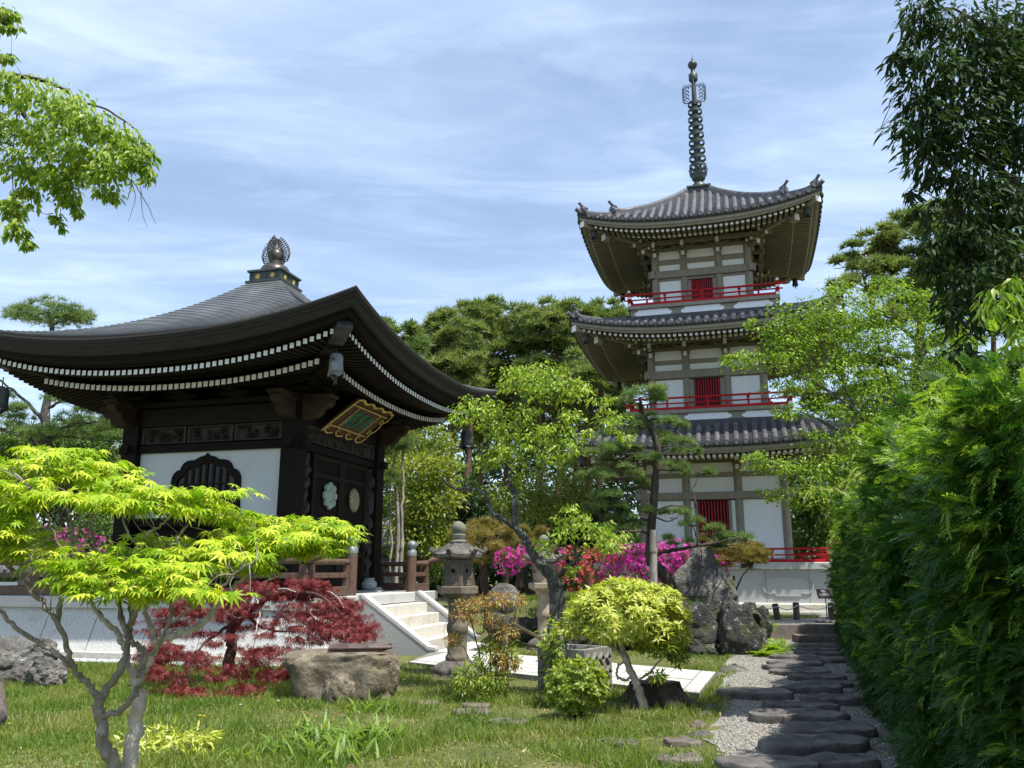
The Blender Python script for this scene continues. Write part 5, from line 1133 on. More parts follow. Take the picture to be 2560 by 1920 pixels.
g = Gt(1142, 1690); lantern('tall brown stone lantern standing beside the hall stairs', (g[0], g[1], g[2] - .02), .80, R(12), 'lanstone')
g = P(1362, 1612, 17.9); lantern('smaller looking pale stone lantern behind the plum trunk', (g[0], g[1], gz(g[0], g[1])), .78, R(20), 'lanstone2')
# grave-like stone lantern far behind the hall
g = P(968, 1420, 27.5); t = thing('stone_pagoda', 'grey stepped stone monument behind the railing right of the hall', 'monument', (g[0], g[1], 0))
for i, (r, z0, z1) in enumerate(((.75, 0, .35), (.55, .35, .7), (.42, .7, 1.75), (.62, 1.75, 1.9), (.38, 1.9, 2.35), (.7, 2.35, 2.5), (.3, 2.5, 2.9), (.12, 2.9, 3.2))):
    mb = MB(); mb.loft([sqr(r, z0), sqr(r, z1 - .03), sqr(r - .03, z1)]); mb.build(('foot', 'base', 'shaft', 'ledge', 'chamber', 'roof', 'neck', 'jewel')[i], M['granite_dark'], t)
# water basin block with carved lattice, spout
g = G(1440, 1745, 0); wb = thing('water_basin', 'square grey stone water basin carved with diamond lattice behind the round shrub', 'basin', (g[0] + .02, g[1] + .35, 0), R(-36))
M['wbstone'] = mat('basin_stone', [(.3, (.13, .125, .11)), (.55, (.22, .21, .185)), (.75, (.32, .31, .275))], 7, .9, .4, 30, spots=[((.10, .11, .06), 2.5, .57, .12)])
mb = MB(); s = .36; zt = .60; mb.loft([sqr(s, -.05), sqr(s, zt), sqr(s - .09, zt), sqr(s - .11, zt - .1)], True); mb.build('block', M['wbstone'], wb)
mb = MB(); mb.loft([sqr(s - .10, zt - .055), sqr(s - .10, zt - .05)], True); wm, t_, n_, l_ = nt('basin_water'); o_ = n_.new('ShaderNodeOutputMaterial'); b_ = n_.new('ShaderNodeBsdfPrincipled'); b_.inputs['Base Color'].default_value = (.02, .025, .02, 1); b_.inputs['Roughness'].default_value = .06; l_.new(b_.outputs[0], o_.inputs[0]); mb.build('basin_water', wm, wb)
mb = MB()
for k in range(4):
    T = side4(k)
    for i in range(4):
        for j in range(3):
            x, z = -.26 + i * .173, .10 + j * .185; o = [(x, z - .09), (x + .085, z), (x, z + .09), (x - .085, z)]; q = [(x + (a - x) * .5, z + (b - z) * .5) for a, b in o]
            n = 4; vs = [T((a, -s - .0, b)) for a, b in o] + [T((a, -s - .028, b)) for a, b in [(x + (a - x) * .85, z + (b - z) * .85) for a, b in o]] + [T((a, -s - .028, b)) for a, b in q] + [T((a, -s - .004, b)) for a, b in q]
            fs = [(r * 4 + c, r * 4 + (c + 1) % 4, (r + 1) * 4 + (c + 1) % 4, (r + 1) * 4 + c) for r in range(3) for c in range(4)]; mb.add(vs, fs)
mb.build('lattice_relief', M['wbstone'], wb)
M['bamboo'] = mat('bamboo', [(.3, (.28, .19, .085)), (.7, (.42, .31, .15))], 5, .45, .1, 20)
M['cutwood'] = mat('cut_wood', [(.3, (.25, .19, .12)), (.7, (.38, .30, .2))], 8, .8, .2, 20)
kp = thing('bamboo_spout', 'bamboo water spout on a short timber post beside the nandina', 'water spout', (P(1262, 1640, 12.3)[0], 12.3, 0))
L = lambda px, py, Y: P(px, py, Y) - np.array([kp.location.x, 12.3, 0])
mb = MB(); a = L(1262, 1655, 12.3); a[2] = 0; mb.tube([a, L(1260, 1565, 12.3)], [.062, .058], 12); mb.build('post', M['cutwood'], kp, auto=50)
mb = MB(); a, b = L(1246, 1548, 12.25), L(1284, 1558, 12.0); mb.tube([a, a + (b - a) * .5, b], [.075, .095, .10], 14); mb.build('head_block', M['cutwood'], kp, auto=50)
mb = MB(); a, b = L(1280, 1558, 12.0), L(1385, 1614, 11.75); pts = [a + (b - a) * s_ for s_ in (0, .3, .31, .32, .65, .66, .67, 1)]; mb.tube(pts, [.026, .025, .03, .025, .024, .029, .024, .023], 10); mb.build('spout_pipe', M['bamboo'], kp, auto=50)
# fence bollards with rope, sign
M['postwood'] = mat('post_wood', [(.3, (.055, .042, .032)), (.7, (.13, .10, .08))], 7, .85, .5, 20, stretch=(3, 3, 1))
bp = []
for px, py, h, lb in ((1944, 1540, .42, 'short dark bollard at the left end of the rope fence, leaning'), (1992, 1543, .45, 'short dark bollard in the middle of the rope fence'), (2078, 1530, .42, 'short dark bollard behind the small sign')):
    g = P(px, py, 22.7 if px < 2050 else 23.2); g[2] = gz(g[0], g[1]); mb = MB(); mb.lathe([(.085, -.1), (.085, h - .02), (.07, h)], seg=12); o = mb.build('bollard', M['postwood'], None, auto=50, loc=g); o.rotation_euler = (0, R(-7) if px < 1960 else 0, 0)
    tag(o, lb, 'bollard', 'bollards of the rope fence'); bp.append(np.array([g[0], g[1], g[2] + h - .08]))
M['rope'] = mat('rope', (.5, .47, .42), 20, .9)
bp = [bp[0] + [-.9, .25, .05]] + bp
mb = MB()
for a, b in zip(bp, bp[1:]):
    pts = [a + (b - a) * s_ + np.array([0, -.09, -.09 * math.sin(PI * s_)]) for s_ in np.linspace(0, 1, 9)]; mb.tube(pts, [.014] * 9, 6)
c = bp[-1]; mb.tube([c + [0, -.09, 0], c + [.6, 0, -.05]], [.014, .014], 6)
tag(mb.build('rope', M['rope']), 'pale rope sagging between the short bollards', 'rope')
g = P(2068, 1546, 21.6); g[2] = gz(g[0], g[1]); sg = thing('information_sign', 'small slanted maroon sign on a thin black post before the pagoda', 'sign', g, R(-6))
mb = MB(); mb.cyl((0, 0, -.1), (0, .0, .60), .014, seg=8); mb.build('post', M['irondark'], sg)
M['maroon'] = mat('maroon_board', (.12, .035, .04), 6, .5); M['signwhite'] = mat('sign_white', (.75, .74, .72), 6, .6)
a = R(38); q = lambda x, y, z=0: (x - .03, -math.cos(a) * .0 + y * math.sin(a) - z * math.cos(a) * .8, .70 + y * math.cos(a) + z * math.sin(a))
mb = MB(); mb.loft([[q(x, y, z) for x, y in ((-.17, -.14), (.17, -.14), (.17, .14), (-.17, .14))] for z in (-.012, .0)]); mb.build('board', M['maroon'], sg)
mb = MB(); mb.loft([[q(-.01 + .05 * math.cos(t), .075 + .045 * math.sin(t), z) for t in np.linspace(0, 2 * PI, 15)[:-1]] for z in (.001, .005)]); mb.build('round_emblem', M['signwhite'], sg)
mb = MB(); rr = random.Random(8)
for r, y in enumerate((-.005, -.035, -.068)):
    x = -.12
    while x < .11:
        w = rr.uniform(.012, .03); mb.loft([[q(x + i, y + j, z) for i, j in ((0, -.011), (w, -.011), (w, .011), (0, .011))] for z in (.001, .004)]); x += w + rr.uniform(.004, .012)
mb.build('sign_lettering', M['signwhite'], sg)
# low tiled boundary wall far left
g = P(170, 1330, 30); bw = thing('boundary_wall', 'low white wall with grey tiled coping far behind the azalea at left', 'wall', (g[0], 31, 0), R(4))
mb = MB(); mb.box(-9, 5.6, -.15, .15, -.1, 1.2); mb.build('wall_face', M['plaster'], bw)
mb = MB(); mb.loft([[(x, y, z) for y, z in ((-.45, 1.52), (-.4, 1.62), (-.12, 1.82), (0, 1.92), (.12, 1.82), (.4, 1.62), (.45, 1.52))] for x in np.linspace(-9.2, 5.8, 2)])
for i in range(60): x = -9.1 + i * .25; mb.tube([(x, -.47, 1.6), (x, -.2, 1.76), (x, 0, 1.93)], [.06, .06, .06], 6)
mb.build('tile_coping', M['tile'], bw)
# tree stump
g = Gt(1640, 1762); ts = thing('tree_stump', 'dark cut tree stump with spreading roots behind the leaning yellow shrub trunk', 'stump', g)
M['stump'] = mat('stump_bark', [(.3, (.04, .03, .024)), (.6, (.10, .078, .06)), (.8, (.16, .13, .10))], 5, .95, 1.0, 14, detail=8, bdist=.05)
mb = MB(); rings = []; rr = np.random.default_rng(3); kk = rr.uniform(0, 6, 5)
for r, z in ((.56, -.08), (.44, .02), (.35, .08), (.30, .16), (.28, .22), (.27, .27)):
    rings.append([(r * (1 + (.28 * (1 - z * 2) if z < .4 else 0) * math.sin(5 * a + kk[0]) + .07 * math.sin(11 * a + kk[1])) * math.cos(a), r * (1 + (.28 * (1 - z * 2) if z < .4 else 0) * math.sin(5 * a + kk[0]) + .07 * math.sin(11 * a + kk[1])) * math.sin(a) * .85, z + (.04 * math.sin(2 * a) if z > .3 else 0)) for a in np.linspace(0, 2 * PI, 41)[:-1]])
mb.loft(rings); mb.build('stump_body', M['stump'], ts, auto=50)
mb = MB()
for a, L_ in ((-.4, .75), (-1.3, .6), (-2.4, .55), (.5, .6)):
    p = smooth_path([(.2 * math.cos(a), .2 * math.sin(a), .16), (.4 * math.cos(a), .4 * math.sin(a), .05), (L_ * math.cos(a + .15), L_ * math.sin(a + .15), -.04)], 4); mb = MB(); mb.tube(p, list(np.linspace(.09, .025, len(p))), 8); mb.build('root', M['stump'], ts, auto=60)
# ------------------------------------------------------------------ barks and leaves
def bark(name, stops, spots=None, st=(3, 3, .7), sc=4): return mat(name, stops, sc, .92, .9, 9, stretch=st, spots=spots, detail=8, bdist=.03)
M['bark_maple'] = bark('maple_bark', [(.3, (.17, .145, .11)), (.6, (.32, .28, .22)), (.8, (.45, .40, .32))], [((.38, .36, .31), 9, .57, .05)], (6, 6, 2))
M['bark_pale'] = bark('pale_bark', [(.3, (.42, .37, .31)), (.6, (.60, .53, .46)), (.8, (.70, .64, .56))], [((.58, .56, .47), 12, .60, .04), ((.2, .17, .13), 7, .62, .06)], (5, 5, 2))
M['bark_red'] = bark('dark_red_bark', [(.3, (.05, .025, .022)), (.7, (.12, .06, .05))])
M['bark_grey'] = bark('lichen_bark', [(.3, (.038, .035, .03)), (.6, (.095, .09, .078)), (.8, (.18, .178, .155))], [((.30, .31, .26), 7, .58, .06)], (4, 4, 1.5))
M['bark_pine'] = bark('pine_bark', [(.3, (.06, .035, .025)), (.6, (.13, .075, .052)), (.8, (.21, .125, .085))], None, (2, 2, .6), 2)
M['bark_dark'] = bark('dark_bark', [(.3, (.03, .024, .02)), (.7, (.09, .072, .058))])
M['bark_white'] = bark('pale_trunk', [(.3, (.2, .18, .15)), (.7, (.42, .39, .34))], [((.12, .10, .08), 4, .58, .06)])
M['l_maple'] = leafmat('maple_leaf', [(.18, .32, .012), (.32, .46, .02), (.46, .55, .032), (.62, .62, .08)], .38, (1.0, 1.2, .3), .5, .25)
M['l_red'] = leafmat('red_maple_leaf', [(.09, .011, .014), (.16, .019, .022), (.23, .036, .034), (.18, .05, .04)], .35, (1.4, .7, .7), .5)
M['l_weep'] = leafmat('weeping_leaf', [(.12, .21, .025), (.21, .32, .04), (.32, .42, .07), (.42, .48, .15)], .5, (1.25, 1.35, .5), .38)
M['l_dark'] = leafmat('evergreen_leaf', [(.018, .034, .016), (.030, .055, .022), (.045, .08, .028), (.07, .115, .036)], .25, (1.4, 1.6, .6), .6, .1)
M['l_cherry'] = leafmat('cherry_leaf', [(.09, .18, .018), (.16, .27, .025), (.25, .36, .04), (.34, .43, .07)], .38, (1.25, 1.35, .45), .4)
M['l_plum'] = leafmat('plum_leaf', [(.12, .23, .02), (.22, .35, .032), (.34, .44, .055), (.48, .52, .11)], .42, (1.25, 1.3, .45), .4)
M['l_yellow'] = leafmat('yellow_leaf', [(.33, .42, .04), (.46, .54, .07), (.58, .61, .13), (.68, .66, .26)], .4, (1.1, 1.1, .4), .45)
M['l_shrub'] = leafmat('shrub_leaf', [(.10, .19, .02), (.19, .29, .035), (.32, .38, .06), (.40, .42, .10)], .4, None, .35, .5)
M['l_nandina'] = leafmat('nandina_leaf', [(.30, .13, .06), (.42, .24, .10), (.38, .34, .09), (.24, .27, .05)], .4, (1.3, 1.1, .6), .4)
M['l_green'] = leafmat('bush_leaf', [(.035, .075, .014), (.06, .12, .02), (.10, .17, .03), (.15, .21, .045)], .35, None, .45, patch=.8)
M['l_olive'] = leafmat('olive_leaf', [(.09, .15, .02), (.16, .22, .03), (.25, .29, .05), (.33, .32, .08)], .4, None, .4, patch=.7)
M['l_forest'] = leafmat('forest_leaf', [(.018, .04, .012), (.035, .07, .018), (.06, .10, .026), (.09, .13, .035)], .3, None, .5, patch=.35)
M['n_pine'] = leafmat('pine_needle', [(.09, .145, .04), (.15, .215, .06), (.225, .285, .085), (.32, .35, .13)], .35, (1.3, 1.3, .6), .5, patch=.45)
M['n_niwaki'] = leafmat('garden_pine_needle', [(.065, .12, .036), (.115, .19, .055), (.18, .26, .075), (.26, .33, .11)], .3, (1.3, 1.3, .6), .5, patch=2)
M['n_gold'] = leafmat('golden_needle', [(.13, .15, .035), (.21, .20, .05), (.30, .24, .07), (.36, .25, .09)], .3, (1.3, 1.2, .6), .5, patch=3)
M['l_hedge'] = leafmat('hedge_spray', [(.016, .050, .011), (.028, .080, .015), (.046, .114, .021), (.074, .155, .03)], .36, (1.3, 1.5, .5), .5, .25, patch=1.5)
M['l_hedgenew'] = leafmat('hedge_new_spray', [(.12, .22, .024), (.18, .30, .034), (.26, .38, .05), (.34, .44, .08)], .45, (1.25, 1.35, .45), .5, .25)
M['l_bamboo'] = leafmat('bamboo_leaf', [(.14, .23, .035), (.22, .31, .06), (.32, .39, .11), (.40, .44, .18)], .45, (1.2, 1.3, .5), .4)
M['f_magenta'] = leafmat('magenta_petal', [(.50, .02, .28), (.62, .04, .36), (.72, .09, .46), (.55, .03, .40)], .35, (1.2, .8, 1.2), .6)
M['f_salmon'] = leafmat('salmon_petal', [(.65, .08, .10), (.75, .16, .14), (.70, .10, .22)], .35, (1.2, .9, .9), .6)
M['f_yellow'] = mat('yellow_petal', (.75, .55, .03), 8, .6); M['f_white'] = mat('white_petal', (.75, .75, .72), 8, .6)
M['fern'] = leafmat('fern_frond', [(.10, .19, .02), (.18, .29, .03), (.28, .38, .05)], .45)
LEAF_FLOWER = [leaf_palm(5, .2, -.25, 150, .55), leaf_palm(5, .22, .1, 150, .6)]

def limbs(name, m, parent, specs, Y, base=None, seg=8, wob=.006, seed=1):
    """specs: (photo points, start radius, end radius[, depth change]) -> one woody mesh"""
    mb = MB(); o0 = np.array(parent.location) if parent else np.zeros(3)
    for i, s in enumerate(specs):
        pts, r0, r1 = s[:3]; dy = s[3] if len(s) > 3 else 0; n = len(pts)
        w = [P(px, py, Y + dy * k / (n - 1)) - o0 for k, (px, py) in enumerate(pts)]
        if base is not None and i in ((base,) if isinstance(base, int) else base): w[0] = np.array([w[0][0], w[0][1], gz(w[0][0] + o0[0], w[0][1] + o0[1]) - o0[2] - .05])
        limb(mb, w, r0, r1, seg, 6, wob, seed + i)
    return mb.build(name, m, parent, auto=70)
def rel(blobs, t): o = np.array(t.location); return [(c - o, r, w) for c, r, w in blobs]
def twigs(trunk, cens, r=.006, seed=0, every=1, lim=.55):
    """thin twigs from the nearest limb point to each leaf clump"""
    mb = MB(); roots = limb_pts(trunk); rr = np.random.default_rng(seed)
    for c in cens[::every]:
        k = np.argmin(((roots - c) ** 2).sum(1)); a = roots[k]; b = np.array(c); 
        if not .03 < np.linalg.norm(b - a) < lim: continue
        mid = (a + b) / 2 + rr.normal(0, .06, 3) * np.linalg.norm(b - a) + [0, 0, .06 * np.linalg.norm(b - a)]; mb.tube(smooth_path([a, mid, b], 3), [r, r * .9, r * .8, r * .7, r * .6, r * .5, r * .4], 4)
    return merge_into(trunk, mb)
def limb_pts(o): v = np.array([p.co for p in o.data.vertices]); return v[::4]
# ------------------------------------------------------------------ lime green maple in front
Y0 = 5.2
mp = thing('maple_tree', 'lime green maple with layered foliage and grey forked trunk in the left foreground', 'tree', (P(296, 2140, Y0)[0], Y0, 0))
tr = limbs('trunk', M['bark_maple'], mp, [([(300, 2140), (285, 1935), (264, 1871), (252, 1792), (247, 1735)], .047, .029), ([(249, 1745), (215, 1705), (183, 1668), (168, 1624), (143, 1555), (89, 1485), (30, 1426), (-20, 1360)], .021, .010, -.1), ([(178, 1665), (114, 1614), (49, 1574), (0, 1525), (-60, 1470)], .015, .010, -.2),
 ([(249, 1740), (296, 1683), (316, 1634), (326, 1574), (331, 1510), (370, 1440), (390, 1400)], .024, .010, .2), ([(328, 1560), (345, 1520), (385, 1490), (400, 1450)], .02, .009, -.2), ([(255, 1790), (300, 1778), (335, 1740), (351, 1703), (348, 1668), (395, 1614), (425, 1560), (494, 1505), (563, 1455), (640, 1400)], .020, .006, -.3), ([(351, 1690), (358, 1640), (350, 1618), (322, 1600), (311, 1565), (301, 1520), (290, 1440)], .022, .009, .1),
 ([(425, 1560), (430, 1500), (415, 1450)], .014, .006), ([(143, 1555), (160, 1450), (180, 1330), (160, 1230)], .018, .007, .2), ([(160, 1400), (120, 1300), (80, 1220)], .012, .005, -.2), ([(390, 1400), (470, 1310), (500, 1250)], .012, .005, .2), ([(320, 1590), (280, 1460), (230, 1330), (260, 1240)], .016, .006, .3), ([(200, 1330), (230, 1290), (300, 1250), (370, 1235)], .009, .004, .2)], Y0, base=0, seed=3)
mbl = [blob(b[0], b[1], b[2], b[3] * 1.06, b[4] * 1.0, dep=.9) for b in [(50, 1165, 5.2, 130, 42), (180, 1190, 5.4, 150, 42), (120, 1128, 5.5, 100, 18), (320, 1218, 5.3, 120, 36), (470, 1242, 5.2, 130, 38), (575, 1272, 5.3, 80, 30), (250, 1250, 5.0, 140, 34), (60, 1230, 4.9, 90, 45), (25, 1315, 4.9, 70, 70), (20, 1395, 5.0, 55, 40),
 (300, 1400, 5.1, 170, 40), (210, 1432, 4.9, 110, 36), (440, 1415, 5.0, 150, 42), (560, 1375, 5.2, 110, 42), (620, 1400, 5.1, 80, 32), (370, 1462, 4.9, 150, 34), (500, 1462, 4.8, 110, 28), (120, 1345, 5.5, 60, 30), (290, 1480, 4.8, 90, 22), (400, 1350, 5.5, 100, 20)]]
def layered(name, m, t, T, blobs, n, size, upn=1.3, droop=.35, jit=.35, sub=0):
    pos, d = [], []
    tot = sum(b[2] for b in blobs)
    for c, r, w in blobs:
        k = max(8, int(n * w / tot))
        if sub:   # leaf sprays: small flat groups strewn through the blob
            q = max(2, k // sub); sc = nrm(rng.normal(0, 1, (q, 3))) * rng.uniform(0, 1, (q, 1)) ** .42; wi = rng.integers(0, q, k); o = rng.normal(0, 1, (k, 3)) * [.24, .24, .14]
            pos.append(c + (sc[wi] + o) * np.array(r)); d.append(sc[wi] * [.7, .7, .2] + o * 2)
        else: q = nrm(rng.normal(0, 1, (k, 3))) * rng.uniform(0, 1, (k, 1)) ** .42; pos.append(c + q * np.array(r)); d.append(q * [1, 1, .3])
    pos, d = np.concatenate(pos), np.concatenate(d); k = len(pos); d = d * .9 + rng.normal(0, jit, (k, 3)); d[:, 2] = -droop * rng.uniform(.3, 1.6, k)
    return scatter(name, m, t, T, pos, frames(d, rng.normal(0, .32, (k, 3)) + [0, 0, upn]), size * rng.uniform(.65, 1.25, k)), pos
cr, lp = layered('crown', M['l_maple'], mp, LEAF_MAPLE, rel(mbl, mp), 2900, .079, sub=15)
twigs(tr, lp, .0035, 5, 9)
# the pale, cut trunk beside it
mp2 = thing('maple_tree', 'pale lichen spotted maple with a sawn off trunk, tight beside the grey forked one', 'tree', (P(322, 2140, 5.3)[0], 5.3, 0))
tr = limbs('trunk', M['bark_pale'], mp2, [([(312, 2140), (326, 1920), (336, 1830), (351, 1728)], .052, .040), ([(344, 1770), (341, 1712), (366, 1668), (390, 1609), (376, 1560), (361, 1510), (348, 1440), (348, 1367)], .024, .010, .05), ([(390, 1609), (440, 1585), (494, 1569), (530, 1530), (563, 1485), (610, 1440), (690, 1385), (760, 1350)], .027, .007, .2), ([(341, 1712), (322, 1660), (311, 1619), (292, 1584), (250, 1540), (227, 1505), (215, 1450)], .026, .010, .05), ([(348, 1367), (325, 1335), (306, 1298), (300, 1270)], .009, .004, .1), ([(348, 1367), (375, 1330), (415, 1303), (440, 1270)], .011, .005, .1), ([(224, 1500), (228, 1420), (232, 1385)], .009, .006), ([(232, 1385), (200, 1335)], .006, .004), ([(232, 1385), (262, 1345)], .006, .004)], 5.3, base=0, seed=23)
mb = MB(); o0 = np.array(mp2.location); a = P(350, 1728, 5.3) - o0; b = P(351, 1724, 5.3) - o0; mb.cyl(a, b, .045, .042, 14); mb.build('sawn_end', M['cutwood'], mp2)
mb2 = [blob(*b, dep=.9) for b in [(745, 1330, 5.5, 135, 44), (820, 1325, 5.5, 62, 34), (660, 1300, 5.6, 90, 26), (690, 1355, 5.4, 110, 36), (800, 1365, 5.4, 70, 24), (590, 1345, 5.6, 70, 24), (450, 1262, 5.7, 110, 26)]]
cr, lp = layered('crown', M['l_maple'], mp2, LEAF_MAPLE, rel(mb2, mp2), 1150, .076, sub=15); twigs(tr, lp, .003, 6, 9)
# ------------------------------------------------------------------ red laceleaf maple
g = Gt(588, 1700); rm = thing('red_maple', 'dark red laceleaf maple cascading before the granite platform', 'tree', g); YR = g[1]
tr = limbs('trunk', M['bark_red'], rm, [([(590, 1705), (572, 1660), (580, 1620), (575, 1585), (600, 1545), (625, 1525)], .10, .06), ([(625, 1525), (680, 1490), (740, 1480), (800, 1490), (850, 1530)], .05, .012, -.8), ([(600, 1545), (560, 1505), (480, 1500), (420, 1540), (390, 1600)], .045, .012, -.6), ([(610, 1530), (640, 1470), (700, 1440)], .035, .01, .3), ([(620, 1525), (640, 1560), (700, 1580), (770, 1570)], .03, .01, -1.2), ([(590, 1550), (550, 1580), (500, 1620), (470, 1690)], .03, .01, -1.4)], YR, base=0, seed=31)
limbs('bare_twigs', M['bark_pale'], rm, [([(640, 1480), (625, 1520), (600, 1545), (570, 1535)], .016, .008, -.7), ([(625, 1480), (700, 1472), (740, 1480)], .014, .006, -.9), ([(640, 1490), (650, 1530), (640, 1580)], .014, .006, -1.), ([(770, 1480), (772, 1520), (790, 1550)], .008, .004, -1.2), ([(800, 1470), (840, 1490), (860, 1520)], .01, .004, -.9)], YR, seed=33)
rb = []; rr = np.random.default_rng(12)
for i in range(165):
    x = rr.uniform(375, 905); top = np.interp(x, [380, 430, 520, 640, 740, 820, 880, 910], [1560, 1500, 1470, 1450, 1432, 1450, 1500, 1570]); bot = np.interp(x, [380, 450, 560, 640, 700, 780, 910], [1680, 1730, 1770, 1760, 1730, 1640, 1590]); f = rr.uniform(0, 1) ** 1.5; y = top + 12 + (bot - top) * f
    rb.append((x, y, 12.9 - 1.6 * f + rr.uniform(-.3, .3), rr.uniform(26, 62), rr.uniform(6, 13)))
cr, lp = layered('crown', M['l_red'], rm, LEAF_LACE, rel([blob(*b, dep=.8) for b in rb], rm), 6000, .09, .9, .7, .5)
twigs(tr, lp, .004, 7, 60)
# ------------------------------------------------------------------ weeping tree at the top left
wt = thing('weeping_tree', 'drooping light green branch of a tree hanging in at the top left', 'tree', (-5.9, 6.3, 0))
tr = limbs('trunk', M['bark_dark'], wt, [([(-800, 1900), (-760, 1300), (-640, 700), (-420, 380)], .16, .06), ([(-420, 380), (-200, 270), (0, 252), (45, 262), (62, 290), (80, 315)], .045, .010), ([(-420, 380), (-200, 200), (0, 188), (100, 200), (160, 225), (200, 255)], .03, .009), ([(200, 255), (262, 272), (310, 302), (340, 325), (352, 345)], .009, .004), ([(310, 305), (322, 380), (330, 450), (318, 500)], .008, .003), ([(80, 312), (120, 400), (150, 480), (150, 560)], .007, .002), ([(150, 290), (190, 400), (200, 520)], .006, .002), ([(45, 262), (30, 420), (45, 590)], .006, .002), ([(240, 290), (270, 400), (275, 490)], .005, .002), ([(330, 450), (350, 480), (372, 520), (390, 560)], .005, .0015), ([(352, 490), (358, 540), (370, 570)], .003, .001), ([(330, 455), (338, 500), (320, 555)], .004, .001), ([(-420, 380), (-150, 60), (-20, 20), (10, 60)], .06, .01, -.3)], 5.9, base=0, seed=41, wob=.002)
wb_ = [(40, 225, 5.6, 90, 30), (150, 265, 5.6, 90, 36), (230, 310, 5.5, 80, 40), (300, 350, 5.5, 55, 40), (350, 390, 5.5, 36, 50), (375, 430, 5.5, 18, 40), (100, 330, 5.8, 90, 40), (200, 390, 5.6, 80, 40), (270, 430, 5.5, 60, 40), (270, 490, 5.5, 36, 18), (160, 450, 5.7, 50, 60), (190, 520, 5.7, 16, 26), (145, 550, 5.7, 14, 24), (60, 420, 5.8, 70, 40), (70, 490, 5.9, 40, 24), (20, 510, 5.6, 36, 40), (40, 570, 5.5, 26, 30), (65, 605, 5.5, 14, 14), (15, 40, 5.6, 22, 50), (30, 78, 5.6, 24, 12), (10, 140, 5.6, 22, 20), (-60, 300, 5.7, 70, 120), (-120, 120, 5.8, 80, 120)]
cr, lp = layered('crown', M['l_weep'], wt, LEAF_OVAL, rel([blob(*b, dep=1.1) for b in wb_], wt), 8500, .06, .8, 1.25, .45, sub=16); twigs(tr, lp, .0025, 8, 20, .28)
# ------------------------------------------------------------------ dark evergreen at the top right
ev = thing('evergreen_oak', 'tall dark evergreen tree with narrow leaves overhanging the top right', 'tree', (7.6, 9.6, 0))
tr = limbs('trunk', M['bark_dark'], ev, [([(2830, 1700), (2800, 1100), (2760, 600), (2720, 200), (2700, -300)], .24, .10, -.3), ([(2790, 900), (2640, 560), (2500, 430), (2400, 370), (2330, 350)], .07, .012, -.9), ([(2780, 800), (2600, 700), (2480, 600), (2380, 540)], .06, .012, -.8), ([(2760, 500), (2600, 200), (2480, 80), (2380, 20)], .06, .012, -.9), ([(2400, 370), (2320, 310), (2250, 315), (2190, 323)], .010, .003, -.3), ([(2380, 540), (2340, 500), (2290, 470), (2262, 478)], .008, .003, -.2), ([(2300, 60), (2260, 30), (2240, 0)], .008, .003), ([(2790, 1000), (2600, 850), (2480, 780), (2420, 840)], .05, .01, -.9)], 9.3, base=0, seed=51)
eb = [(2300, 40, 8.4, 60, 60), (2400, 80, 8.5, 110, 90), (2340, 200, 8.4, 90, 90), (2460, 200, 8.6, 110, 110), (2540, 120, 8.8, 90, 150), (2250, 150, 8.4, 34, 30), (2300, 320, 8.4, 70, 60), (2240, 325, 8.3, 34, 14), (2400, 340, 8.5, 110, 90), (2520, 350, 8.8, 100, 110), (2320, 430, 8.5, 50, 36), (2420, 480, 8.6, 100, 70), (2520, 520, 8.7, 100, 80), (2390, 590, 8.5, 80, 70), (2480, 650, 8.6, 100, 70), (2330, 640, 8.5, 44, 50), (2310, 530, 8.4, 26, 20), (2400, 710, 8.5, 70, 50), (2420, 790, 8.4, 50, 60), (2400, 880, 8.3, 30, 50), (2440, 900, 8.3, 24, 34), (2550, 760, 8.7, 60, 60), (2370, 770, 8.4, 26, 36), (2660, 300, 9, 130, 320), (2290, 250, 8.4, 24, 22), (2680, 750, 9, 100, 150), (2235, 130, 8.3, 14, 12), (2270, 480, 8.3, 16, 16)]
cr, lp = layered('crown', M['l_dark'], ev, LEAF_SLIM, rel([blob(*b, dep=1.2) for b in eb], ev), 15000, .14, .75, .8, .5, sub=12); twigs(tr, lp, .004, 9, 24)
# young pale-leaved tree poking out over the hedge
yt = thing('sapling', 'pale green sapling with long leaves poking over the hedge at right', 'tree', (P(2600, 900, 7.4)[0], 7.4, 0))
tr = limbs('trunk', M['bark_dark'], yt, [([(2640, 1750), (2600, 1100), (2570, 850), (2540, 730)], .03, .006), ([(2590, 1000), (2520, 850), (2460, 770)], .012, .004), ([(2570, 850), (2520, 780), (2470, 740)], .01, .003)], 7.4, base=0, seed=55)
cr, lp = layered('crown', M['l_cherry'], yt, LEAF_SLIM, rel([blob(*b) for b in [(2500, 740, 7.2, 60, 34), (2470, 780, 7.2, 34, 24), (2545, 790, 7.3, 40, 60), (2530, 700, 7.3, 34, 20), (2540, 860, 7.2, 30, 40), (2600, 780, 7.4, 60, 80)]], yt), 420, .125, .8, .8, .5)
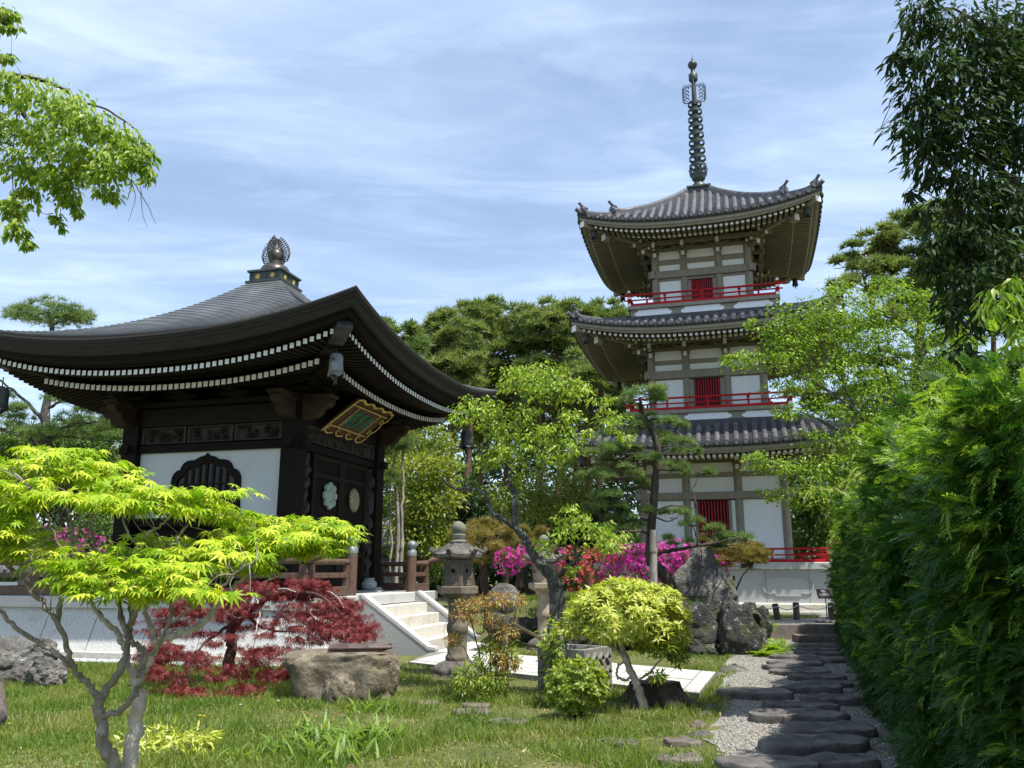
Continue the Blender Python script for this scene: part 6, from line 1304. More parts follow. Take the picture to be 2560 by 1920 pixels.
# ------------------------------------------------------------------ clipped conifer hedge along the path
hg = thing('conifer_hedge', 'tall clipped cypress hedge, dark sides and bright fresh tips, along the stone path', 'hedge', (4.5, 11, 0)); ho = np.array([4.5, 11, 0.])
HA = math.atan(.350); eV = np.array([math.sin(HA), math.cos(HA), 0]); nV = np.array([-eV[1], eV[0], 0]); hp0 = np.array([.86, 0, 0.])
def hwall(s, z): return .09 * np.sin(s * 1.9 + z * 1.1) * np.sin(z * 2.3 + s * .7) + .06 * np.sin(s * 4.7 + 2 * z) + .10 * np.cos((z - 1.2) * 1.3)
def htop(s): return 2.40 - .018 * np.clip(np.asarray(s) - 9, 0, 20) - .05 * np.exp(-(np.asarray(s) - 3.2) / 1.3) + .16 * np.sin(s * 1.1) + .12 * np.sin(s * 2.7 + 1) + .06 * np.sin(s * 6.1)
S0, S1 = 3.2, 21.4
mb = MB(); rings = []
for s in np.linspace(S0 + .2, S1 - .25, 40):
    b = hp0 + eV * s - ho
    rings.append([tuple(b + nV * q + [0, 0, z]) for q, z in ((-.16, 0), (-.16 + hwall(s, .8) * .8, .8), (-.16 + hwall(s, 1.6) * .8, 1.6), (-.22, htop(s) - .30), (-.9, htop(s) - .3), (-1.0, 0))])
mb.loft(rings, True); mb.build('shade_core', mat('hedge_shade', [(.3, (.006, .014, .005)), (.7, (.018, .034, .01))], 6, .95, 1, 12), hg)  # solid core, coloured near black in place of the shade between inner branches
def hedge_sprays(name, m, nc, k, s, z, prot, size, dz, droop):
    """clumps of sprays: every clump fans out and down from one point of the clipped face"""
    base = hp0 + eV * s[:, None] + nV * (hwall(s, z) + prot)[:, None]; base[:, 2] = z
    n = nc * k; g = np.repeat(np.arange(nc), k); o = rng.normal(0, 1, (n, 3)); sc = np.clip(.5 + s * .065, .6, 1.15)[g]
    pos = base[g] + (eV * (o[:, :1] * .085) + nV * (-np.abs(o[:, 1:2]) * .05)) * sc[:, None] + np.array([0, 0, 1]) * (o[:, 2:3] * .075 * sc[:, None])
    d = nV * rng.uniform(.5, 1, n)[:, None] + eV * (o[:, :1] * .6) + np.array([0, 0, 1]) * (o[:, 2:3] * .45 + dz)
    up = nV * .5 + rng.normal(0, .28, (n, 3)) + [0, 0, .9]
    return scatter(name, m, hg, FROND, pos - ho, frames(d, up), size * sc * rng.uniform(.55, 1.3, n))
nc = 5200; s = S0 + (S1 - S0) * rng.uniform(0, 1, nc) ** 1.5; z = htop(s) * rng.uniform(0, 1, nc) ** .92
hedge_sprays('foliage', M['l_hedge'], nc, 9, s, z, rng.normal(0, .075, nc), .155, -.12, .4)
n = 17000; s = S0 + (S1 - S0) * rng.uniform(0, 1, n) ** 1.35; w = rng.uniform(-1.1, .12, n); zt = htop(s) + rng.normal(-.12, .09, n) - .25 * np.clip(w, 0, 1); pos = hp0 + eV * s[:, None] + nV * (w + hwall(s, zt) * .6)[:, None]; pos[:, 2] = zt
d = nV * rng.normal(.25, .5, n)[:, None] + eV * rng.normal(0, .5, n)[:, None]; d[:, 2] = rng.uniform(.3, 1.1, n)
scatter('new_growth', M['l_hedgenew'], hg, FROND, pos - ho, frames(d, rng.normal(0, .6, (n, 3)) + nV * .5 + [0, 0, .5]), .16 * np.clip(.45 + s * .06, .5, 1.1) * rng.uniform(.5, 1.35, n))
nc = 1000; s = S0 + (S1 - S0) * rng.uniform(0, 1, nc) ** 1.1; z = htop(s) * (1 - .75 * rng.uniform(0, 1, nc) ** 2.2)
hedge_sprays('sunlit_side_tips', M['l_hedgenew'], nc, 7, s, z, rng.normal(.09, .05, nc), .13, -.05, .4)  # new-growth colour massed high on the face paints in its sunlit part
c = P(2172, 1345, 13.4); n = 60; scatter('dead_spray', leafmat('dead_spray', [(.2, .09, .04), (.3, .15, .07)], .2), hg, FROND, hp0 + eV * 13.6 + nV * .14 + [0, 0, 1.95] - ho + rng.normal(0, 1, (n, 3)) * [.12, .12, .2], frames(rng.normal(0, 1, (n, 3)) + nV, rng.normal(0, 1, (n, 3)) + [0, 0, 1]), .13 * rng.uniform(.6, 1.2, n))
# low growth at the hedge foot, bottom right
hf = thing('low_shrub', 'low glossy shrub at the bottom right below the hedge', 'shrub', (3.55, 6.1, 0))
foliage('foliage', M['l_green'], hf, LEAF_SLIM, [(np.array([.1, .1, .2]), (.5, .45, .22), 1), (np.array([-.1, .9, .12]), (.3, .5, .16), .6)], 60, .13, 12, .10, .1, .8)
# ------------------------------------------------------------------ cherry before the pagoda
ch = thing('cherry_tree', 'light green leafy tree with thin grey branches in front of the pagoda\'s right side', 'tree', (P(2330, 1300, 21)[0], 21, .3))
tr = limbs('trunk', M['bark_grey'], ch, [([(2340, 1560), (2320, 1400), (2290, 1280), (2250, 1180)], .12, .08), ([(2290, 1290), (2200, 1170), (2100, 1080), (2000, 1030), (1950, 1035)], .05, .012, -.6), ([(2250, 1180), (2150, 1040), (2040, 960), (1930, 915), (1830, 895)], .055, .012, -.5), ([(2250, 1180), (2240, 1020), (2200, 880), (2160, 760)], .05, .012), ([(2260, 1200), (2290, 1000), (2300, 850), (2260, 730)], .05, .012, .5), ([(2150, 1040), (2060, 880), (2000, 800)], .03, .01), ([(2290, 1300), (2150, 1240), (2030, 1210), (1900, 1150)], .04, .01, -.6), ([(2240, 1020), (2130, 930), (2060, 850)], .02, .008), ([(2300, 950), (2360, 860), (2400, 790)], .02, .008)], 21, base=0, seed=61)
cb = [(1870, 893, 20.6, 60, 20), (1830, 893, 20.5, 22, 12), (1940, 905, 20.7, 60, 24), (1930, 845, 20.8, 34, 40), (1955, 790, 20.8, 30, 34), (2000, 850, 20.9, 60, 44), (2040, 790, 21, 60, 44), (2090, 850, 21, 70, 44), (2130, 780, 21, 70, 44), (2200, 730, 21.2, 60, 34), (2270, 740, 21.3, 50, 34), (2160, 860, 21.2, 70, 40), (2240, 840, 21.3, 70, 50), (2060, 930, 20.9, 80, 34), (2150, 960, 21, 80, 40), (2240, 950, 21.3, 70, 40), (1970, 965, 20.7, 60, 20), (1960, 1030, 20.5, 44, 18), (2050, 1020, 20.8, 60, 24), (2150, 1060, 21, 70, 30), (2240, 1060, 21, 60, 36), (1890, 1150, 20.4, 44, 20), (1950, 1170, 20.5, 60, 28), (1940, 1230, 20.5, 30, 20), (2040, 1170, 20.6, 70, 36), (2120, 1190, 20.7, 60, 40), (2330, 800, 21.3, 60, 44), (2340, 900, 21.3, 60, 50), (1880, 805, 20.8, 16, 14), (2090, 720, 21, 40, 22), (2030, 1100, 20.8, 50, 20), (2330, 1050, 21.2, 60, 60), (2110, 1120, 20.8, 70, 36), (2020, 1240, 20.5, 60, 30), (2120, 1260, 20.8, 70, 40), (2200, 1150, 21, 60, 50), (2180, 1010, 21.2, 70, 40), (2390, 980, 21.4, 60, 60), (2390, 850, 21.4, 50, 50)]
cr, lp = layered('crown', M['l_cherry'], ch, LEAF_OVAL, rel([blob(b[0], b[1], b[2], b[3] * 1.05, b[4] * 1.25, dep=1.1) for b in cb], ch), 22000, .11, .7, .55, .7, sub=15); twigs(tr, lp, .006, 10, 26)
# broad-leaved bamboo leaning over the hedge
bb = thing('broadleaf_bamboo', 'pale arching broad bamboo leaves above the far end of the hedge', 'bamboo', (P(2260, 1300, 17.6)[0], 17.6, .2))
tr = limbs('stems', M['bamboo'], bb, [([(2330, 1560), (2300, 1250), (2260, 1130), (2240, 1060)], .016, .008), ([(2310, 1560), (2220, 1300), (2130, 1230), (2040, 1225)], .014, .006), ([(2300, 1560), (2230, 1250), (2180, 1190), (2150, 1180)], .012, .006), ([(2340, 1560), (2320, 1200), (2300, 1120), (2310, 1090)], .014, .006)], 17.4, seed=65)
tips = [(2240, 1060), (2200, 1090), (2260, 1090), (2040, 1225), (2085, 1225), (2130, 1205), (2150, 1180), (2310, 1090), (2290, 1130), (2180, 1140), (2120, 1250)]
pos, dd, nn = [], [], []
for k, (px, py) in enumerate(tips):
    c = P(px, py, 17.4) - np.array(bb.location); n = 13
    for i in range(n): a = rng.uniform(0, 2 * PI); pos.append(c + rng.normal(0, .05, 3)); dd.append([math.cos(a) * .8 - .2, math.sin(a) * .7, rng.uniform(-.1, .9)]); nn.append([0, 0, 1])
Zd = nrm(np.array(dd)); fw = np.array(dd) * [1, 1, 0] + [0, 0, -.9]; xx = nrm(np.cross(fw, Zd)); Rm = np.stack([xx, np.cross(Zd, xx), Zd], -1)
scatter('leaves', M['l_bamboo'], bb, [strap_leaf(.55, .05), strap_leaf(.8, .045)], np.array(pos), Rm, .46 * rng.uniform(.6, 1.2, len(pos)))
# ------------------------------------------------------------------ plum tree in the middle
g = Gt(1402, 1738); pm = thing('plum_tree', 'lichen covered plum tree with crooked trunk and fresh leaves behind the round shrub', 'tree', g); YP = 11.4; pm.location.y = YP
tr = limbs('trunk', M['bark_grey'], pm, [([(1404, 1745), (1398, 1650), (1390, 1560), (1394, 1490), (1382, 1438)], .125, .095), ([(1384, 1445), (1340, 1395), (1310, 1345), (1287, 1315)], .075, .05), ([(1290, 1320), (1255, 1295), (1230, 1282), (1209, 1233), (1170, 1222), (1135, 1220), (1100, 1190)], .04, .012, .2), ([(1287, 1318), (1288, 1270), (1287, 1233), (1277, 1214), (1303, 1163), (1324, 1130)], .045, .036), ([(1324, 1132), (1357, 1097), (1400, 1092), (1443, 1089), (1480, 1075), (1504, 1050), (1530, 1035)], .032, .008, -.2), ([(1326, 1128), (1346, 1060), (1335, 1030), (1316, 1011), (1290, 975)], .03, .01, .2), ([(1392, 1450), (1420, 1415), (1444, 1394), (1430, 1349), (1423, 1300)], .04, .012, -.2), ([(1436, 1370), (1460, 1345), (1497, 1327), (1515, 1345), (1505, 1370)], .018, .007, -.2), ([(1440, 1390), (1400, 1350), (1370, 1345)], .016, .006, -.2), ([(1340, 1060), (1375, 1010), (1400, 985), (1420, 970)], .016, .005, -.2), ([(1303, 1163), (1300, 1060), (1285, 1000)], .012, .004), ([(1320, 1135), (1250, 1060), (1190, 1030)], .018, .005, .2), ([(1284, 1220), (1240, 1180), (1200, 1165)], .014, .005), ([(1346, 1060), (1400, 1050), (1440, 1010)], .012, .004)], YP, base=0, seed=71)
pb = [(1290, 932, 11.4, 50, 16), (1345, 945, 11.5, 60, 22), (1400, 950, 11.4, 50, 20), (1440, 980, 11.3, 34, 24), (1380, 975, 11.4, 60, 20), (1300, 965, 11.5, 50, 22), (1190, 1015, 11.6, 44, 18), (1165, 1045, 11.6, 34, 14), (1230, 1030, 11.5, 44, 22), (1245, 1070, 11.4, 44, 24), (1310, 1040, 11.4, 40, 30), (1340, 1090, 11.2, 40, 24), (1270, 1110, 11.4, 50, 24), (1250, 1145, 11.5, 50, 18), (1195, 1160, 11.6, 34, 16), (1425, 1050, 11.2, 30, 30), (1420, 1115, 11.1, 40, 24), (1380, 1140, 11.2, 40, 20), (1390, 1085, 11.1, 40, 20), (1480, 1085, 11.1, 20, 16), (1530, 1045, 11.1, 34, 24), (1505, 1010, 11.1, 26, 16), (1550, 1090, 11.1, 26, 14), (1295, 1190, 11.3, 14, 40), (1425, 1285, 11.2, 30, 22), (1400, 1330, 11.2, 34, 18), (1475, 1310, 11.2, 44, 26), (1530, 1345, 11.2, 44, 24), (1500, 1370, 11.2, 40, 12), (1365, 1360, 11.2, 24, 20), (1380, 1620, 11.2, 24, 60), (1430, 1430, 11.3, 16, 14)]
cr, lp = layered('crown', M['l_plum'], pm, LEAF_OVAL, rel([blob(b[0], b[1], b[2], b[3] * 1.1, b[4] * 1.45, dep=1.3) for b in pb], pm), 6600, .07, .6, .8, .7, sub=12); twigs(tr, lp, .004, 11, 22)
# ------------------------------------------------------------------ pines
def pine(label, Y, trunk, pads, per=260, size=.28, bm='bark_pine', nm='n_pine', T=TUFT, group=None, extra=(), r0=.22, r1=.07, seed=1, dep=1.0, name='pine_tree', gzv=None):
    px, py = trunk[0]; b = P(px, py, Y); t = thing(name, label, 'tree', (b[0], Y, gz(b[0], Y)), 0, group)
    sp = [(trunk, r0, r1)] + [(e[0], e[1], e[2]) + tuple(e[3:]) for e in extra]
    tr = limbs('trunk', M[bm], t, sp, Y, base=0, seed=seed, wob=.02 if Y > 22 else .008); rt = limb_pts(tr)
    fat = 1.14 if Y > 22 and nm == 'n_pine' else 1.12
    bl = rel([blob(p[0], p[1], p[4] if len(p) > 4 else Y + rng.uniform(-1, 1) * min(2, Y * .03), p[2] * fat, p[3] * fat, dep) for p in pads], t)
    mb = MB(); rr = np.random.default_rng(seed + 5)
    for c, rad, w in bl:
        k = np.argmin(((rt - c) ** 2).sum(1) + (rt[:, 2] > c[2]) * 2); a = rt[k]; Lg = np.linalg.norm(c - a)
        if Lg < .05: continue
        e = c - [0, 0, rad[2] * .45]; mid = (a + e) / 2 + rr.normal(0, .07, 3) * Lg; rr0 = min(r1 * .8, .012 + .016 * Lg) if Y > 22 else min(r1 * .7, .012 + .02 * Lg); p = smooth_path([a, mid, e], 4, .02 * Lg, seed); mb.tube(p, np.linspace(rr0, rr0 * .4, len(p)), 6)
        for _ in range(5): q = c + nrm(rr.normal(0, 1, 3)) * rad * [.8, .8, .3] - [0, 0, rad[2] * .2]; p = smooth_path([e, (e + q) / 2 + rr.normal(0, .05, 3) * rad[0], q], 3); mb.tube(p, np.linspace(rr0 * .45, rr0 * .2, len(p)), 4)
    merge_into(tr, mb)
    tufts('crown', M[nm], t, [(c, r, 1 * (r[0] * r[2]) ** .9) for c, r, w in bl], per * (2.6 if Y > 22 and per < 200 else 1.6), size * (1.25 if Y > 22 and per < 200 else 1), TUFT_FAR if Y > 30 else T); return t
PG = 'pines behind the buildings'
pine('flat topped pine showing above the hall roof, its gnarled limbs under the left eave', 26, [(70, 1450), (78, 1250), (110, 1130), (115, 1040), (135, 900), (130, 810)], [(130, 775, 80, 24), (75, 790, 56, 18), (190, 788, 56, 18), (130, 792, 100, 14), (40, 1035, 60, 20), (60, 1080, 70, 24), (190, 1010, 70, 22), (230, 1050, 70, 26), (170, 1075, 70, 24), (270, 1090, 60, 26), (-20, 980, 60, 16), (160, 960, 50, 14)], 420, .24, 'bark_grey', 'n_niwaki', r0=.24, extra=[([(112, 1120), (60, 1090), (-20, 1070)], .09, .04), ([(118, 1060), (60, 1000), (0, 950)], .07, .03), ([(112, 1110), (170, 1065), (240, 1055)], .07, .03), ([(120, 1020), (180, 990), (230, 1000)], .06, .03)], seed=81, group=PG)
pine('broad pine crown left of centre with a leaning bare limb under it', 42, [(1180, 1440), (1165, 1250), (1175, 1100), (1165, 1000), (1130, 900)], [(1120, 800, 50, 18), (1080, 820, 60, 24), (1150, 840, 70, 28), (1060, 865, 70, 28), (1120, 880, 90, 30), (1030, 900, 60, 24), (1090, 930, 90, 30), (1170, 905, 60, 26), (1020, 950, 60, 24), (1080, 975, 70, 20), (1150, 960, 60, 20)], 26 * 4, .36, seed=82, group=PG, extra=[([(1165, 1020), (1160, 940), (1140, 900)], .12, .06)])
pine('tallest dense pine crown behind the plum tree', 46, [(1215, 1440), (1200, 1250), (1215, 1080), (1230, 900)], [(1235, 768, 60, 18), (1190, 790, 60, 24), (1270, 795, 70, 26), (1220, 830, 90, 30), (1300, 850, 70, 30), (1180, 860, 60, 28), (1250, 890, 90, 30), (1210, 930, 80, 28), (1300, 920, 60, 26), (1260, 960, 80, 26), (1330, 810, 50, 24)], 26 * 4, .36, seed=83, group=PG)
pine('full pine crown left of the pagoda with a reddish trunk', 44, [(1395, 1440), (1390, 1300), (1400, 1100), (1395, 900)], [(1390, 770, 60, 20), (1350, 790, 60, 24), (1430, 795, 70, 26), (1380, 830, 90, 30), (1450, 850, 70, 30), (1340, 860, 60, 28), (1410, 890, 90, 30), (1360, 930, 80, 28), (1460, 920, 60, 26), (1400, 965, 90, 30), (1340, 1000, 60, 26), (1450, 1000, 60, 24)], 26 * 4, .36, seed=84, group=PG)
pine('pine whose ragged top shows just beside the pagoda\'s top left eave', 48, [(1470, 1440), (1475, 1250), (1480, 1000), (1490, 820)], [(1480, 765, 40, 14), (1530, 775, 40, 16), (1500, 800, 60, 24), (1550, 800, 40, 20), (1470, 840, 50, 26), (1520, 860, 70, 30), (1490, 920, 70, 34), (1540, 950, 60, 34), (1470, 990, 70, 34), (1520, 1020, 60, 30), (1440, 1060, 50, 28)], 26 * 4, .36, seed=85, group=PG)
pine('low pine peeping out right of the hall roof, pale upright shoots on top', 38, [(1010, 1440), (1005, 1250), (1000, 1000), (1000, 900)], [(980, 850, 40, 24), (1030, 870, 40, 26), (960, 890, 40, 26), (1000, 920, 60, 34), (1040, 940, 40, 30), (960, 820, 26, 14), (1010, 835, 30, 22)], 26 * 4, .36, seed=86, nm='n_niwaki', group=PG)
pine('wide pine with tiered pads right of the pagoda, thick red brown trunk', 34, [(2310, 1450), (2300, 1250), (2290, 1000), (2300, 850), (2320, 700), (2340, 600)], [(2350, 525, 70, 22), (2280, 560, 70, 22), (2210, 590, 60, 18), (2160, 625, 60, 18), (2250, 620, 80, 24), (2340, 600, 90, 28), (2120, 660, 44, 14), (2190, 670, 70, 20), (2280, 675, 80, 24), (2370, 680, 90, 30), (2100, 710, 44, 14), (2160, 715, 60, 18), (2250, 740, 90, 26), (2340, 780, 80, 30), (2400, 620, 70, 30), (2200, 800, 70, 20), (2390, 850, 70, 26), (2210, 900, 60, 20), (2330, 930, 60, 20)], 26 * 5, .30, seed=87, group=PG, r0=.32, r1=.12, extra=[([(2295, 900), (2350, 850), (2400, 860)], .10, .04), ([(2300, 860), (2230, 800), (2180, 780)], .09, .03)])
pine('pine behind the tiered one, only its upper crown clear at far right', 44, [(2440, 1450), (2430, 1100), (2440, 800), (2420, 600)], [(2420, 500, 70, 24), (2470, 560, 90, 30), (2390, 560, 60, 24), (2450, 640, 100, 34), (2520, 700, 80, 40), (2440, 740, 90, 34), (2500, 820, 80, 36)], 26 * 4, .34, seed=88, group=PG)
pine('pine just right of the pagoda\'s middle roof, seen behind the leafy tree', 40, [(2130, 1450), (2120, 1200), (2110, 950), (2080, 820)], [(2060, 800, 40, 20), (2110, 830, 50, 24), (2040, 930, 50, 24), (2100, 900, 60, 26), (2160, 960, 60, 26), (2010, 975, 40, 20), (2080, 1010, 60, 26), (2150, 1050, 60, 30)], 26 * 4, .34, seed=89, group=PG)
pine('darker pine low between the plum and the pagoda', 50, [(1300, 1440), (1290, 1250), (1310, 1050)], [(1300, 1000, 70, 34), (1240, 1020, 70, 34), (1360, 1050, 70, 34), (1290, 1070, 80, 34), (1200, 1080, 50, 34), (1160, 1030, 50, 34), (1420, 1090, 50, 30)], 26 * 4, .38, seed=90, nm='n_pine', group=PG)
pine('pine behind the hall\'s left side, crown dark under the eaves', 36, [(250, 1440), (240, 1250), (235, 1130)], [(240, 1090, 60, 30), (190, 1120, 60, 30), (290, 1110, 40, 30), (150, 1160, 60, 28), (240, 1150, 60, 28), (60, 1130, 70, 30), (0, 1110, 50, 30), (100, 1190, 60, 30)], 26 * 4, .30, seed=91, group=PG)
# slim bare trunks in the wood
for i, (px, Y, r, top, lb) in enumerate([(1355, 47, .19, 960, 'straight brown pine trunk left of the reddish one'), (1440, 52, .2, 960, 'thin brown pine trunk between the plum and the pagoda'), (1265, 50, .16, 950, 'slim dark pine trunk behind the plum tree'), (1128, 44, .18, 920, 'dark pine trunk behind the yellow green bush'), (1500, 40, .2, 900, 'brown pine trunk at the pagoda\'s left wall'), (2380, 50, .2, 640, 'dark pine trunk far right above the hedge'), (2480, 46, .2, 600, 'thick pine trunk at the far right behind the hedge')]):
    pine(lb, Y, [(px, 1440), (px - 4, 1250), (px + 5, 1080), (px - 2, top)], [(px - 20, top - 10, 50, 24), (px + 30, top + 15, 50, 24), (px, top + 50, 60, 24)], 26 * 4, .36, r0=r, r1=r * .6, seed=100 + i, group=PG)
# garden pine trained in pads, with its prop
g = P(1708, 1512, 18.3); gp = pine('trained garden pine with leaning dark trunk and airy pads before the pagoda', 18.0, [(1712, 1515), (1680, 1470), (1650, 1425), (1626, 1395), (1628, 1330), (1633, 1260), (1640, 1180), (1645, 1130), (1632, 1080), (1606, 1035), (1600, 1005)],
 [(1605, 985, 60, 20), (1570, 1000, 34, 14), (1640, 1000, 30, 14), (1640, 1048, 50, 18), (1590, 1060, 50, 16), (1545, 1080, 40, 14), (1690, 1065, 34, 12), (1660, 1095, 40, 12), (1560, 1125, 60, 18), (1500, 1140, 40, 14), (1700, 1112, 44, 16), (1740, 1130, 24, 10), (1610, 1150, 40, 14), (1540, 1185, 60, 20), (1480, 1190, 44, 16), (1745, 1180, 34, 14), (1690, 1170, 34, 12), (1590, 1215, 44, 14), (1530, 1250, 60, 20), (1480, 1265, 34, 16), (1590, 1280, 40, 14), (1555, 1310, 60, 18), (1690, 1290, 34, 12), (1730, 1310, 34, 10), (1780, 1335, 50, 14), (1840, 1345, 40, 14), (1810, 1360, 50, 10), (1690, 1355, 34, 10), (1510, 1330, 40, 14)],
 760, .15, 'bark_dark', 'n_niwaki', TUFT_FINE, r0=.13, r1=.05, seed=95, name='garden_pine', extra=[([(1640, 1385), (1700, 1372), (1760, 1362), (1800, 1355), (1850, 1345)], .045, .015, -.4), ([(1630, 1300), (1580, 1300), (1540, 1320)], .03, .012), ([(1640, 1170), (1590, 1130), (1530, 1125)], .03, .012), ([(1645, 1130), (1700, 1115)], .025, .01), ([(1636, 1230), (1590, 1215), (1520, 1250)], .03, .01), ([(1633, 1280), (1680, 1265), (1740, 1270)], .025, .01)])
mb = MB(); a, b = P(1634, 1512, 17.7), P(1634, 1325, 17.7); mb.tube([a, b], [.085, .075], 12); tag(mb.build('support_post', M['bark_white'], None, auto=50), 'weathered grey prop post under the trained pine\'s trunk', 'post')
pine('rounded golden tipped dwarf pine on thin fanned stems beside the standing rock', 20.5, [(1828, 1530), (1830, 1480), (1835, 1440)], [(1790, 1380, 44, 22), (1840, 1365, 60, 22), (1885, 1385, 36, 24), (1830, 1400, 80, 24), (1770, 1360, 30, 16), (1880, 1415, 30, 16), (1800, 1415, 44, 14)], 620, .16, 'bark_dark', 'n_gold', TUFT_FINE, r0=.05, r1=.03, seed=97, name='dwarf_pine', extra=[([(1828, 1515), (1800, 1450), (1780, 1400)], .025, .01), ([(1828, 1515), (1850, 1450), (1880, 1410)], .025, .01), ([(1828, 1515), (1815, 1450), (1815, 1400)], .02, .01)])
pine('low candle tipped pine mound behind the tall lantern', 21.5, [(1215, 1500), (1215, 1440), (1220, 1390)], [(1190, 1330, 50, 24), (1240, 1325, 50, 24), (1215, 1350, 70, 24), (1280, 1370, 50, 22), (1200, 1385, 60, 20), (1150, 1350, 30, 20), (1330, 1330, 30, 18), (1250, 1400, 50, 18)], 560, .17, 'bark_dark', 'n_gold', TUFT_FINE, r0=.06, r1=.03, seed=98, name='dwarf_pine')
pine('loose young pine with pale slim trunks close to the hall\'s right corner', 24.5, [(990, 1440), (994, 1300), (985, 1180), (990, 1110)], [(985, 1090, 40, 20), (1010, 1110, 36, 18), (960, 1125, 26, 14), (975, 1200, 26, 20), (950, 1290, 26, 26), (1000, 1060, 24, 12)], 520, .2, 'bark_white', 'n_niwaki', TUFT_FINE, r0=.07, r1=.03, seed=99, name='young_pine', extra=[([(1003, 1440), (1004, 1300), (1008, 1200), (1005, 1110)], .06, .03), ([(975, 1430), (978, 1300), (972, 1180)], .035, .02)])
# ------------------------------------------------------------------ bushes and broadleaved trees behind
def bush(label, px, py, Y, blobs, m, size, per=30, leaves=14, rc=.3, T=LEAF_OVAL, name='bush', cat='shrub', stems=3, group=None, bm='bark_dark', droop=.3, upn=.6, gap=0.0):
    b = P(px, py, Y); t = thing(name, label, cat, (b[0], Y, gz(b[0], Y)), 0, group)
    bl = rel([blob(q[0], q[1], q[4] if len(q) > 4 else Y, q[2], q[3], 1.0) for q in blobs], t); bl = [(c, r, max(.3, 4 * r[0] * r[2])) for c, r, w in bl]
    o, cen = foliage('crown', M[m], t, T, bl, per, rc, leaves, size, droop, upn, gap=gap)
    mb = MB(); rr = np.random.default_rng(int(px)); tips = [bl[i % len(bl)][0] for i in range(stems)]
    for c in tips: s = np.array([rr.normal(0, .06), rr.normal(0, .06), -.1]); hgt = max(.2, c[2]); r0 = .012 + .012 * hgt; p = smooth_path([s, s * .3 + (c * [.35, .35, .5]) + rr.normal(0, .03, 3) * hgt, c], 4); mb.tube(p, np.linspace(r0, r0 * .4, len(p)), 6)
    mb.build('stem', M[bm], t); return t
BG = 'broadleaved trees behind the garden'
for a in [('bright yellow green broadleaf bush right of the hall', 1050, 1430, 26, [(1040, 1180, 60, 44), (1080, 1240, 60, 60), (1020, 1270, 50, 60), (1070, 1330, 60, 50), (1100, 1180, 40, 40), (1010, 1350, 40, 40), (1110, 1370, 40, 40)], 'l_olive', .17, 34),
 ('loose pale leaved tree above the yellow green bush', 1000, 1430, 30, [(1010, 1110, 50, 34), (1060, 1090, 60, 30), (1100, 1120, 40, 34), (960, 1160, 34, 34), (1040, 1140, 60, 30)], 'l_olive', .16, 26),
 ('green bush low behind the stepped stone monument', 1030, 1440, 27.5, [(1000, 1400, 50, 34), (1060, 1400, 50, 36), (1110, 1420, 40, 30), (950, 1370, 30, 30)], 'l_green', .14, 34),
 ('open yellowish tree between the plum limbs', 1330, 1430, 30, [(1350, 1220, 60, 40), (1310, 1260, 50, 40), (1380, 1270, 44, 40), (1270, 1240, 40, 36), (1340, 1300, 60, 34), (1440, 1180, 50, 40), (1460, 1230, 40, 34)], 'l_olive', .15, 24),
 ('dark green tree low in front of the pine trunks', 1420, 1440, 36, [(1420, 1280, 60, 50), (1380, 1330, 60, 44), (1470, 1310, 50, 50), (1520, 1280, 50, 50), (1440, 1370, 80, 34)], 'l_forest', .2, 34),
 ('dark rounded tree behind the candle tipped pine', 1170, 1440, 38, [(1160, 1250, 60, 50), (1220, 1280, 60, 50), (1280, 1330, 60, 40), (1140, 1320, 50, 44), (1200, 1360, 70, 34)], 'l_forest', .2, 34),
 ('deep green maple behind the pagoda\'s right corner', 2040, 1440, 34, [(2010, 1230, 50, 44), (2060, 1280, 60, 50), (2020, 1330, 50, 40), (2100, 1330, 50, 44), (2060, 1390, 70, 34), (2120, 1240, 50, 44)], 'l_green', .16, 36),
 ('leafy tree at far right behind the hedge top', 2420, 1440, 36, [(2380, 1000, 60, 50), (2450, 980, 80, 60), (2520, 940, 80, 60), (2430, 1060, 80, 50), (2520, 1040, 80, 60), (2340, 1080, 60, 50)], 'l_green', .2, 60),
 ('full green tree filling the gap between the leafy cherry and the hedge', 2300, 1440, 30, [(2200, 1000, 70, 50), (2290, 960, 70, 50), (2380, 940, 70, 60), (2230, 1090, 80, 50), (2330, 1060, 80, 60), (2160, 1120, 60, 50), (2420, 1040, 70, 60), (2260, 1180, 90, 50), (2150, 1220, 60, 50)], 'l_green', .17, 44),
 ('dense green tree low under the hall\'s left eave', 200, 1440, 31, [(180, 1090, 60, 40), (240, 1110, 50, 40), (120, 1120, 70, 40), (60, 1100, 60, 40), (220, 1170, 60, 44), (140, 1180, 70, 44), (0, 1130, 60, 44)], 'l_green', .16, 40),
 ('dim green tree behind the hall at far left', 60, 1440, 34, [(40, 1200, 70, 50), (120, 1240, 60, 40), (0, 1260, 60, 50), (180, 1230, 60, 40), (240, 1220, 40, 40), (260, 1280, 34, 40)], 'l_forest', .2, 34),
 ('pale green bush behind the left railing', 250, 1440, 25.5, [(250, 1300, 36, 30), (225, 1330, 30, 30), (280, 1330, 24, 30)], 'l_green', .12, 40)]:
    bush(a[0], a[1], a[2], a[3], a[4], a[5], a[6], a[7], name='broadleaf_tree', cat='tree', stems=4, group=BG, rc=.45)
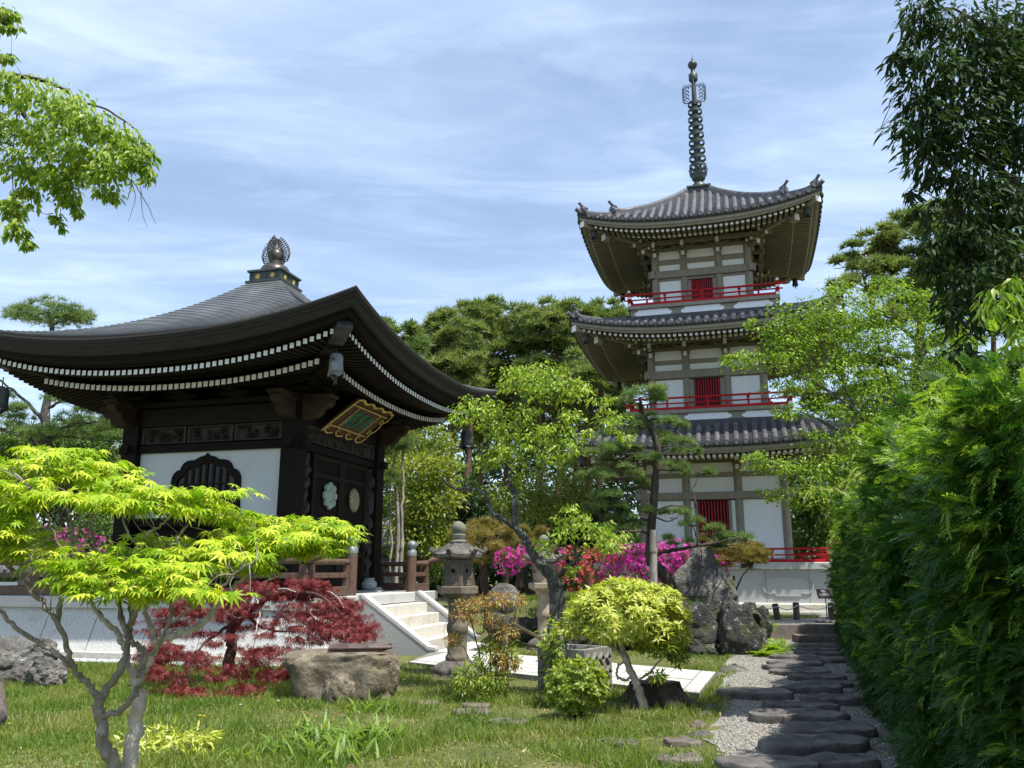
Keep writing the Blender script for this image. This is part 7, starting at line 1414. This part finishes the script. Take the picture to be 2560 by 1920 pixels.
# far wood closing the view behind the trees
fb = []
for i in range(90):
    x = -75 + 150 * i / 89 + rng.uniform(-1, 1); yv = rng.uniform(64, 84); hh = rng.uniform(14.5, 18) if -17 < x < 20 else (rng.uniform(10, 13) if x < 0 else rng.uniform(7, 10)); fb.append((np.array([x, yv, hh * .55]), (rng.uniform(2.2, 3.6), 2, hh * .5), 1.7))
for i in range(46):
    x = -44 + 88 * i / 45 + rng.uniform(-1, 1); yv = rng.uniform(50, 60)
    fb.append((np.array([x, yv, 1.6]), (1.8, 1.6, rng.uniform(1.6, 2.6)), .7))
bo, _ = foliage('far_wood', M['l_forest'], None, LEAF_OVAL, fb, 70, .9, 10, .62, .2, .6); tag(bo, 'dark green wood far behind the garden', None, None, 'stuff'); 
# ------------------------------------------------------------------ azaleas
def azalea(label, px, py, Y, blobs, fm='f_magenta', green=.5, per=150, group='azaleas in flower'):
    b = P(px, py, Y); t = thing('azalea_bush', label, 'azalea', (b[0], Y, gz(b[0], Y)), 0, group); bl = rel([blob(q[0], q[1], q[4] if len(q) > 4 else Y, q[2], q[3], .9) for q in blobs], t); bl = [(c, r, max(.1, 4 * r[0] * r[2])) for c, r, w in bl]
    foliage('foliage', M['l_green'], t, LEAF_OVAL, [(c, np.array(r) * .93, w) for c, r, w in bl], per * green, .10, 10, .05, .0, .8, surf=.9)
    pos, d = [], []
    for c, r, w in bl:
        n = int(per * w * 3.2); q = nrm(rng.normal(0, 1, (n, 3))); k = np.sin(q @ np.array([5, 4, 6]) + c[0] * 3) + np.sin(q @ np.array([-6, 7, 3])) > -.6; q = q[k]; pos.append(c + q * np.array(r) * rng.uniform(.93, 1.06, (len(q), 1))); d.append(q)
    pos, d = np.concatenate(pos), np.concatenate(d); n = len(pos); up = d + rng.normal(0, .5, (n, 3)) + [0, -.2, .3]; scatter('flowers', M[fm], t, LEAF_FLOWER, pos, frames(rng.normal(0, 1, (n, 3)), up), .062 * rng.uniform(.7, 1.25, n))
    mb = MB()
    for i in range(4): c = bl[i % len(bl)][0]; p = smooth_path([np.array([.05 * i - .1, 0, -.1]), c * [.5, .5, .4], c], 4); mb.tube(p, np.linspace(.025, .01, len(p)), 6)
    mb.build('stem', M['bark_dark'], t)
azalea('large magenta azalea mound behind the trained pine\'s prop', 1620, 1500, 19.8, [(1600, 1420, 66, 50), (1550, 1435, 54, 50), (1650, 1405, 66, 48), (1695, 1395, 56, 44), (1580, 1390, 50, 30), (1730, 1410, 44, 44)])
azalea('magenta azalea spilling round the right side of the standing rock', 1770, 1500, 19.9, [(1740, 1410, 50, 36), (1785, 1430, 34, 40), (1720, 1440, 44, 44), (1800, 1460, 20, 24)])
azalea('mixed salmon and pink azalea left of the magenta mound', 1480, 1490, 19.9, [(1490, 1415, 44, 40), (1440, 1400, 40, 36), (1520, 1380, 40, 26), (1460, 1450, 50, 30)], 'f_salmon', .9, 90)
azalea('small magenta azalea behind the garden boulder', 1275, 1470, 20.6, [(1270, 1405, 34, 34), (1300, 1390, 26, 26)])
azalea('pale pink azalea top half hidden behind the plum trunk', 1340, 1460, 21, [(1350, 1385, 34, 26), (1385, 1390, 30, 26)], per=90, green=.9)
azalea('magenta azalea far left behind the railing and lime maple', 170, 1440, 25, [(120, 1350, 44, 34), (180, 1345, 50, 26), (240, 1370, 40, 30), (90, 1380, 30, 30)], per=70, green=.9)
# ------------------------------------------------------------------ shrubs of the lawn
g = Gt(1612, 1772); ys_ = thing('yellow_shrub', 'domed yellow green shrub on a leaning bare trunk in front of the stump', 'shrub', g); YY_ = g[1]
tr = limbs('trunk', M['bark_pale'], ys_, [([(1615, 1778), (1598, 1725), (1580, 1685), (1562, 1640), (1552, 1600), (1560, 1550)], .055, .03), ([(1585, 1690), (1560, 1700), (1542, 1690), (1545, 1665), (1560, 1655)], .018, .012), ([(1575, 1660), (1540, 1625), (1500, 1600), (1480, 1560)], .024, .01, -.1), ([(1560, 1600), (1600, 1560), (1650, 1540)], .026, .01, .1), ([(1590, 1700), (1620, 1685), (1650, 1650), (1670, 1620)], .016, .008, -.1), ([(1558, 1590), (1530, 1540), (1500, 1510)], .022, .009, .1)], YY_, base=0, seed=111)
yb = [(1560, 1482, YY_, 80, 30), (1500, 1510, YY_ - .1, 70, 34), (1630, 1505, YY_ + .1, 70, 40), (1470, 1550, YY_ - .1, 60, 30), (1560, 1530, YY_ - .2, 100, 40), (1660, 1550, YY_, 60, 40), (1690, 1580, YY_, 34, 34), (1430, 1572, YY_ - .1, 36, 18), (1540, 1575, YY_ - .2, 90, 26), (1640, 1585, YY_ - .1, 50, 24)]
rosettes('crown', M['l_yellow'], ys_, LEAF_SLIM, [(c, r, max(.02, r[0] * r[2])) for c, r, w in rel([blob(*b[:5], dep=.9) for b in yb], ys_)], 1200, 8, .10)
foliage('lower_leaves', M['l_shrub'], ys_, LEAF_SLIM, [(c, r, max(.01, r[0] * r[2])) for c, r, w in rel([blob(*b[:5], dep=.9) for b in [(1660, 1620, YY_, 50, 20), (1690, 1640, YY_, 26, 24), (1620, 1605, YY_, 40, 14), (1640, 1690, YY_ - .1, 16, 10)]], ys_)], 2000, .05, 10, .075, .3, .8)
g = Gt(1443, 1800); rs = thing('round_shrub', 'small round glossy green shrub in front of the lattice stone basin', 'shrub', g)
rosettes('crown', M['l_shrub'], rs, LEAF_OVAL, [(np.array([0, 0, .36]), (.33, .31, .27), 1), (np.array([.10, 0, .42]), (.24, .24, .24), .5), (np.array([-.14, 0, .3]), (.24, .24, .2), .4), (np.array([.05, 0, .14]), (.2, .2, .12), .2)], 420, 7, .065, .7, surf=.8)
mb = MB()
for i in range(6): a = i * 1.05; p = smooth_path([(0.02 * i - .05, 0, -.05), (.1 * math.cos(a), .1 * math.sin(a), .18), (.24 * math.cos(a), .24 * math.sin(a), .42)], 3); mb.tube(p, np.linspace(.012, .005, len(p)), 5)
mb.build('stem', M['bark_dark'], rs)
g = Gt(1222, 1745); nd = thing('nandina', 'thin stemmed nandina with reddish and yellow leaflets before the bamboo spout', 'shrub', g); YN = g[1]
tr = limbs('stems', M['bark_dark'], nd, [([(1222, 1748), (1200, 1640), (1180, 1560), (1170, 1510)], .012, .005), ([(1225, 1748), (1225, 1620), (1215, 1540), (1225, 1490)], .013, .005), ([(1230, 1748), (1250, 1640), (1255, 1560), (1270, 1500)], .012, .005), ([(1228, 1748), (1262, 1650), (1280, 1580), (1290, 1520)], .011, .005), ([(1220, 1748), (1190, 1690), (1160, 1620), (1120, 1600)], .009, .003), ([(1218, 1748), (1130, 1640), (1110, 1590), (1118, 1545)], .006, .002), ([(1235, 1748), (1240, 1680), (1236, 1620)], .012, .006)], YN, seed=121)
foliage('upper_leaflets', M['l_nandina'], nd, LEAF_SLIM, [(c, r, max(.01, r[0] * r[2])) for c, r, w in rel([blob(*b, dep=1) for b in [(1180, 1512, YN, 40, 12), (1235, 1500, YN, 40, 14), (1280, 1500, YN, 34, 12), (1160, 1535, YN, 26, 10), (1215, 1545, YN, 34, 12), (1260, 1580, YN, 30, 14), (1130, 1600, YN, 18, 8), (1250, 1640, YN, 24, 20), (1275, 1660, YN - .1, 26, 14)]], nd)], 2300, .06, 8, .062, .3, .9)
foliage('lower_leaflets', M['l_shrub'], nd, LEAF_SLIM, [(c, r, max(.01, r[0] * r[2])) for c, r, w in rel([blob(*b, dep=1) for b in [(1175, 1690, YN - .1, 44, 24), (1220, 1640, YN, 26, 34), (1235, 1700, YN - .1, 40, 20), (1160, 1720, YN - .1, 26, 14), (1215, 1735, YN - .1, 30, 12), (1275, 1640, YN, 18, 30)]], nd)], 2200, .06, 8, .066, .4, .9)
# ferns by the retaining rocks
for i, (px, py, Y, lb) in enumerate([(1935, 1615, 17.2, 'bright green fern at the foot of the retaining rocks'), (1905, 1640, 16.6, 'fern lowest beside the path under the pale ribbed rock'), (1912, 1560, 17.9, 'little fern on top of the retaining rocks at right')]):
    p = P(px, py, Y); t = thing('fern', lb, 'fern', (p[0], Y, max(gz(p[0], Y), p[2] - .1)), 0, 'ferns by the rocks'); n = 34; a = rng.uniform(0, 2 * PI, n); d = np.stack([np.cos(a), np.sin(a), rng.uniform(.2, 1.3, n)], -1); s = (.36, .32, .25)[i]
    scatter('frond', M['fern'], t, FERN, rng.normal(0, .08, (n, 3)) * [1, 1, .3], frames(d, np.stack([-np.cos(a), -np.sin(a), 1 + 0 * a], -1)), s * rng.uniform(.6, 1.2, n))
# iris-like clumps in the foreground lawn
M['iris'] = leafmat('iris_leaf', [(.11, .20, .03), (.18, .28, .045), (.26, .35, .07)], .4)
for i, (px, py, n, s, lb) in enumerate([(790, 1850, 60, .34, 'clump of broad grassy leaves left of the middle in front of the red maple'), (880, 1860, 80, .36, 'tallest clump of broad grassy leaves below the tan basin'), (950, 1850, 64, .33, 'clump of broad leaves right of the tallest one'), (840, 1905, 60, .32, 'clump of broad leaves at the bottom edge'), (720, 1880, 40, .28, 'sparse clump of broad leaves near the bottom left of centre'), (600, 1900, 34, .26, 'low tuft of broad leaves right of the maple trunks'), (930, 1780, 44, .30, 'leafy clump tight against the tan basin')]):
    g = Gt(px, py); t = thing('leafy_clump', lb, 'plant', g, 0, 'leafy clumps in the lawn'); a = rng.uniform(0, 2 * PI, n); z = nrm(np.stack([np.cos(a) * .55, np.sin(a) * .55, np.ones(n)], -1) + rng.normal(0, .15, (n, 3))); f = np.stack([np.cos(a), np.sin(a), 0 * a], -1); xx = nrm(np.cross(f, z)); Rm = np.stack([xx, np.cross(z, xx), z], -1)
    scatter('leaves', M['iris'], t, [strap_leaf(.35, .06), strap_leaf(.6, .07), strap_leaf(.2, .05)], rng.normal(0, .16, (n, 3)) * [1, 1, 0], Rm, s * .85 * rng.uniform(.45, 1.2, n))
g = Gt(430, 1880); t = thing('low_shrub', 'low yellowish leafy sprout beside the pale maple trunk', 'shrub', g); foliage('foliage', M['l_yellow'], t, LEAF_SLIM, [(np.array([0, 0, .10]), (.34, .3, .12), 1), (np.array([-.25, -.1, .06]), (.2, .2, .08), .4)], 46, .08, 9, .085, .1, 1.0)
# small flowers
FL = [(1842 / 2212 * 0 + 590, 1700, 'f_yellow', 'yellow'), (600, 1706, 'f_yellow', 'yellow'), (690, 1706, 'f_yellow', 'yellow'), (498, 1796, 'f_yellow', 'yellow'), (508, 1798, 'f_yellow', 'yellow'), (85, 1702, 'f_yellow', 'yellow'), (20, 1818, 'f_yellow', 'yellow'), (600, 1768, 'f_white', 'white'), (676, 1722, 'f_white', 'white'), (694, 1758, 'f_white', 'white'), (280, 1800, 'f_white', 'white'), (358, 1826, 'f_white', 'white')]
WH = ['beside the red maple trunk', 'just right of the red maple trunk', 'right of the red maple\'s lower fronds', 'in grass under the red maple, left one', 'in grass under the red maple, right one', 'near the pale rock at far left', 'at the left picture edge', 'under the red maple\'s hanging fronds', 'small and high by the tan basin', 'left of the tan basin', 'between the two maple trunks', 'right of the pale maple trunk']
for (px, py, m, c), w in zip(FL, WH):
    g = Gt(px, py + 14); t = thing('wild_flower', f'tiny {c} wild flower in the grass {w}', 'flower', g, 0, 'wild flowers in the lawn'); h = .09; mb = MB(); mb.tube([(0, 0, 0), (.01, 0, h * .5), (0, .0, h)], [.003, .003, .002], 5); mb.build('stem', M['iris'], t)
    n = 9; a = np.arange(n) * 2 * PI / n; d = np.stack([np.cos(a), np.sin(a), .2 + 0 * a], -1); scatter('petals', M[m], t, LEAF_SLIM, np.zeros((n, 3)) + [0, 0, h], frames(d, np.zeros((n, 3)) + [0, 0, 1]), np.full((n, 3), .022) * [2, 1, 1])
